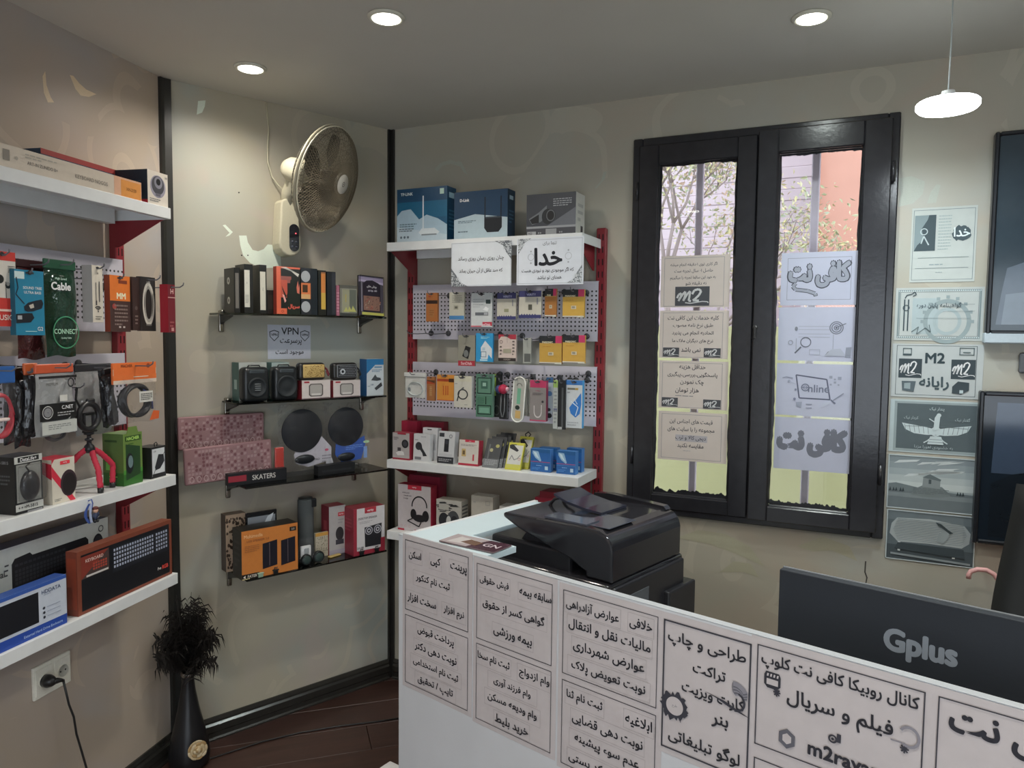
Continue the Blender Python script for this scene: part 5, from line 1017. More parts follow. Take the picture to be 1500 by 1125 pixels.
for sg in (1, -1):
    for k in range(NS):
        a0 = 2 * pi * k / NS; pts = []
        for i in range(13):
            t = .18 + .82 * i / 12; a = a0 + sg * .95 * (1 - t); r, h = dome(t, 1, .062); pts.append((r * cos(a), r * sin(a), h + .003))
        b.tube(pts, .0008, C('7a705e', 1.25), 3, cap=False)
tag(b.obj('mesh_cover', attr_mat('net', .6, .3, 80), hd), kind='stuff')
MB().lathe([(.042, .062), (.043, .070), (.038, .077), (.001, .079)], C('aba79d', 1.7), 32).obj('front_badge', METAL, hd)
p = Print(.05, .05, .0001, 0); p.ring(.5, .5, .2, .05, '55534c'); p.ell(.5, .5, .06, '55534c'); p.obj(hd, 'badge_print', CARD, Matrix.Translation((0, -.025, .0795)) @ Matrix.Rotation(-pi / 2, 4, 'X'))
for k in range(5):
    a = 2 * pi * k / 5 + .3; b = MB()
    def bl(s, t, a=a):
        r = .03 + .145 * t; w = (.5 + .35 * sin(pi * t)) * (1 - .25 * t); an = a + (s - .5) * w * 1.5; return (r * cos(an), r * sin(an), -.005 + .03 * (s - .5) * (1 - .3 * t))
    b.grid(bl, 6, 8, C('4a483f', 1.0)); b.obj('blade', attr_mat('blade_plastic', .3, .5, 20), hd)
MB().lathe([(.001, -.03), (.035, -.028), (.038, .02), (.03, .03), (.001, .033)], C('55524a', 1.0), 24).obj('blade_hub', METAL, hd)
MB().lathe([(.001, -.20), (.03, -.195), (.047, -.17), (.052, -.13), (.050, -.095), (.060, -.09), (.060, -.082), (.001, -.08)], CR, 32).obj('motor_housing', MATTE, hd)
# wall body with control panel
bu, bz1 = at('B', .05, 421, 292); bz0 = Z('B', .05, bu, 376); w = .082; cxb = bu
def rr_poly(cx, z0, z1, w0, w1, n=8):
    r0, r1 = w0 / 2, w1 / 2; p = [(cx + r0 * cos(pi + pi * i / n), z0 + r0 + r0 * sin(pi + pi * i / n)) for i in range(n + 1)]; p += [(cx + r1 * cos(pi * i / n), z1 - r1 * .5 + r1 * .5 * sin(pi * i / n)) for i in range(n + 1)]; return p
b = MB(); b.prism(rr_poly(cxb, bz0, bz1, .096, .074), -.075, 0, CR, 'y'); bb = b.obj('wall_body', MATTE, fan); mod = bb.modifiers.new('soft', 'BEVEL'); mod.width = .012; mod.segments = 3; mod.limit_method = 'ANGLE'
b = MB(); b.prism([(cxb + .016 + .021 * cos(pi + pi * i / 8), bz0 + .042 + .021 * sin(pi + pi * i / 8)) for i in range(9)] + [(cxb + .016 + .021 * cos(pi * i / 8), bz0 + .112 + .021 * sin(pi * i / 8)) for i in range(9)], -.078, -.070, C('16171c'), 'y'); b.obj('control_panel', SHINY, fan)
MB().cyl((cxb + .022, -.0795, bz0 + .095), .0028, .002, (.8, .1, .12), 10, 'y').obj('indicator_light', emit_mat('red_led', (1, .08, .1), 1.6), fan)
b = MB()
for i in range(2):
    for j in range(2): b.cyl((cxb + .008 + i * .016, -.0785, bz0 + .04 + j * .02), .005, .001, C('3a3d48'), 12, 'y')
b.obj('touch_buttons', PLAST, fan)
bk = FM @ Vector((0, 0, -.15)); b = MB(); b.tube([(cxb, -.045, bz1 - .03), (cxb, -.06, bz1 + .03), (bk.x, bk.y, bk.z - .02), tuple(bk)], [.030, .027, .024, .022], CR, 14); b.obj('neck', MATTE, fan)
cp = []
for px, py, v in ((390, 150, .006), (391.5, 170, .008), (393.5, 190, .010), (392, 215, .012), (392.5, 238, .016), (398, 258, .02), (408, 272, .03), (420, 282, .05)): uu, zz = at('B', v, px, py); cp.append((uu, -v, min(zz, HC - .001)))
MB().tube(cp, .0028, C('a8a48f', 1.5), 6).obj('power_cord', MATTE, fan)
# ================================================================ right wall unit, top shelf
zt = 2.0537
def r1(p):
    p.rect(0, .45, 1, 1, '1c5470'); p.rect(0, .75, 1, 1, '1c3d57'); p.poly([(0, 0), (1, 0), (1, .3), (.82, .42), (.6, .5), (.45, .42), (.28, .62), (.1, .6), (0, .5)], '8fa4b0'); p.poly([(0, 0), (1, 0), (1, .12), (0, .3)], 'a0aeb6'); p.text('TP-LINK', .2, .90, .05, 'b9c7cf', .32, .03)
    p.rect(.86, .86, .94, .96, '9bb3a8'); p.rect(.52, .22, .545, .85, 'b5bcc0'); p.poly([(.44, .17), (.5, .25), (.76, .25), (.86, .17), (.8, .13), (.5, .13)], 'b5bcbf'); p.rect(.5, .12, .8, .145, '6c757a'); p.lines(.06, .40, .28, .36, 2, '50626e', 3); p.lines(.05, .35, .2, .27, 2, '3f4c56', 5)
    for i in range(3): p.ell(.09 + i * .07, .10, .022, '55626c')
def r1s(p): p.rect(0, 0, 1, 1, '16405c'); p.rect(.2, .8, .8, .9, '8fb0bf'); p.lines(.2, .8, .2, .6, 6, '3a6a85', 3)
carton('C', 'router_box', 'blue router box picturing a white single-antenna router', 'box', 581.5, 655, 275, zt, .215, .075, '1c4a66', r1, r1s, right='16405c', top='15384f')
def r2(p):
    p.rect(0, 0, 1, 1, '15324a'); p.rect(0, .0, 1, .3, '93a3aa'); p.poly([(0, .3), (.0, .42), (.4, .52), (1, .42), (1, .2), (0, .2)], '93a3aa'); p.text('D-Link', .2, .82, .055, 'c2ccd2', .22, .04); p.rect(.575, .4, .60, .86, '0e1b28'); p.rect(.87, .42, .895, .86, '0e1b28')
    p.poly([(.575, .42), (.61, .45), (.86, .45), (.9, .42), (.90, .22), (.84, .13), (.63, .13), (.575, .22)], '11161c'); p.rect(.6, .42, .88, .445, '343a40'); p.lines(.08, .42, .34, .40, 2, '4d5c66', 2); p.lines(.08, .3, .14, .19, 1, '4d5c66', 2)
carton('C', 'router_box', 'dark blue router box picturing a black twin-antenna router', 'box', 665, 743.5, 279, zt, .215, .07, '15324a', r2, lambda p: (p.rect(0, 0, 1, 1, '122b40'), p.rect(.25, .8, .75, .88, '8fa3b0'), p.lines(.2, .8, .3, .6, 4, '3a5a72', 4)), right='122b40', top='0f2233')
def r3(p):
    p.rect(0, .22, 1, 1, '33363c'); p.poly([(.4, .22), (1, .22), (1, .65)], '55585e'); p.rect(0, 0, 1, .22, '3a3b40'); p.rect(0, .19, 1, .24, '7d7f82'); p.rect(.02, .03, .2, .12, '8d8f92'); p.rect(.4, .02, .62, .17, '7b7d7f'); p.text('HD', .08, .075, .05, '26282c')
    p.poly([(.05, .42), (.25, .56), (.42, .72), (.42, .5), (.3, .34), (.12, .28)], '5b5f63'); p.poly([(.07, .40), (.26, .52), (.26, .32), (.12, .30)], '17191c'); p.ell(.44, .46, .12, '1d2024', .18); p.ell(.50, .48, .10, '101215', .15); p.ring(.5, .48, .09, .02, '4b4e52', .14); p.lines(.55, .92, .68, .88, 4, '85888c', 3)
    for i in range(4): p.ell(.26 + i * .04 + (.35 if i > 1 else 0), .08, .016, '77797c')
carton('C', 'webcam_box', 'grey box with white side picturing a round camera device', 'box', 771, 843.5, 283, zt, .20, .10, '33363c', r3, lambda p: (p.rect(0, 0, 1, 1, 'a9a9a4'), p.rect(.55, .02, .8, .25, '2b2c30'), p.lines(.2, .8, .3, .8, 3, '8d8e8c', 4)), right='a9a9a4', top='26282c')

def orn(p, cx, cy, sx, sy, c, seed):
    rnd = random.Random(seed); ps = []
    for _ in range(70):
        a, b_ = rnd.random(), rnd.random()
        if a + b_ > 1: a, b_ = 1 - a, 1 - b_
        x, y, s = cx + sx * a, cy + sy * b_, rnd.uniform(.008, .018); an = rnd.random() * 6
        ps.append([(x + s * cos(an + k * 2.1), y + s * 1.4 * sin(an + k * 2.1)) for k in range(3)])
    p.polys(ps, c)
def q1(p):
    p.frame(.005, .01, .995, .99, .008, '8f9499'); 
    for (cx, cy, sx, sy, s) in ((1, 1, -.27, -.42, 1), (0, 0, .28, .42, 2)): p.poly([(cx, cy), (cx + sx, cy), (cx + sx * .5, cy + sy * .25), (cx + sx * .32, cy + sy * .6), (cx, cy + sy)], '5b6064'); orn(p, cx, cy, sx * .9, sy * .9, 'a3a7aa', s)
    p.text('چنان روزی رسان روزی رساند', .5, .62, .2, '2b2d31', .76, .012); p.text('که صد عاقل از آن حیران بماند', .5, .35, .2, '2b2d31', .72, .012)
sheet('C', 'paper_sign', 'ornamented couplet sign hung from the shelf edge under the router boxes', 661, 749, 354, 419, .258, q1, 'aeb2b6', cat='sign')
def q2(p):
    p.frame(.02, .03, .98, .97, .006, '8f9499')
    for (cx, cy, sx, sy, s) in ((0.02, 1, .2, -.33, 1), (.98, 0.03, -.22, .38, 2)): p.poly([(cx, cy), (cx + sx, cy), (cx + sx * .5, cy + sy * .25), (cx + sx * .32, cy + sy * .6), (cx, cy + sy)], '6d7276'); orn(p, cx, cy, sx * .9, sy * .9, 'aeb2b5', s)
    p.text('خدا', .48, .60, .36, '1f2126', .42, .03); p.text('تنها برای', .5, .88, .09, '4b4e52', .24, .0); p.text('که اگر موجودی بود و نبودی هست', .47, .31, .13, '2b2d31', .78, .01); p.text('همتای تو نباشد', .5, .15, .12, '3b3d41', .36, .008)
    for x in (.22, .78):
        p.ring(x, .6, .05, .008, '9a9ea2'); p.ell(x, .72, .012, '8b8f93'); p.ell(x, .47, .012, '8b8f93')
sheet('C', 'paper_sign', 'sign with one large calligraphic word hung from the shelf edge under the grey camera box', 757, 855, 348, 417, .258, q2, 'b0b4ba', cat='sign')

# ================================================================ right wall, pegboard goods
VH = .19
def C_(px0, px1, pyt, pyb, lab, col, art=None, board=None, th=.012, v=VH, name='card_pack', cat='package', L=.19, **k):
    o, W, h = hanging('C', name, lab, cat, px0, px1, pyt, pyb, v, th, col, art, **k)
    if board: hk(board, 'C', o, h, L)
    return o, W, h
def h1(p): p.rect(0, .62, 1, .74, '2b1c17'); p.ell(.5, .3, .22, '8b6038', .16); p.lines(.3, .7, .2, .42, 3, '7a4a28', 3); p.rect(.2, .85, .4, .9, '8a3a30')
C_(624, 641, 429, 471, 'small orange-brown pack at the left end of the top hook row', '915a30', h1, pc1)
def h2(p): p.rect(0, 0, 1, .14, '3f6f9a'); p.lines(.2, .85, .6, .9, 4, '6b6a60', 3, .35); p.rect(.3, .36, .62, .52, '8c8a7a'); p.rect(.38, .4, .56, .48, '55544c')
C_(658, 680, 428, 468, 'cream card with blue foot, second in the top hook row', 'a19f92', h2, pc1)
def h3(p):
    p.rect(.70, .68, .92, .80, '2b3a3a'); p.rect(0.55, .04, 1, .15, 'a03040'); p.text('SanDisk', .7, .07, .07, 'c9a9ae', .55, .03); p.rect(0, 0, .5, .04, 'a0565e'); p.rect(.2, .34, .82, .43, '55585c'); p.rect(.62, .355, .8, .415, '8f9396'); p.lines(.1, .6, .55, .85, 4, '8d9193', 2, .25); p.poly([(.55, .5), (.7, .6), (.85, .54), (.8, .46)], 'bfc3c5')
C_(690, 721, 429, 479, 'tall white memory stick card with red corner in the top hook row', 'a9adad', h3, pc1)
def hv(p): p.rect(0, .78, 1, 1, '35365c'); p.text('VERITY', .55, .86, .08, 'a5a7c0', .8, .02); p.rect(0, 0, 1, .12, '33355c'); p.rect(.38, .28, .62, .40, '77775f'); p.rect(.8, .5, .86, .74, '75767a'); p.polys([[(x, .12), (x + .07, .12), (x + .035, .17)] for x in (.1, .22, .34, .46, .58, .7)], '33355c')
C_(728, 756, 429, 468, 'white and violet memory card pack, left one of the two in the top hook row', 'a3a094', hv, pc1)
def hv2(p): hv(p); p.rect(.38, .28, .62, .45, 'a3a094'); p.rect(.43, .30, .6, .5, '46463e')
C_(760, 793, 426, 466, 'white and violet memory card pack, right one of the two in the top hook row', 'a8a599', hv2, pc1)
def hy(p, t='PARSONIC'): p.rect(0, .72, 1, 1, '1e2124'); p.rect(.72, .72, 1, 1, '9c2f50'); p.text(t, .36, .77, .06, 'b9b498', .62, .03); p.rect(0, .72, 1, .74, 'a5854a'); p.rect(0, 0, 1, .06, 'a9a79a'); p.rect(0, .0, .7, .02, '5b4c50'); p.rect(.4, .30, .64, .42, 'a59d88'); p.rect(.44, .33, .58, .40, '7b7566'); p.lines(.15, .85, .60, .64, 1, '9a6d2a')
C_(798, 815, 423, 464, 'narrow brownish orange card beside the yellow one in the top hook row', '8c5e30', lambda p: hy(p, 'PAR'), pc1)
C_(824, 856, 424, 465, 'yellow card with black and pink head at the right end of the top hook row', 'a8863c', hy, pc1)
# second row
def i1(p): p.rect(0, 0, 1, .17, '8e2b35'); p.text('SanDisk', .5, .085, .09, 'b9989b', .8, .03); p.poly([(.25, .32), (.45, .66), (.75, .6), (.6, .22)], '1e1f20'); p.ell(.47, .40, .14, '5f6260', .12); p.lines(.2, .7, .7, .85, 2, '77756c', 2)
C_(671, 696, 491, 536, 'clear pack with dark memory stick and red foot, second hook row', '77756a', i1, pc1, .008)
def i2(p): p.poly([(.3, .1), (.3, .5), (.55, .74), (.95, .46), (.95, .12), (.75, .26), (.7, .1)], 'b0b5b8'); p.frame(.3, .16, .62, .36, .03, '4a6474'); p.rect(.38, .4, .55, .5, '8fa0aa'); p.rect(.25, .04, .7, .08, 'a9c5d2'); p.lines(.3, .8, .8, .88, 2, '8fc0d8', 2)
C_(697, 722, 488, 530, 'bright blue memory card pack in the second hook row', '2b7ca8', i2, pc1)
def i3(p): p.rect(0, .82, 1, 1, '8a2c38'); p.poly([(0, .78), (.15, .92), (.45, .92), (.7, .82), (1, .82), (1, .7), (0, .7)], 'a99b93'); p.rect(0, 0, 1, .12, '2a2422'); p.text('MEMORY', .5, .06, .05, '8f8880', .7); p.rect(.28, .30, .74, .46, '84806f'); p.ring(.16, .72, .09, .03, '6b5b58'); 
C_(730, 756, 490, 529, 'pinkish white card with dark foot, second hook row', 'a99b93', lambda p: (i3(p), p.lines(.08, .2, .2, .6, 3, '4a4340', 3), p.lines(.8, .92, .2, .8, 5, '4a4340', 4)), pc1)
C_(766, 778, 495, 532, 'slim grey card in clear film, second hook row', '83857f', lambda p: p.rect(.15, .05, .95, .38, '4c4e4c'), pc1, .006)
C_(790, 823, 492, 533, 'yellow card with black and pink head, left of two in the second hook row', 'a07f3a', hy, pc1, right='8c5e30')
C_(824, 857, 491, 532, 'yellow card with black and pink head, right of two in the second hook row', 'a8843c', hy, pc1)
for u_, z_ in ((.245, 1.668), (.335, 1.668)): hook(pc1, 'C', u_, z_, .20)
# third row
def wire_in(col, r=.0022, turns=2, rx=.34, rz=.26, cz=.4):
    def f(o, W, h, th): b = MB(); coil(b, 0, th * .2, h * cz, W * rx, h * rz, turns, r, C(col, 1.7), 3); b.obj('cable', PLAST, o); MB().rbox(-W * .32, -W * .2, 0, .006, h * .3, h * .42, C('6b7072'), .002, 1).obj('cable_plug', PLAST, o)
    return f
o, W, h = pouch('C', 'cable_bag', 'clear bag with thin white looped cable, left end of the third hook row', 'bag', 591, 623, 546, 584, .22, .014, 41, True, 'a9a9a6', .16, wire_in('9aa09e')); MB().box(-W * .46, W * .46, .008, .009, .004, h * .9, C('a8a8a3', 1.7)).obj('inner_card', PAPER, o); hook(pc2, 'C', (o.location.xy - B0).dot(FR['C'][1]), o.location.z + h - .004, .22)
def j1(p): p.rect(0, .72, 1, .86, '4a2f20'); p.poly([(0, .82), (.4, .8), (1, .74), (1, .7), (0, .7)], '8e3d24'); p.rect(.35, .2, .65, .6, '9d7c55'); p.lines(.3, .7, .2, .6, 5, '8a5a33', 2)
C_(625, 637, 552, 587, 'narrow brownish orange card in the third hook row', '8a5a36', j1)
def j2(p): p.rect(0, .74, 1, .84, '8e3a20'); p.rect(.7, .72, 1, .86, '3a2316'); p.rect(.36, .22, .42, .58, 'a04c26'); p.rect(.5, .22, .56, .58, 'a04c26'); p.rect(.62, .22, .68, .58, 'a04c26'); p.text('FATER', .4, .9, .05, '8a4a24', .5); p.rect(0, 0, 1, .03, '9a4028')
C_(640, 665, 549, 587, 'wide orange card with cable picture in the third hook row', 'b07632', j2, pc2)
def j3(p): p.rect(0, .83, 1, 1, 'aaa795'); p.ring(.5, .42, .30, .07, '2a2c2c', .17); p.line([(.32, .54), (.18, .2)], .06, '2a2c2c'); p.line([(.4, .56), (.56, .64)], .08, '4a4c4c'); p.lines(.05, .32, .74, .77, 1, '3a3b39'); p.lines(.6, .92, .08, .11, 1, '5b5c58')
C_(665, 691, 551, 597, 'white cable box picturing a black loop in the third hook row', 'a9a69b', j3, pc2, .02, name='cable_box', cat='box', right='c2c2bf')
def j4(p):
    p.rect(.04, .50, .94, .94, '4f6f5f'); p.frame(.08, .54, .92, .92, .05, '1e2d29'); p.rect(.3, .66, .7, .84, '39554a'); p.rect(.4, .72, .6, .8, '7c9a8c'); p.rect(.04, .05, .94, .48, '476a58'); p.frame(.1, .06, .92, .28, .05, '1a2824'); p.rect(.2, .10, .8, .22, '5f8573'); p.lines(.1, .5, .3, .46, 6, '355244', 3); p.line([(.6, .3), (.6, .48)], .06, '203229')
C_(697, 722, 548, 611, 'green see-through pack with a coiled dark cable in the third hook row', '456556', j4, pc2, .016, mat=GLOSS, right='6f9280')
C_(721, 733, 548, 611, 'black pack with yellow-green strip behind the red foam microphone', '191c1b', lambda p: (p.rect(0, .5, .45, 1, '7b9440'), p.ring(.55, .16, .4, .1, '3a3f3d', .12)), pc2, .02, v=.15)
u, z = at('C', .20, 735, 570); o = tag(empty('foam_microphone', 'C', u, .20, z), 'clip microphone with red and blue foam ball in a dark pack, third hook row', 'microphone')
MB().ell((.006, 0, 0), (.021, .020, .020), C('8c2038', 1.7), 18, 12).obj('red_foam', MATTE, o); MB().ell((-.012, .002, -.001), (.018, .017, .018), C('31355a', 1.5), 18, 12).obj('blue_foam', MATTE, o); MB().ell((.024, -.002, 0), (.009, .010, .010), C('b58d96'), 12, 8).obj('foam_tip', MATTE, o)
b = MB(); b.rbox(-.016, .026, .006, .016, -.125, -.018, C('1c1d1f'), .004, 2); b.obj('holder', PLAST, o); MB().tube([(-.004, .004, -.02), (-.006, .002, -.09), (.0, .002, -.115), (.006, .002, -.115), (.012, .002, -.09), (.012, .004, -.02)], .0024, C('55585a'), 6).obj('clip_wire', METAL, o); hook(pc2, 'C', u + .004, z + .035, .2)
# long looped cable card
zt_ = at('C', .2, 757, 552)[1]; zb_ = at('C', .2, 757, 618)[1]; u0, u1 = U('C', .2, 749, 1.4), U('C', .2, 766, 1.4); w = u1 - u0; h = zt_ - zb_; o = tag(empty('cable_card', 'C', (u0 + u1) / 2, .2, zb_), 'long round-ended white pack with green strip in the third hook row', 'package'); o.rotation_euler.y = .07
r = w / 2; prf = [(r * cos(pi + pi * i / 10), r + r * sin(pi + pi * i / 10)) for i in range(11)] + [(r * cos(pi * i / 10), h - r + r * sin(pi * i / 10)) for i in range(11)]
MB().prism(prf, 0, .010, C('8f8f88'), 'y').obj('card', CARD, o); MB().tube([(x, -.001, z) for x, z in prf], .0028, C('b4b4ae', 1.8), 6, True).obj('rim', MATTE, o)
p = Print(w, h); p.rect(.35, .4, .65, .75, '5f8f76'); p.rect(.3, .08, .75, .25, 'a58a58'); p.ell(.45, .32, .2, '26302b', .05); p.ring(.5, .8, .25, .08, '6b6b66', a0=0, a1=pi); p.obj(o, 'print', GLOSS); hook(pc2, 'C', (u0 + u1) / 2, zt_ - .008, .21)
for k in range(3): C_(762 + k * 5, 768 + k * 5, 554 + k, 608 + k, ('nearest of the thin cream packs right of the round-ended one', 'middle thin cream pack right of the round-ended one', 'thin cream pack touching the pink-edged one')[k], ('8f8c80', '85827a', '7b7972')[k], lambda p: p.rect(.2, .1, .8, .9, '9a978c'), None, .010, v=.185 - .012 * k)
def j5(p): p.rect(0, .82, 1, 1, '96304f'); p.rect(0, .0, 1, .03, '96304f'); p.text('TYPE-C', .5, .74, .03, '8a3a4f', .6); p.ring(.5, .22, .25, .06, 'a5a19f', .14, a0=pi, a1=2 * pi); p.rect(.25, .22, .3, .38, 'a5a19f'); p.rect(.7, .22, .75, .4, 'a5a19f'); p.ell(.8, .48, .07, '26262a', .03); p.lines(.2, .8, .64, .70, 2, '4c4648', 3)
C_(776, 800, 557, 617, 'grey cable pack with deep pink edges in the third hook row', '6f6a68', j5, pc2, .022, right='8c2a4c')
def j6(p): p.rect(0, .88, 1, 1, '33557c'); p.ell(.5, .62, .4, '4f6f96', .06); p.ell(.5, .1, .4, '1e2228', .06); p.ell(.4, .24, .3, '2c2e34', .04)
C_(800, 810, 553, 615, 'narrow blue-topped white pack beside the pink-edged one', '9ba3aa', j6, pc2, .010, v=.15)
C_(810, 817, 557, 628, 'long thin pale strip pack left of the black one', '8f9390', lambda p: (p.rect(0, .85, 1, 1, '7b9450'), p.rect(.1, .35, .9, .42, '4b4e66'), p.lines(.2, .8, .1, .8, 9, '6c6f70', 3)), pc2, .006, v=.2)
C_(817, 828, 557, 629, 'long thin black strip pack beside the blue and white cable pack', '191b1d', lambda p: (p.rect(.5, .05, .75, .85, '3f4244'), p.rect(.0, .0, .6, .05, '8d8f8f')), pc2, .012, v=.2)
def j7(p): p.rect(0, .90, 1, 1, '2f5f96'); p.poly([(.92, .74), (.95, .5), (.85, .3), (.6, .22), (.3, .3), (.2, .42), (.4, .52), (.62, .6)], '2b62a0'); p.line([(.3, .56), (.75, .44), (.6, .26)], .05, 'a9b5bf'); p.line([(.5, .62), (.7, .5)], .04, 'a9b5bf'); p.rect(.08, .80, .55, .84, '5b5a50'); p.rect(.56, .80, .75, .84, '9a7c3a'); p.lines(.08, .4, .72, .77, 1, '7c8084'); p.lines(.1, .8, .04, .14, 2, '85898c')
C_(829, 853, 557, 627, 'blue and white cable pack at the right end of the third hook row', 'a5a9ab', j7, pc2, .022, right='3a8ac0')
hook(pc2, 'C', 1.0, 1.508, .12)

# ================================================================ right wall unit, middle shelf
zm_ = 1.1138
def CC(*a, **k): return carton('C', *a, **k)
CC('car_holder_box', 'plain red-topped box behind the first car phone holder box', 'box', 588, 611, 617, zm_, .09, .05, '8a2036')
CC('car_holder_box', 'dark red box at the back between the first two white boxes', 'box', 617, 650, 618, zm_, .06, .04, '6a1c2b')
def k1(p): p.rect(0, 0, 1, .06, '7c2432'); p.ell(.74, .6, .2, '1e1e20', .16); p.ell(.74, .6, .12, '35353a', .1); p.poly([(.2, .25), (.45, .35), (.65, .3), (.7, .18), (.3, .15)], 'b0aeac'); p.lines(.08, .35, .72, .85, 3, '5b5658', 3); p.rect(.3, .94, .8, 1, '8a2a38'); p.rect(.3, .32, .5, .45, '3a3638')
CC('car_holder_box', 'red and grey phone holder box, first on the middle shelf of the right unit', 'box', 575, 600, 634, zm_, .225, .045, '8f8a88', k1, None, right='7b2232', top='7b2232', left='7b2232')
def k2(p): p.poly([(.15, .5), (.3, .62), (.5, .6), (.55, .48), (.75, .3), (.85, .2), (.6, .18), (.55, .3), (.4, .42), (.2, .42)], '202226'); p.ell(.32, .55, .2, '26282c', .15); p.lines(.08, .45, .75, .8, 1, '55565a'); p.rect(.1, .05, .5, .15, '5b5c60'); p.text('HOLDER', .6, .9, .04, '6b6c70', .4)
CC('car_holder_box', 'white box picturing a black phone holder arm, front one of the pair', 'box', 605, 629, 636, zm_, .215, .03, 'a5a5a6', k2, None, right='b0b1b3', lean=-.06, top='9a9a9a')
CC('car_holder_box', 'white box with a hang tab behind the phone holder arm box', 'box', 618, 640, 627, zm_, .165, .03, 'aaaaab', lambda p: (p.rect(.5, .3, .9, .8, '8f9092'), p.rect(.3, .93, .6, .96, '2b2b2d')), None, right='a2a3a6', lean=-.06)
def k3(p): p.rect(0, 0, 1, .2, '26282c'); p.rect(.08, .22, .9, .3, '9a9b9d'); p.rect(.38, .36, .66, .76, '1b1d20'); p.rect(.44, .6, .6, .72, '2e3036'); p.rect(.05, .82, .35, .94, '2a2c30'); p.ring(.75, .85, .1, .03, '5b5c60'); p.lines(.1, .9, .05, .15, 2, '8b8c8e')
CC('car_holder_box', 'white and black box picturing an upright black device, middle shelf of the right unit', 'box', 640, 664, 632, zm_, .215, .035, 'a3a4a5', k3, None, right='9fa0a2', lean=-.13)
def k4(p): p.rect(0, 0, 1, .08, '8e2536'); p.rect(.3, .92, .8, 1, 'a02c3c'); p.poly([(.15, .35), (.15, .65), (.35, .65), (.38, .35)], 'a08a5a'); p.rect(.2, .42, .32, .58, '5b4a34'); p.text('verity', .55, .955, .04, 'd0c0c0', .3); p.lines(.1, .9, .76, .84, 2, '7b7370', 3); p.rect(.72, .2, .8, .45, 'a03a44')
CC('adapter_box', 'small white box with red foot and gold picture, middle shelf of the right unit', 'box', 671, 700, 645, zm_, .215, .04, 'aaa49c', k4, None, right='8c2536', top='8c2536', lean=-.1)
def k5(seed):
    def f(p):
        rnd = random.Random(seed); p.rect(0, 0, 1, .3, '5b5e60'); p.lines(.1, .9, .08, .28, 4, '85888a', seed); p.ell(.75, .75, .12, '8d8a55', .06); p.ell(.4, .6, .12, '8d8a6a', .06); p.rect(.2, .3, .3, .8, '55585a'); p.rect(.5, .3, .6, .7, '3c3e40')
    return f
for k in range(4): CC('cable_card', ('front of the dark cable cards leaning on the middle shelf', 'second of the dark cable cards leaning on the middle shelf', 'third of the dark cable cards leaning on the middle shelf', 'rearmost of the dark cable cards leaning on the middle shelf')[k], 'package', 706 + k * 6, 729 + k * 6, 641 - k * 3, zm_, .215 - .012 * k, .006, ('3a3c3e', '333537', '2c2e30', '232527')[k], k5(k), lean=-.42, group=None)
def k6(p):
    p.rect(.06, .06, .94, .9, 'a5a5a0'); p.rect(.06, .06, .94, .2, '9c9a4a'); p.poly([(.05, .9), (.3, .92), (.7, .72), (.6, .66), (.1, .78)], '202226'); p.line([(.2, .35), (.3, .52), (.5, .36), (.7, .42), (.85, .56)], .04, '55585c'); p.ring(.82, .4, .08, .02, '8c3a40'); p.rect(.15, .9, .5, .93, '3c3c30')
o, W, h = CC('cable_box', 'yellow cable box leaning back, front one of the pair', 'box', 739, 762, 647, zm_, .215, .014, 'a09c38', k6, None, right='8c8a30', lean=-.42)
o, W, h = CC('cable_box', 'yellow cable box leaning back behind the other yellow one', 'box', 754, 774, 638, zm_, .175, .014, '969236', k6, None, right='8c8a30', lean=-.40)
MB().tube([(-.006, .006, h), (-.012, .006, h + .012), (.0, .006, h + .022), (.012, .006, h + .012), (.006, .006, h)], .003, (.02, .02, .02), 6).obj('hang_loop', PLAST, o)
def k7(p):
    p.rect(0, .84, 1, 1, '1e4a78'); p.poly([(.1, .92), (.4, .9), (.55, .5), (.5, .45), (.25, .6), (.1, .8)], '7b9ab2'); p.poly([(.15, .88), (.3, .84), (.45, .56), (.25, .68)], 'a9b9c2'); p.rect(0, .42, 1, .45, '8c4a6a'); p.rect(.0, .36, 1, .38, '3f6fa0'); p.lines(.3, .8, .25, .3, 1, '7fa0c2'); p.rect(.74, .1, .9, .26, '8fa5b5'); p.lines(.1, .5, .08, .2, 2, '4a7ab0')
for k, (a, b_, t, v, lab) in enumerate(((777, 806, 658, .20, 'blue pack with pale cable picture, front left of the four'), (790, 816, 656, .14, 'blue pack with pale cable picture, back left of the four'), (815, 843, 661, .20, 'blue pack with pale cable picture, front right of the four'), (830, 852, 657, .14, 'blue pack with pale cable picture, back right of the four'))):
    CC('cable_box', lab, 'box', a, b_, t, zm_, v, .035, '214f86', k7, None, 'blue cable packs on the middle shelf', right='3a6ea8', top='2f5f96')
# ---- lower shelf of the right unit
zl = .7978
def l1(p):
    p.rect(.3, .9, .72, 1, '9c2636'); p.text('verity', .5, .95, .04, 'd3b9bb', .28, .02); p.text('WIRELESS', .24, .82, .03, '4b4648', .34); p.text('Headphones', .3, .76, .035, '3b3638', .44, .02); p.text('V-H50', .24, .70, .03, '4b4648', .26, .02)
    p.ring(.66, .56, .24, .035, '1d1c1f', .22, a0=-.1, a1=pi + .1); p.ell(.48, .38, .09, '17171a', .11); p.ell(.85, .36, .10, '17171a', .12); p.ell(.67, .30, .2, '1c1c1f', .08); p.line([(.45, .28), (.3, .22), (.65, .12), (.72, .22)], .03, '1d1c1f'); p.rect(.52, 0, 1, .045, '8c2434'); p.rect(0, 0, .2, .04, '8c2434')
    for i in range(3): p.ring(.12 + i * .12, .1, .03, .006, '9c7078')
CC('headphone_box', 'white-fronted red headphone carton on the lowest shelf of the right unit', 'box', 583, 631, 711, zl, .21, .05, 'a39d9e', l1, lambda p: p.rect(0, 0, 1, 1, '8a2136'), right='8a2136', top='8a2136', left='8a2136')
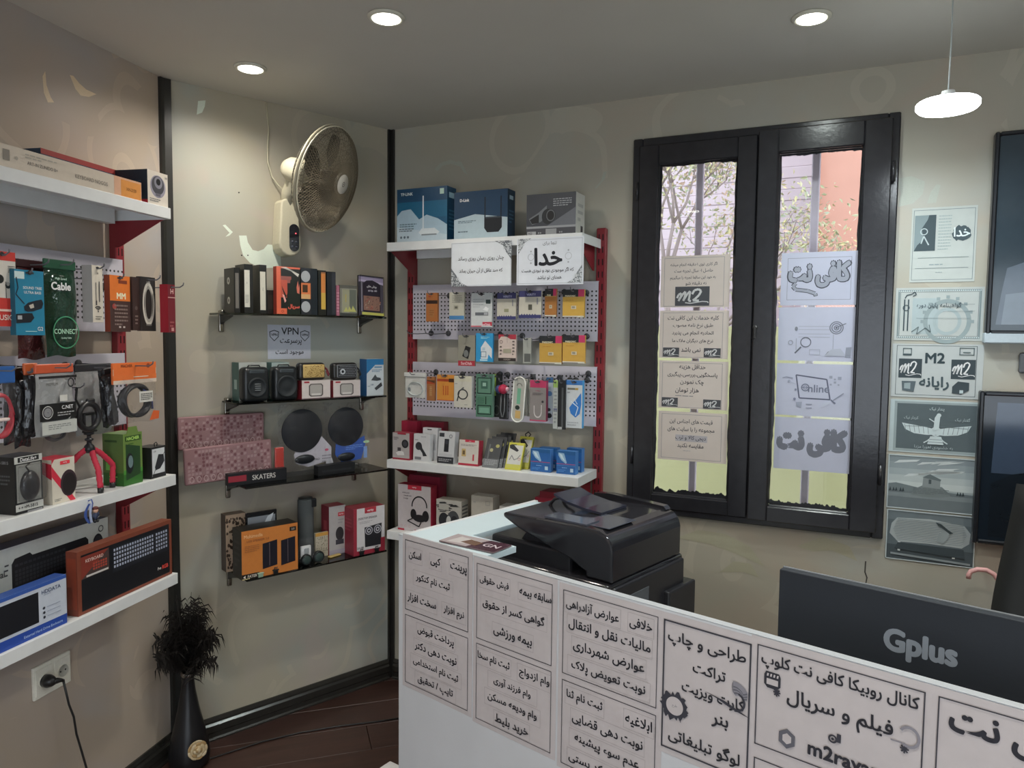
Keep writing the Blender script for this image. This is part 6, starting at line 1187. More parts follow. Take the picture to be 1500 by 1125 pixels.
CC('red_carton', 'dark red carton behind the headphone carton', 'box', 599, 644, 697, zl, .12, .06, '741c30')
def l2(p):
    rnd = random.Random(3); p.polys([[(x, y), (x + rnd.uniform(.2, .4), y + .02), (x + .2, y + .05), (x - .02, y + .03)] for x, y in ((rnd.uniform(0, .6), rnd.uniform(.35, .9)) for _ in range(22))], '26282a'); p.rect(.1, .72, .5, .88, '9c9c96'); p.ell(.3, .42, .2, '24262a', .22); p.ell(.68, .46, .24, '3f4346', .26); p.ell(.5, .40, .1, 'a5a7a5', .16); p.ell(.72, .42, .14, '24262a', .16)
CC('headphone_box', 'black and white striped headphone box beside the tall headphone carton', 'box', 639, 676, 733, zl, .20, .06, 'a09f99', l2, lambda p: (p.rect(0, 0, 1, 1, 'a3a19a'), p.lines(.1, .9, .4, .9, 5, '45464a', 4)), right='a3a19a', top='aaa89f')
def l3(p): p.ring(.5, .3, .3, .04, '8d8d8a', .25, a0=.2, a1=pi - .2); p.ell(.22, .5, .06, '4a4b4c', .05); p.line([(.2, .3), (.5, .52), (.8, .34)], .04, '9a9a98'); p.frame(.66, .8, .86, .9, .02, '8b8b88'); p.lines(.1, .3, .82, .88, 1, '8b8b88')
CC('gadget_box', 'plain white gadget box on the lowest shelf of the right unit', 'box', 690, 722, 727, zl, .19, .06, 'a5a39b', l3, None, right='a19f98', top='adaba3')
CC('gadget_box', 'white carton half hidden between the plain gadget box and the printer', 'box', 731, 762, 743, zl, .19, .07, 'a9aaa6', lambda p: p.lines(.1, .6, .6, .8, 2, '8b8c8a'), None, right='a3a4a0')
u0, u1 = U('C', .15, 784, .95), U('C', .15, 852, .95); w = u1 - u0; h = Z('C', .15, (u0 + u1) / 2, 722) - zl; o = tag(empty('headphone_box', 'C', (u0 + u1) / 2, .15, zl), 'eight-sided grey headphone box with red lid behind the printer', 'box')
ck = w * .22; oc = [(-w / 2, 0), (w / 2, 0), (w / 2, .06), (w / 2 - .03, .09), (-w / 2 + .03, .09), (-w / 2, .06)]
MB().prism(oc, 0, h * .80, C('918c8d'), 'z').obj('body', CARD, o); MB().prism([(-w / 2 + .02, .0), (w / 2 - .02, .0), (w / 2 - .035, .08), (-w / 2 + .035, .08)], h * .8, h, C('7d1f30'), 'z').obj('lid_top', CARD, o); MB().prism([(-w / 2 - .001, -.001), (w / 2 + .001, -.001), (w / 2 + .001, .06), (-w / 2, .06)], h * .80, h * .88, C('8f2438'), 'z').obj('lid_rim', CARD, o)
p = Print(w, h); p.rect(.3, .76, .75, .86, 'a02a3c'); p.text('verity', .5, .81, .05, 'd5b9bc', .3, .02); p.text('WIRELESS', .22, .66, .05, '4b4648', .3, .01); p.text('Headphones', .27, .56, .06, '3b3638', .4, .01); p.text('V-H74', .25, .46, .05, '4b4648', .25, .01); p.ell(.7, .3, .16, '1d1c1f'); p.obj(o, 'print', CARD, Matrix.Translation((0, -.0012, 0)))
# ================================================================ window signs
bp = None
def backlit():
    m, nt, b = nt_new('backlit_paper'); out = nt.nodes['Material Output']; a = N(nt, 'ShaderNodeAttribute', attribute_name='Col'); tl = N(nt, 'ShaderNodeBsdfTranslucent')
    k = math_(nt, 'ADD', math_(nt, 'MULTIPLY', noise(nt, 14, 3), .12), .94); sc = N(nt, 'ShaderNodeVectorMath', operation='SCALE'); nt.links.new(a.outputs['Color'], sc.inputs[0]); nt.links.new(k, sc.inputs['Scale'])
    nt.links.new(sc.outputs[0], b.inputs['Base Color']); nt.links.new(sc.outputs[0], tl.inputs[0]); b.inputs['Roughness'].default_value = .8; ms = nt.nodes.new('ShaderNodeMixShader'); ms.inputs[0].default_value = .30
    nt.links.new(b.outputs[0], ms.inputs[1]); nt.links.new(tl.outputs[0], ms.inputs[2]); nt.links.new(ms.outputs[0], out.inputs[0]); return m
BPAPER = backlit()
INK = '3a3a40'
def mlogo(p, x0, y0, x1, y1, bgc='47484c'):
    """handwritten m2 mark on a dark block"""
    p.rect(x0, y0, x1, y1, bgc); w, h = x1 - x0, y1 - y0; q = lambda pts: [(x0 + a * w, y0 + b * h) for a, b in pts]; c = 'b9b9b9'
    p.line(q([(.06, .40), (.10, .58), (.18, .66), (.17, .48), (.10, .25), (.22, .60), (.30, .74), (.29, .5), (.24, .26), (.36, .62), (.44, .76), (.42, .45), (.40, .26), (.47, .24)]), .030 * w * 2, c)
    p.line(q([(.50, .60), (.56, .80), (.68, .86), (.76, .76), (.70, .55), (.58, .34), (.52, .28), (.70, .26)]), .032 * w * 2, c)
    p.line(q([(.30, .16), (.45, .12), (.62, .17), (.80, .22), (.95, .20), (.97, .14)]), .014 * w * 2, c)
def bord(p, c='77757a', t=.004, m=.06): p.frame(m, m * 1.2, 1 - m, 1 - m * 1.2, t, c)
def wl1(p):
    p.frame(.05, .02, .92, .96, .005, '77757a'); p.text('اگر کاری توی ۱۰دقیقه انجام میشه', .48, .82, .09, INK, .68, .008); p.text('حاصل ۱۰ سال تجربه ست', .48, .70, .09, INK, .56, .008); p.text('به خود این سالها تجربه را میگیریم', .47, .57, .09, INK, .66, .008); p.text('نه دقیقه شو', .52, .455, .08, INK, .3, .008); mlogo(p, .22, .03, .72, .40)
def wl2(p):
    p.frame(.05, .02, .92, .96, .005, '77757a')
    for t, y, w in (('کلیه خدمات این کافی نت', .84, .74), ('طبق نرخ نامه مصوب', .68, .64), ('اتحادیه انجام می پذیرد', .52, .68), ('نرخ های دیگران ملاک ما', .36, .74)): p.text(t, .49, y, .11, INK, w, .012)
    p.text('نمی باشد', .47, .17, .12, INK, .28, .012); mlogo(p, .06, .03, .30, .22); mlogo(p, .66, .03, .90, .22)
def wl3(p):
    p.frame(.05, .02, .92, .96, .005, '77757a')
    for t, y, w in (('حداقل هزینه', .87, .38), ('پاسخگویی،بررسی،پیگیری', .71, .72), ('چک نمودن', .55, .34), ('هزار تومان', .38, .34)): p.text(t, .49 if y > .5 else .42, y, .12, INK, w, .012)
    p.lines(.25, .75, .25, .28, 1, '77757a'); mlogo(p, .05, .03, .29, .22); mlogo(p, .66, .02, .91, .21)
def wl4(p):
    p.frame(.05, .04, .92, .95, .005, '77757a')
    for t, y, w in (('قیمت های اجناس این', .80, .62), ('مجموعه را با سایت های', .64, .68), ('دیجی کالا و ترب', .47, .44), ('مقایسه نکنید', .31, .38)):
        if y == .47: p.rect(.26, .40, .72, .53, '9f9ca0')
        p.text(t, .48, y, .12, INK, w, .012)
    p.lines(.38, .58, .2, .22, 1, '8b898e')
def wr1(p):
    bord(p, '74757e', .005, .085); p.text('کافی نت', .5, .58, .46, '43454e', .78, .085, st=1.6); p.text('کافی نت', .5, .58, .45, '8f929d', .77, .05, st=1.6)
    p.line([(.2, .42), (.16, .36), (.2, .30), (.36, .27), (.46, .22), (.47, .17)], .055, '43454e'); p.line([(.2, .42), (.165, .36), (.2, .30), (.36, .27), (.46, .22), (.47, .18)], .038, '8f929d')
def wr2(p):
    for y in (.64, .58, .50, .44): p.rect(.27, y, .68, y + .008, '8f929c')
    for r, c in ((.09, '6b6e78'), (.065, '6b6e78'), (.035, '6b6e78')): p.ring(.76, .62, r, .013, c)
    p.ell(.76, .62, .014, '5b5e68'); p.line([(.78, .64), (.88, .70)], .012, '6b6e78'); p.ring(.37, .35, .072, .012, '5f626c'); p.line([(.31, .26), (.23, .14)], .02, '5f626c'); p.rect(.72, .2, .728, .5, '8f929c'); p.rect(.24, .2, .25, .42, '8f929c'); p.ring(.17, .34, .035, .012, '8b8e98'); p.ell(.24, .6, .02, '74777f', .04)
    p.poly([(.62, .10), (.66, .18), (.72, .20), (.70, .14)], '6f727c'); p.poly([(.62, .1), (.7, .22), (.82, .24), (.90, .1)], 'a0a3ad'); p.poly([(.88, .08), (.89, .26), (.96, .27), (.95, .08)], '858893'); p.frame(.42, .12, .56, .22, .006, '8f929c')
def wr3(p):
    p.line([(.26, .78), (.66, .71), (.71, .33), (.31, .34), (.26, .78)], .018, '55586a'); p.text('nline', .56, .53, .14, '6b6f80', .28, .02); p.ring(.385, .545, .055, .016, '6b6f80'); p.ring(.385, .545, .028, .008, '6b6f80'); p.line([(.33, .545), (.44, .545)], .01, '6b6f80')
    for x, y, s in ((.69, .73, .04), (.75, .70, .025), (.80, .71, .045), (.75, .64, .03), (.70, .60, .025), (.80, .60, .022)): p.rect(x, y, x + s, y + s * 1.3, '8b8f9c')
    p.line([(.75, .32), (.88, .46)], .014, '7b7f8d'); p.line([(.72, .33), (.78, .26)], .02, '6b6f80'); p.poly([(.62, .18), (.60, .24), (.70, .30), (.72, .26)], 'aaadb8'); p.poly([(.28, .18), (.27, .26), (.35, .27), (.34, .15)], '8b8f9c'); p.rect(.4, .22, .48, .235, '7b7f8d'); p.rect(.4, .15, .48, .165, '7b7f8d')
    p.line([(.08, .72), (.13, .74), (.22, .72)], .01, '7b7f8d'); p.ell(.17, .66, .018, '8b8f9c'); p.line([(.17, .66), (.26, .6)], .008, '9b9eaa'); p.ell(.25, .32, .018, '74788a'); p.ell(.26, .5, .015, '74788a')
def wr4(p): p.text('کافی نت', .49, .54, .48, '6c6e78', .86, .085, st=1.6)
for k, (F4, a, b_, y0, y1, art, lab) in enumerate(((0, 968, 1069, 374, 450, wl1, 'top sign of the left casement, dark logo block under four small lines'), (0, 966, 1067, 455, 525, wl2, 'second sign of the left casement, five lines with two small logo blocks'), (0, 965, 1066, 529, 599, wl3, 'third sign of the left casement, four lines over two corner logo blocks'), (0, 964, 1065, 604, 676, wl4, 'lowest sign of the left casement, four lines with one on a grey bar'),
        (1, 1144, 1257, 369, 447, wr1, 'top sign of the right casement with outlined calligraphy'), (1, 1140, 1253, 450, 529, wr2, 'second sign of the right casement with target and magnifying glass drawing'), (1, 1137, 1250, 533, 610, wr3, 'third sign of the right casement with a tilted screen drawing'), (1, 1134, 1247, 613, 690, wr4, 'lowest sign of the right casement with two heavy grey words'))):
    o, w, h = sheet('C', 'window_sign', lab, a, b_, y0, y1, .003 if not F4 else .003, art, 'b1a9a3' if not F4 else 'a5a7b4', mat=BPAPER, th=.0004)
# ================================================================ notices right of the window
def n1(p):
    p.frame(.03, .03, .97, .97, .008, '5b6668'); p.rect(.05, .42, .38, .90, '6f7b7d'); p.poly([(.05, .42), (.10, .5), (.2, .58), (.16, .72), (.25, .84), (.27, .90), (.38, .90), (.38, .42)], '3c464a'); p.ring(.20, .68, .06, .015, '9aa4a5'); p.line([(.2, .62), (.28, .5)], .02, '9aa4a5'); p.line([(.2, .62), (.16, .52)], .02, '9aa4a5')
    rnd = random.Random(3); p.poly([(.78 + (.14 + rnd.uniform(-.02, .02)) * cos(a), .64 + (.105 + rnd.uniform(-.02, .02)) * sin(a)) for a in [i * 2 * pi / 26 for i in range(26)]], '3f4a4e'); p.text('خدا', .78, .66, .14, 'b9c4c5', .24, .02); p.lines(.42, .62, .42, .9, 12, '84908f', 2, .3); p.rect(.12, .325, .9, .33, '5f6a6c'); p.lines(.3, .7, .22, .25, 1, '7b8687'); p.rect(.08, .185, .9, .19, '5f6a6c'); p.lines(.4, .6, .12, .14, 1, '7b8687')
def n2(p):
    p.frame(.03, .04, .97, .96, .02, '6c7778'); p.polys([[(x, y), (x + .012, y), (x + .012, y + .02), (x, y + .02)] for x in [.035 + i * .0235 for i in range(40)] for y in (.052, .93)], 'a9b3b3'); p.frame(.055, .08, .945, .92, .005, '4b5658')
    p.rect(.2, .12, .5, .8, '8f9a9b'); p.ring(.6, .36, .27, .05, '7b8687', .42); p.ring(.6, .36, .16, .04, '8b9697', .26)
    for i in range(9): a = pi * i / 8; p.rect(.6 + .28 * cos(a) - .02, .36 + .46 * sin(a) - .03, .6 + .28 * cos(a) + .02, .36 + .46 * sin(a) + .03, '7b8687')
    p.rect(.1, .18, .115, .78, '39444a'); p.rect(.145, .18, .16, .78, '39444a'); p.ring(.128, .62, .04, .01, '39444a'); p.line([(.11, .8), (.13, .86), (.19, .88), (.22, .92), (.24, .87), (.2, .84)], .012, '39444a'); p.text('گواهینامه پایان دوره', .5, .66, .14, '39444a', .5, .008)
    p.rect(.62, .68, .9, .685, '5b6668'); p.rect(.6, .55, .9, .555, '5b6668'); p.rect(.25, .42, .85, .425, '5b6668'); p.line([(.2, .16), (.28, .26), (.26, .12), (.36, .24), (.42, .16), (.4, .3)], .008, '4b5658')
def n3(p):
    p.frame(.05, .04, .93, .97, .006, '3c4749'); mlogo(p, .08, .36, .34, .72, '343c40'); mlogo(p, .66, .36, .92, .72, '343c40'); p.text('M2', .48, .74, .18, '2f3a3e', .24, .03); p.text('رایانه', .48, .27, .24, '3b464a', .34, .03)
    p.frame(.12, .80, .22, .92, .01, '4b5658'); p.rect(.12, .78, .22, .81, '3b464a'); p.frame(.74, .80, .90, .94, .01, '4b5658'); p.rect(.78, .84, .86, .86, '4b5658'); p.poly([(.13, .12), (.12, .3), (.28, .3), (.26, .1)], '4b5458'); p.poly([(.15, .16), (.15, .26), (.22, .27), (.22, .15)], '7b8688'); p.poly([(.68, .1), (.68, .22), (.74, .32), (.86, .30), (.86, .16), (.78, .08)], '363e42'); p.rect(.76, .1, .8, .16, '9aa5a6')
def n4(p):
    p.rect(.05, .02, .98, .97, '7d8788'); p.rect(.08, .07, .95, .93, '4a5356'); L = 'a5afb0'
    for s in (-1, 1): p.poly([(.52, .46), (.52 + s * .12, .50), (.52 + s * .38, .56), (.52 + s * .34, .44), (.52 + s * .24, .37), (.52 + s * .1, .35), (.52, .36)], L); [p.line([(.52 + s * (.08 + .05 * i), .37 + .005 * i), (.52 + s * (.09 + .052 * i), .50 + .008 * i)], .005, '5b6568') for i in range(6)]; p.line([(.52, .52 - .0), (.52 + s * .34, .50)], .006, '5b6568'); p.line([(.52 + s * .03, .33), (.52 + s * .09, .24), (.52 + s * .13, .20)], .014, L)
    p.ring(.52, .42, .06, .016, L); p.poly([(.49, .44), (.50, .68), (.53, .76), (.56, .70), (.55, .46)], L); p.ell(.545, .73, .025, L); p.line([(.5, .6), (.44, .66)], .012, L); p.poly([(.46, .33), (.43, .18), (.61, .18), (.58, .33)], L); p.line([(.44, .22), (.6, .22)], .006, '5b6568'); p.line([(.45, .27), (.59, .27)], .006, '5b6568')
    p.text('پندار نیک', .52, .84, .08, '9aa4a5', .16); p.text('کردار نیک', .24, .66, .08, '8b9596', .16); p.text('گفتار نیک', .80, .66, .08, '8b9596', .16); p.text('به خشنودی اهورا مزدا', .5, .12, .07, '8b9596', .6)
def n5(p):
    rnd = random.Random(6); p.rect(0, 0, 1, 1, '8b9495')
    for i in range(5): p.rect(0, .99 - .12 * (i + 1), 1, .99 - .12 * i, ('6d7679', '788184', '858e90', '949c9c', '9fa6a5')[i])
    p.polys([[(x, y), (x + rnd.uniform(.1, .3), y + .05), (x + .3, y + .09), (x + .06, y + .06)] for x, y in ((rnd.uniform(0, .7), rnd.uniform(.6, .9)) for _ in range(12))], 'a5abab')
    p.poly([(0, .45), (.1, .48), (.3, .43), (.5, .38), (.8, .36), (1, .35), (1, .2), (0, .2)], '5f686a'); p.rect(0, 0, 1, .34, '5a6265'); p.rect(0, .22, 1, .30, '6a7274'); p.poly([(.27, .28), (.33, .40), (.40, .46), (.62, .46), (.68, .38), (.72, .30), (.6, .26), (.4, .25)], '636b6c'); p.poly([(.40, .44), (.41, .62), (.60, .58), (.60, .42)], '6f7677'); p.poly([(.40, .61), (.48, .68), (.61, .59), (.60, .56)], '545c5e'); p.rect(.47, .5, .5, .58, '3f474a')
    p.polys([[(x, .32), (x + .03, .33), (x + .015, .40)] for x in (.02, .06, .09, .14, .17, .78, .81, .84)], '30383b'); p.lines(.3, .7, .3, .42, 4, '555d60', 4, .3); p.frame(0, 0, 1, 1, .012, 'a5aeaf')
def n6(p):
    p.rect(0, 0, 1, 1, '4f585c'); p.rect(0, .8, 1, 1, '5b6468'); p.rect(0, 0, 1, .3, '3d4549'); b_ = [(.04, .52), (.06, .72), (.12, .84), (.5, .87), (.88, .80), (.95, .66), (.94, .46), (.86, .36), (.5, .38), (.14, .36)]; p.poly(b_, '8b9293')
    for i in range(13): y = .41 + i * .034; k = .04 + .05 * abs(i - 6) / 6; p.rect(.04 + k, y, .95 - k, y + .008, '636b6d')
    p.poly([(.56, .82), (.60, .74), (.72, .62), (.76, .64), (.70, .70), (.62, .80)], '2f373a'); p.poly([(.58, .78), (.66, .68), (.60, .60), (.58, .46), (.64, .40), (.7, .5), (.72, .62)], '7b8385'); p.rect(.14, .18, .17, .37, 'a5abab'); p.rect(.76, .14, .79, .33, 'a5abab'); p.poly([(.06, .1), (.96, .04), (.96, .08), (.06, .14)], '737b7e'); p.poly([(.1, .22), (.9, .16), (.88, .34), (.14, .35)], '343c40'); p.frame(0, 0, 1, 1, .012, 'a5aeaf')
for a, b_, y0, y1, art, lab, col in ((1334, 1430, 303, 413, n1, 'upright notice with ink-blot word and dark picture, highest beside the window', '999d99'), (1311, 1441, 421, 499, n2, 'certificate sheet with patterned border and gear drawing', '969a97'), (1306, 1440, 504, 583, n3, 'printed sheet with two dark logo blocks and computer drawings', '969a99'), (1303, 1437, 587, 665, n4, 'grey sheet picturing a winged figure emblem', '949e9f'), (1300, 1431, 669, 749, n5, 'grey photo print of a small stone tomb under clouds', '8b9495'), (1298, 1428, 751, 825, n6, 'grey photo print of an inscribed clay cylinder, lowest beside the window', '7b8486')):
    sheet('C', 'notice_sheet', lab, a, b_, y0, y1, .002, art, col, cat='notice')

# ================================================================ counter
HCN = 1.05; L_ = 1.80
CW = attr_mat('white_laminate', .35, .5, 6); cwc = C('aeb0b3', 1.7)
cn = tag(empty('counter', 'D', 0, 0, 0), 'white shop counter covered with printed service signs', 'counter')
MB().rbox(0, L_, 0, .018, .0, HCN, cwc, .0015, 1).obj('front_panel', CW, cn); MB().rbox(-.001, .017, .018, .66, 0, HCN - .0, cwc, .0015, 1).obj('side_panel', CW, cn)
MB().prism([(.017, .018), (.345, .018), (.345, .150), (.170, .150), (.170, .64), (.017, .64)], HCN - .018, HCN - .0005, C('a4b2b8', 1.75), 'z').obj('top_board', CW, cn)
MB().rbox(.018, L_,   .0185, .56, .722, .74, cwc, .0015, 1).obj('desk_board', CW, cn); MB().rbox(.155, .170, .15, .64, .74, HCN - .018, cwc, .001, 1).obj('inner_panel', CW, cn); MB().rbox(L_ - .018, L_, .018, .66, 0, .722, cwc, .001, 1).obj('end_panel', CW, cn)
MB().rbox(0, L_, -.0008, .020, HCN, HCN + .002, C('a0a4a8', 1.5), .0006, 1).obj('edge_strip', CW, cn)
DI = '29292e'; rnd = random.Random(12)
def sign(u0, u1, z0, z1, lines, lab, big=False, extra=None, bt=.006, row=None):
    m_ = .022; w, h = (u1 - u0) + 2 * m_ - .016, (z1 - z0) + 2 * m_ - .014
    sc_ = MB(); ph = rnd.uniform(0, 6)
    def fn(s, t): 
        return ((s - .5) * w, -.0006 - .0012 * (1 + sin(7 * s + 5 * t + ph) * sin(11 * t + ph)) * (1 if row else .6) * min(1, 8 * min(s, 1 - s, t, 1 - t) + .0), t * h)
    ripple = lambda s, t: fn(s, t)[1]
    sc_.grid(fn, 18, 14, C('a8a2a2', 1.62)); o = sc_.obj('counter_sign', PAPER); place(o, 'D', (u0 + u1) / 2, .0005, (z0 + z1) / 2 - h / 2); tag(o, lab, 'sign')
    p = Print(w, h, .00008, .0034); mx, my = (w - (u1 - u0)) / 2 / w, (h - (z1 - z0)) / 2 / h; p.frame(mx, my, 1 - mx, 1 - my, bt, '3a3a40')
    iy = lambda y: my + y * (1 - 2 * my)
    for ln in lines:
        y, items = ln[0], ln[1]; hh = ln[2] if len(ln) > 2 else .13
        for t, x, ww in items:
            if not big: p.frame(x - ww / 2 - .018, iy(y) - .095, x + ww / 2 + .018, iy(y) + .095, .0022, '8d8889')
            p.text(t, x, iy(y), hh * .92, DI, ww, .024)
    if extra: extra(p)
    p.obj(o, 'print', PAPER); return o
S = sign
S(.035, .302, .828, 1.043, [(.80, [('پرینت', .82, .22), ('کپی', .5, .14), ('اسکن', .2, .18)]), (.50, [('ثبت نام کنکور', .46, .54)]), (.19, [('نرم افزار', .76, .30), ('سخت افزار', .30, .42)])], 'counter sign at the upper left corner, three lines starting with three words', row=1)
S(.035, .302, .600, .812, [(.84, [('پرداخت قبوض', .5, .52)]), (.60, [('نوبت دهی دکتر', .5, .60)]), (.36, [('ثبت نام استخدامی', .5, .70)]), (.13, [('تایپ / تحقیق', .5, .56)])], 'counter sign in the lower left column, four centred lines', row=1)
S(.334, .598, .822, 1.034, [(.80, [('سابقه بیمه', .76, .36), ('فیش حقوقی', .27, .36)]), (.50, [('گواهی کسر از حقوق', .5, .76)]), (.19, [('بیمه ورزشی', .5, .46)])], 'counter sign second in the upper row, three lines', row=1)
S(.334, .598, .592, .808, [(.84, [('وام ازدواج', .76, .36), ('ثبت نام سخا', .27, .40)]), (.60, [('وام فرزند آوری', .5, .56)]), (.36, [('وام ودیعه مسکن', .5, .64)]), (.12, [('خرید بلیط', .5, .40)])], 'counter sign second in the lower row, four lines', row=1)
S(.632, .900, .816, 1.030, [(.85, [('خلافی', .80, .20), ('عوارض آزادراهی', .34, .52)]), (.62, [('مالیات نقل و انتقال', .5, .78)]), (.38, [('عوارض شهرداری', .5, .68)]), (.14, [('نوبت تعویض پلاک', .5, .76)])], 'counter sign third in the upper row, four lines with a framed word at right', row=1)
S(.632, .900, .582, .800, [(.84, [('ابلاغیه', .80, .24), ('ثبت نام ثنا', .28, .36)]), (.60, [('نوبت دهی قضایی', .5, .68)]), (.36, [('عدم سوء پیشینه', .5, .70)]), (.12, [('دریافت کد پستی', .46, .66)])], 'counter sign third in the lower row, four lines', row=1)
def x4(p):
    for i in range(7): p.ring(.83 - .006 * i, .560 + .003 * i, .085 + .009 * i, .045, '55555c' if i % 2 else '77757c', a0=.2 + .05 * i, a1=2.3 - .1 * i)
    p.ring(.80, .545, .10, .02, '35353c', .068, a0=-1.6, a1=1.2); p.poly([(.50, .545), (.70, .525), (.95, .465), (.78, .485), (.62, .525)], '35353c')
    r_ = random.Random(3); p.poly([(.2 + (.13 + r_.uniform(-.02, .035)) * cos(a), .365 + (.088 + r_.uniform(-.015, .03)) * sin(a)) for a in [i * 2 * pi / 40 for i in range(40)]], '35353c'); p.ell(.2, .365, .09, 'a8a2a2'); p.text('طرح', .2, .365, .025, '6b6b70', .1)
S(.914, 1.118, .735, 1.030, [(.87, [('طراحی و چاپ', .5, .78)], .115), (.69, [('تراکت', .54, .36)], .10), (.52, [('کارت ویزیت', .58, .62)], .10), (.35, [('بنر', .66, .16)], .09), (.12, [('لوگو تبلیغاتی', .5, .72)], .12)], 'tall counter sign with thick border and a black ink splat', True, x4, .016)
def x5(p):
    p.poly([(.09, .62), (.09, .70), (.10, .73), (.18, .73), (.19, .70), (.19, .62), (.17, .59), (.11, .59)], '2f2f35'); p.polys([[(.105, .62), (.175, .62), (.175, .67), (.105, .67)]], 'a8a2a2'); p.polys([[(.105 + i * .02, .69), (.115 + i * .02, .69), (.118 + i * .02, .715), (.108 + i * .02, .715)] for i in range(4)], 'a8a2a2')
    for cx, cy in ((.17, .57), (.87, .46)):
        for k in range(4): a = k * pi / 4; p.line([(cx - .022 * cos(a), cy - .034 * sin(a)), (cx + .022 * cos(a), cy + .034 * sin(a))], .009, '35353c')
    p.ring(.89, .56, .055, .014, '77757c', .085, a0=-2.2, a1=2.6); p.line([(.86, .50), (.80, .50)], .008, '77757c'); p.ring(.50, .345, .025, .010, '35353c'); p.rect(.522, .33, .545, .40, '35353c'); p.ell(.5, .345, .008, '35353c')
    p.poly([(.24 + .055 * cos(a), .21 + .085 * sin(a)) for a in [pi / 6 + i * pi / 3 for i in range(6)]], '55555c'); p.poly([(.24 + .030 * cos(a), .21 + .047 * sin(a)) for a in [pi / 6 + i * pi / 3 for i in range(6)]], 'a8a2a2')
    p.text('m2rayaneh', .62, .19, .15, '2b2b31', .58, .03)
S(1.130, 1.438, .822, 1.034, [(.86, [('کانال روبیکا کافی نت کلوپ', .5, .86)], .16), (.56, [('فیلم و سریال', .52, .60)], .19)], 'wide counter sign with a web handle and a hexagon mark', True, x5, .007)
def x6(p):
    p.text('کافی نت', .40, .78, .24, '2b2b31', .60, .03); p.text('فایل*', .44, .36, .12, '35353c', .22, .012); p.text('چاپ و فایل', .72, .36, .12, '35353c', .28, .012)
S(1.458, 1.760, .822, 1.034, [], 'counter sign farthest along the counter, two large words cut by the photo edge', True, x6, .007)
S(1.130, 1.438, .590, .794, [(.5, [('خدمات اینترنتی', .5, .6)], .15)], 'counter sign under the one with the web handle, only its top strip showing', True, None, .007)
# magazine
u, z = .235, HCN + .0008; o = MB().rbox(-.10, .10, -.045, .045, 0, .004, C('6b5a5c'), .001, 1).obj('magazine', GLOSS); place(o, 'D', .245, -.082, HCN + .0012, R(6)); tag(o, 'glossy magazine lying on the counter before the printer', 'magazine')
p = Print(.2, .09, .0001, 0); p.rect(0, 0, 1, 1, '8f8587'); p.poly([(.5, 0), (1, 0), (1, 1), (.62, 1)], '3b1f2b'); p.poly([(.1, .1), (.4, .2), (.45, .7), (.15, .8)], 'a5a0a0'); p.poly([(.3, .3), (.6, .2), (.62, .6), (.36, .7)], '5b4438'); p.text('GN', .8, .5, .3, 'a9a0a5', .3, .02)
p.obj(o, 'cover_print', GLOSS, Matrix.Translation((0, -.045, .0043)) @ Matrix.Rotation(-pi / 2, 4, 'X'))
# ================================================================ printer (stands on the desk behind the counter front)
PU0, PV0 = .185, -.195; PZ = .7405; pr = tag(empty('printer', 'D', PU0, PV0, PZ), 'large black multifunction printer with document feeder', 'printer')
BKC = (.020, .020, .024); LB = C('2a2c38', 1.4)
W_p, D_p = .447, .43
MB().rbox(0, W_p, 0, D_p, .004, .245, BKC, .012, 3).obj('body', SHINY, pr)
MB().rbox(-.006, .30, .03, D_p - .03, .215, .302, BKC, .008, 2).obj('scanner_bed', PLAST, pr)
MB().rbox(-.001, .012, .05, D_p - .05, .255, .285, C('2b2f33'), .004, 1).obj('control_strip', METAL, pr)
# feeder lid: low over the bed, tall rounded housing at the far end
prof = [(.050, .366), (.12, .338), (.31, .285), (.36, .262), (.36, .246), (W_p, .246), (W_p, .335), (W_p - .006, .357), (W_p - .022, .375), (W_p - .05, .385), (W_p - .10, .388), (.30, .387), (.16, .384), (.050, .380)]
b = MB(); b.prism(prof, .02, D_p - .02, BKC, 'y'); fd = b.obj('feeder_housing', SHINY, pr); md = fd.modifiers.new('round', 'BEVEL'); md.width = .009; md.segments = 3; md.limit_method = 'ANGLE'; md.angle_limit = R(25)
MB().prism([(.10, .300), (.33, .296), (.33, .318), (.12, .326)], .05, D_p - .05, BKC, 'y').obj('output_tray', PLAST, pr)
MB().prism([(.31, .388), (.25, .391), (.18, .402), (.13, .420), (.13, .427), (.18, .410), (.25, .399), (.31, .395)], .17, .31, LB, 'y').obj('input_tray', SHINY, pr)
for y in (.19, .26): MB().tube([(.145, y, .414), (.118, y, .404), (.105, y, .390), (.10, y, .378)], [.005, .005, .005, .006], BKC, 8).obj('paper_guide', PLAST, pr)
MB().prism([(.13, .376), (.14, .398), (.20, .404), (.40, .394), (.41, .384)], D_p - .050, D_p - .022, BKC, 'y').obj('tray_wall', SHINY, pr)
MB().prism([(.20, .386), (.20, .392), (.35, .392), (.35, .386)], .035, .10, C('3c3f48'), 'y').obj('feeder_slot', SHINY, pr)
MB().rbox(W_p - .135, W_p - .03, .05, .19, .3865, .3890, C('3c3f48'), .0009, 1).obj('jam_cover', SHINY, pr)
MB().rbox(W_p - .001, W_p + .012, .02, D_p - .015, .02, .235, BKC, .006, 2).obj('side_cover', PLAST, pr); MB().rbox(W_p + .010, W_p + .0135, .07, .20, .13, .20, C('3f4246'), .003, 1).obj('side_hatch', MATTE, pr)
MB().rbox(W_p - .05, W_p + .03, D_p - .14, D_p + .03, .0, .16, BKC, .006, 2).obj('rear_cover', PLAST, pr)
b = MB(); b.rbox(.07, .20, -.004, .004, .06, .20, C('191a1e'), .004, 2).rbox(.22, .42, -.004, .004, .06, .20, C('191a1e'), .004, 2); b.obj('front_door', PLAST, pr)
MB().rbox(-.012, .004, .02, D_p - .02, .03, .21, BKC, .006, 2).obj('cassette_front', PLAST, pr)
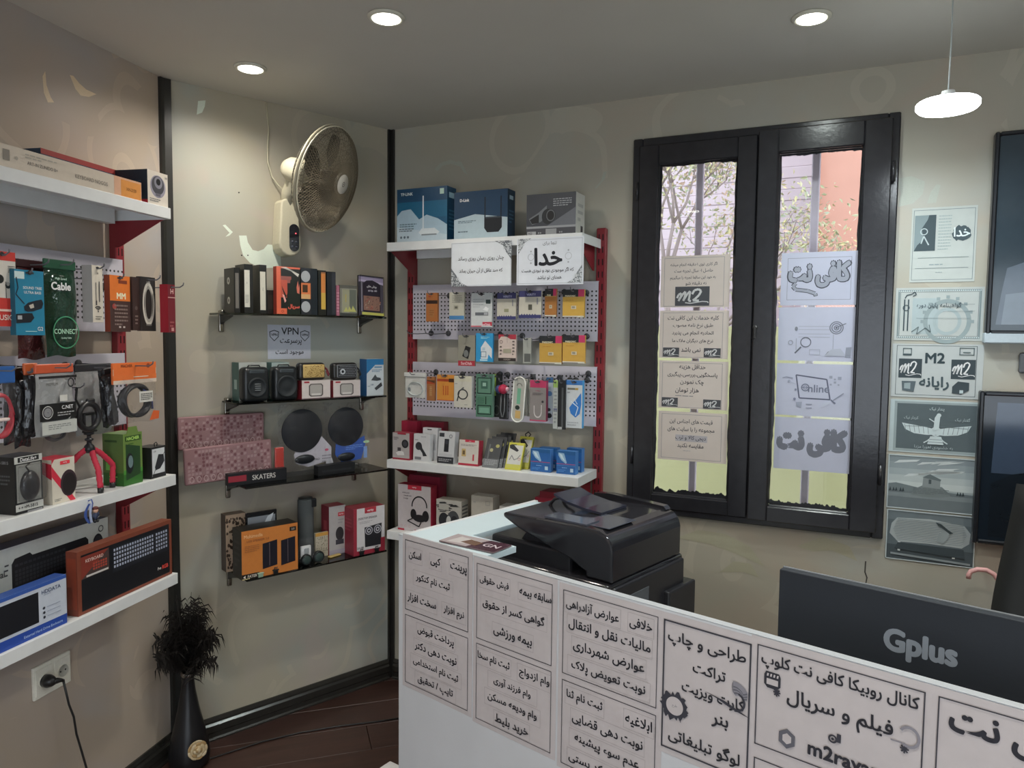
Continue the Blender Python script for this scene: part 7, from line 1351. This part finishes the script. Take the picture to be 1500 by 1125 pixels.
for x in (.04, W_p - .05):
    for y in (.04, D_p - .05): MB().cyl((x, y, 0), .012, .006, BKC, 12).obj('foot', PLAST, pr)
# ================================================================ monitor
mv = -.17; u0, zt_ = at('D', mv, 1142, 833); mw, mh = .545, .335; mo = tag(empty('monitor', 'D', u0 + mw / 2, mv, .7405), 'black computer monitor seen from behind over the counter', 'monitor'); mb_ = zt_ - .7405
MB().rbox(-mw / 2, mw / 2, 0, .022, mb_ - mh, mb_ - .001, C('20242a', 1.3), .002, 2).obj('back_shell', MATTE, mo); MB().rbox(-mw / 2 - .001, mw / 2 + .001, .022, .028, mb_ - mh - .001, mb_ + .0005, C('6c7074', 1.3), .001, 1).obj('rim', METAL, mo)
MB().box(-mw / 2 + .01, mw / 2 - .01, .0278, .0286, mb_ - mh + .02, mb_ - .01, (.02, .02, .025)).obj('screen', SHINY, mo)
MB().rbox(-.03, .03, -.035, .002, .012, mb_ - mh + .11, C('20242a', 1.3), .006, 2).obj('stand_neck', PLAST, mo); MB().rbox(-.12, .12, -.07, .10, 0, .013, C('20242a', 1.3), .006, 3).obj('stand_base', PLAST, mo)
lu, lz = at('D', mv, 1347, 952); p = Print(mw, mh, .0002, .0003); lx = (lu - (u0 + mw / 2)) / mw + .5; ly = (lz - (zt_ - mh)) / mh; p.text('Gplus', lx, ly + .0, .17, '6f757c', .235, .045); p.obj(mo, 'logo_print', CARD, Matrix.Translation((0, 0, mb_ - mh)))
# ================================================================ office chair behind the counter
ch = tag(empty('office_chair', 'C', 2.64, .57, 0, R(160)), 'black leather office chair with tall padded back at the photo edge', 'chair')
LE = plain('black_leather', (.022, .024, .024), .42, .25, 18, .3, 90)
b = MB()
def backf(s, t, sg):
    w = .24 * (1 - .16 * t ** 3) * (1 - .05 * cos(2 * pi * t)); x = (s - .5) * 2 * w; e = max(0, 1 - (2 * s - 1) ** 4) ** .5 * min(1, (12 * min(t, 1 - t)) ** .5)
    return (x, .22 + .05 * t - .04 * sin(pi * t) + (.045 * e if sg > 0 else -.05 * e), .50 + .81 * t)
for sg in (1, -1): b.grid(lambda s, t, sg=sg: backf(s, t, sg), 16, 24, (.02, .02, .02))
b.obj('backrest', LE, ch)
MB().rbox(-.26, .26, -.27, .24, .42, .52, (.02, .02, .02), .045, 5).obj('seat', LE, ch); MB().cyl((0, 0, .10), .028, .33, (.03, .03, .03), 16).obj('gas_column', METAL, ch)
for s in (-1, 1): MB().tube([(s * .27, -.05, .47), (s * .31, -.06, .62), (s * .31, -.10, .68), (s * .31, .10, .69), (s * .27, .20, .60)], .022, (.02, .02, .02), 8).obj('armrest', PLAST, ch)
for k in range(5):
    a = 2 * pi * k / 5; lg = MB().tube([(0, 0, .11), (.15 * cos(a), .15 * sin(a), .10), (.30 * cos(a), .30 * sin(a), .065)], [.03, .024, .018], (.02, .02, .02), 8).obj('leg', PLAST, ch); MB().cyl((.30 * cos(a) - .011, .30 * sin(a), .028), .027, .022, (.02, .02, .02), 14, 'x').obj('caster', PLAST, lg)
# pink handle by the chair
pts = [];  
for px, py, v in ((1419, 842, .13), (1422, 837, .13), (1432, 834, .13), (1445, 835, .13), (1456, 841, .13), (1466, 856, .13), (1470, 885, .13)): a, zz = at('C', v, px, py); pts.append((a, zz))
o = tag(empty('pink_basket', 'C', pts[3][0] + .05, .13, 0), 'pink plastic basket whose curved handle shows beside the chair', 'basket')
x0 = pts[3][0] + .05; q = [(a - x0, 0, zz) for a, zz in pts]; MB().tube([(q[0][0] - .0, .0, q[0][2] - .012)] + q, .0075, C('b58a88', 1.7), 10).obj('handle', MATTE, o)
zl_ = q[-1][2]; MB().lathe([(.075, zl_ - .26), (.098, zl_ - .01), (.102, zl_), (.096, zl_), (.072, zl_ - .25)], C('b58a88', 1.6), 28, Matrix.Translation((q[-1][0] + .075, .0, 0))).obj('bowl', MATTE, o)
sc2 = MB().rbox(-.12, .12, 0, .21, .02, zl_ - .263, C('6b6258'), .004, 1).obj('side_cabinet', MATTE); place(sc2, 'C', x0 + q[-1][0] + .035, .235, 0); tag(sc2, 'low side cabinet under the pink basket, hidden by the monitor', 'cabinet'); MB().rbox(-.11, .11, -.012, 0, .04, zl_ - .29, C('776d62'), .003, 1).obj('door', MATTE, sc2)
# ================================================================ black vase with feathers in the corner
va = tag(empty('vase', loc=(-1.225, 2.735, 0)), 'tall black vase with a gold rose at its foot in the corner', 'vase')
MB().lathe([(.001, 0), (.055, 0), (.072, .012), (.075, .045), (.070, .085), (.056, .15), (.038, .23), (.026, .30), (.022, .345), (.024, .36), (.020, .362)], (.012, .012, .014), 36).obj('body', PLAST, va)
b = MB(); c0 = Vector((.055, -.058, .095)); nrm = Vector((.62, -.78, .12)).normalized(); Qm = Matrix.Translation(c0) @ nrm.to_track_quat('Z', 'Y').to_matrix().to_4x4(); rnd = random.Random(9)
for ring_, (n_, rr_, ln) in enumerate(((9, .026, .017), (7, .018, .014), (5, .010, .010), (3, .004, .008))):
    for k in range(n_):
        a = 2 * pi * k / n_ + ring_ * .5; T_ = Qm @ Matrix.Translation((rr_ * cos(a), rr_ * sin(a), .004 + ring_ * .004)) @ Matrix.Rotation(a, 4, 'Z') @ Matrix.Rotation(-.5 + ring_ * .28, 4, 'Y'); b.ell((0, 0, 0), (ln * .7, ln * .95, .003), C(('a08f70', '8d7550', 'ab9c80')[k % 3], 1.6), 10, 6, T_)
b.obj('gold_rose', METAL, va)
MB().lathe([(.024, .352), (.026, .358), (.026, .368), (.020, .372)], C('8d8a88', 1.5), 20).obj('foil_band', CHROME, va)
fe = tag(empty('feather_bunch', loc=(-1.225, 2.735, .362)), 'bunch of drooping black feathers standing in the corner vase', 'feathers')
rnd = random.Random(21); b = MB(); fcol = (.016, .013, .011)
for k in range(64):
    az = rnd.uniform(0, 2 * pi); sp = rnd.uniform(.03, .125) ; H = rnd.uniform(.08, .33); droop = rnd.uniform(.0, .09); st = []
    if (cos(az) * -.6 + sin(az) * .8) > .2: sp *= .55
    for i in range(9):
        t = i / 8; st.append(Vector((cos(az) * sp * t ** 1.3, sin(az) * sp * t ** 1.3, H * t - droop * t ** 4)))
    b.tube(st, [.0016 * (1 - .7 * i / 8) for i in range(9)], fcol, 4)
    for i in range(26):
        t = .22 + .78 * i / 26; j = min(7, int(t * 8)); f_ = t * 8 - j; p0 = st[j].lerp(st[j + 1], f_); tg = (st[j + 1] - st[j]).normalized()
        sd = tg.cross(Vector((rnd.gauss(0, 1), rnd.gauss(0, 1), rnd.gauss(0, .4)))).normalized()
        for s in (-1, 1):
            Lb = rnd.uniform(.024, .050) * (1.0 if t > .3 else .6); q1_ = p0 + sd * s * Lb * .55 + tg * Lb * .3; q2_ = p0 + sd * s * Lb + tg * Lb * .25 - Vector((0, 0, Lb * .55)); wv = tg * .0030
            b.add([p0 - wv, p0 + wv, q1_ + wv * .9, q1_ - wv * .9, q2_], [(0, 1, 2, 3), (3, 2, 4)], fcol)
tag(b.obj('feather_barbs', attr_mat('feather', .75, .3, 60), fe), kind='stuff')
for k in range(5):
    a = k * 1.3 + .3; MB().tube([(0, 0, -.10), (cos(a) * .006, sin(a) * .006, 0), (cos(a) * .02, sin(a) * .02, .16), (cos(a) * .045, sin(a) * .045, .30)], [.002, .002, .0016, .0008], fcol, 5).obj('quill', MATTE, fe)
bpy.context.view_layer.update()
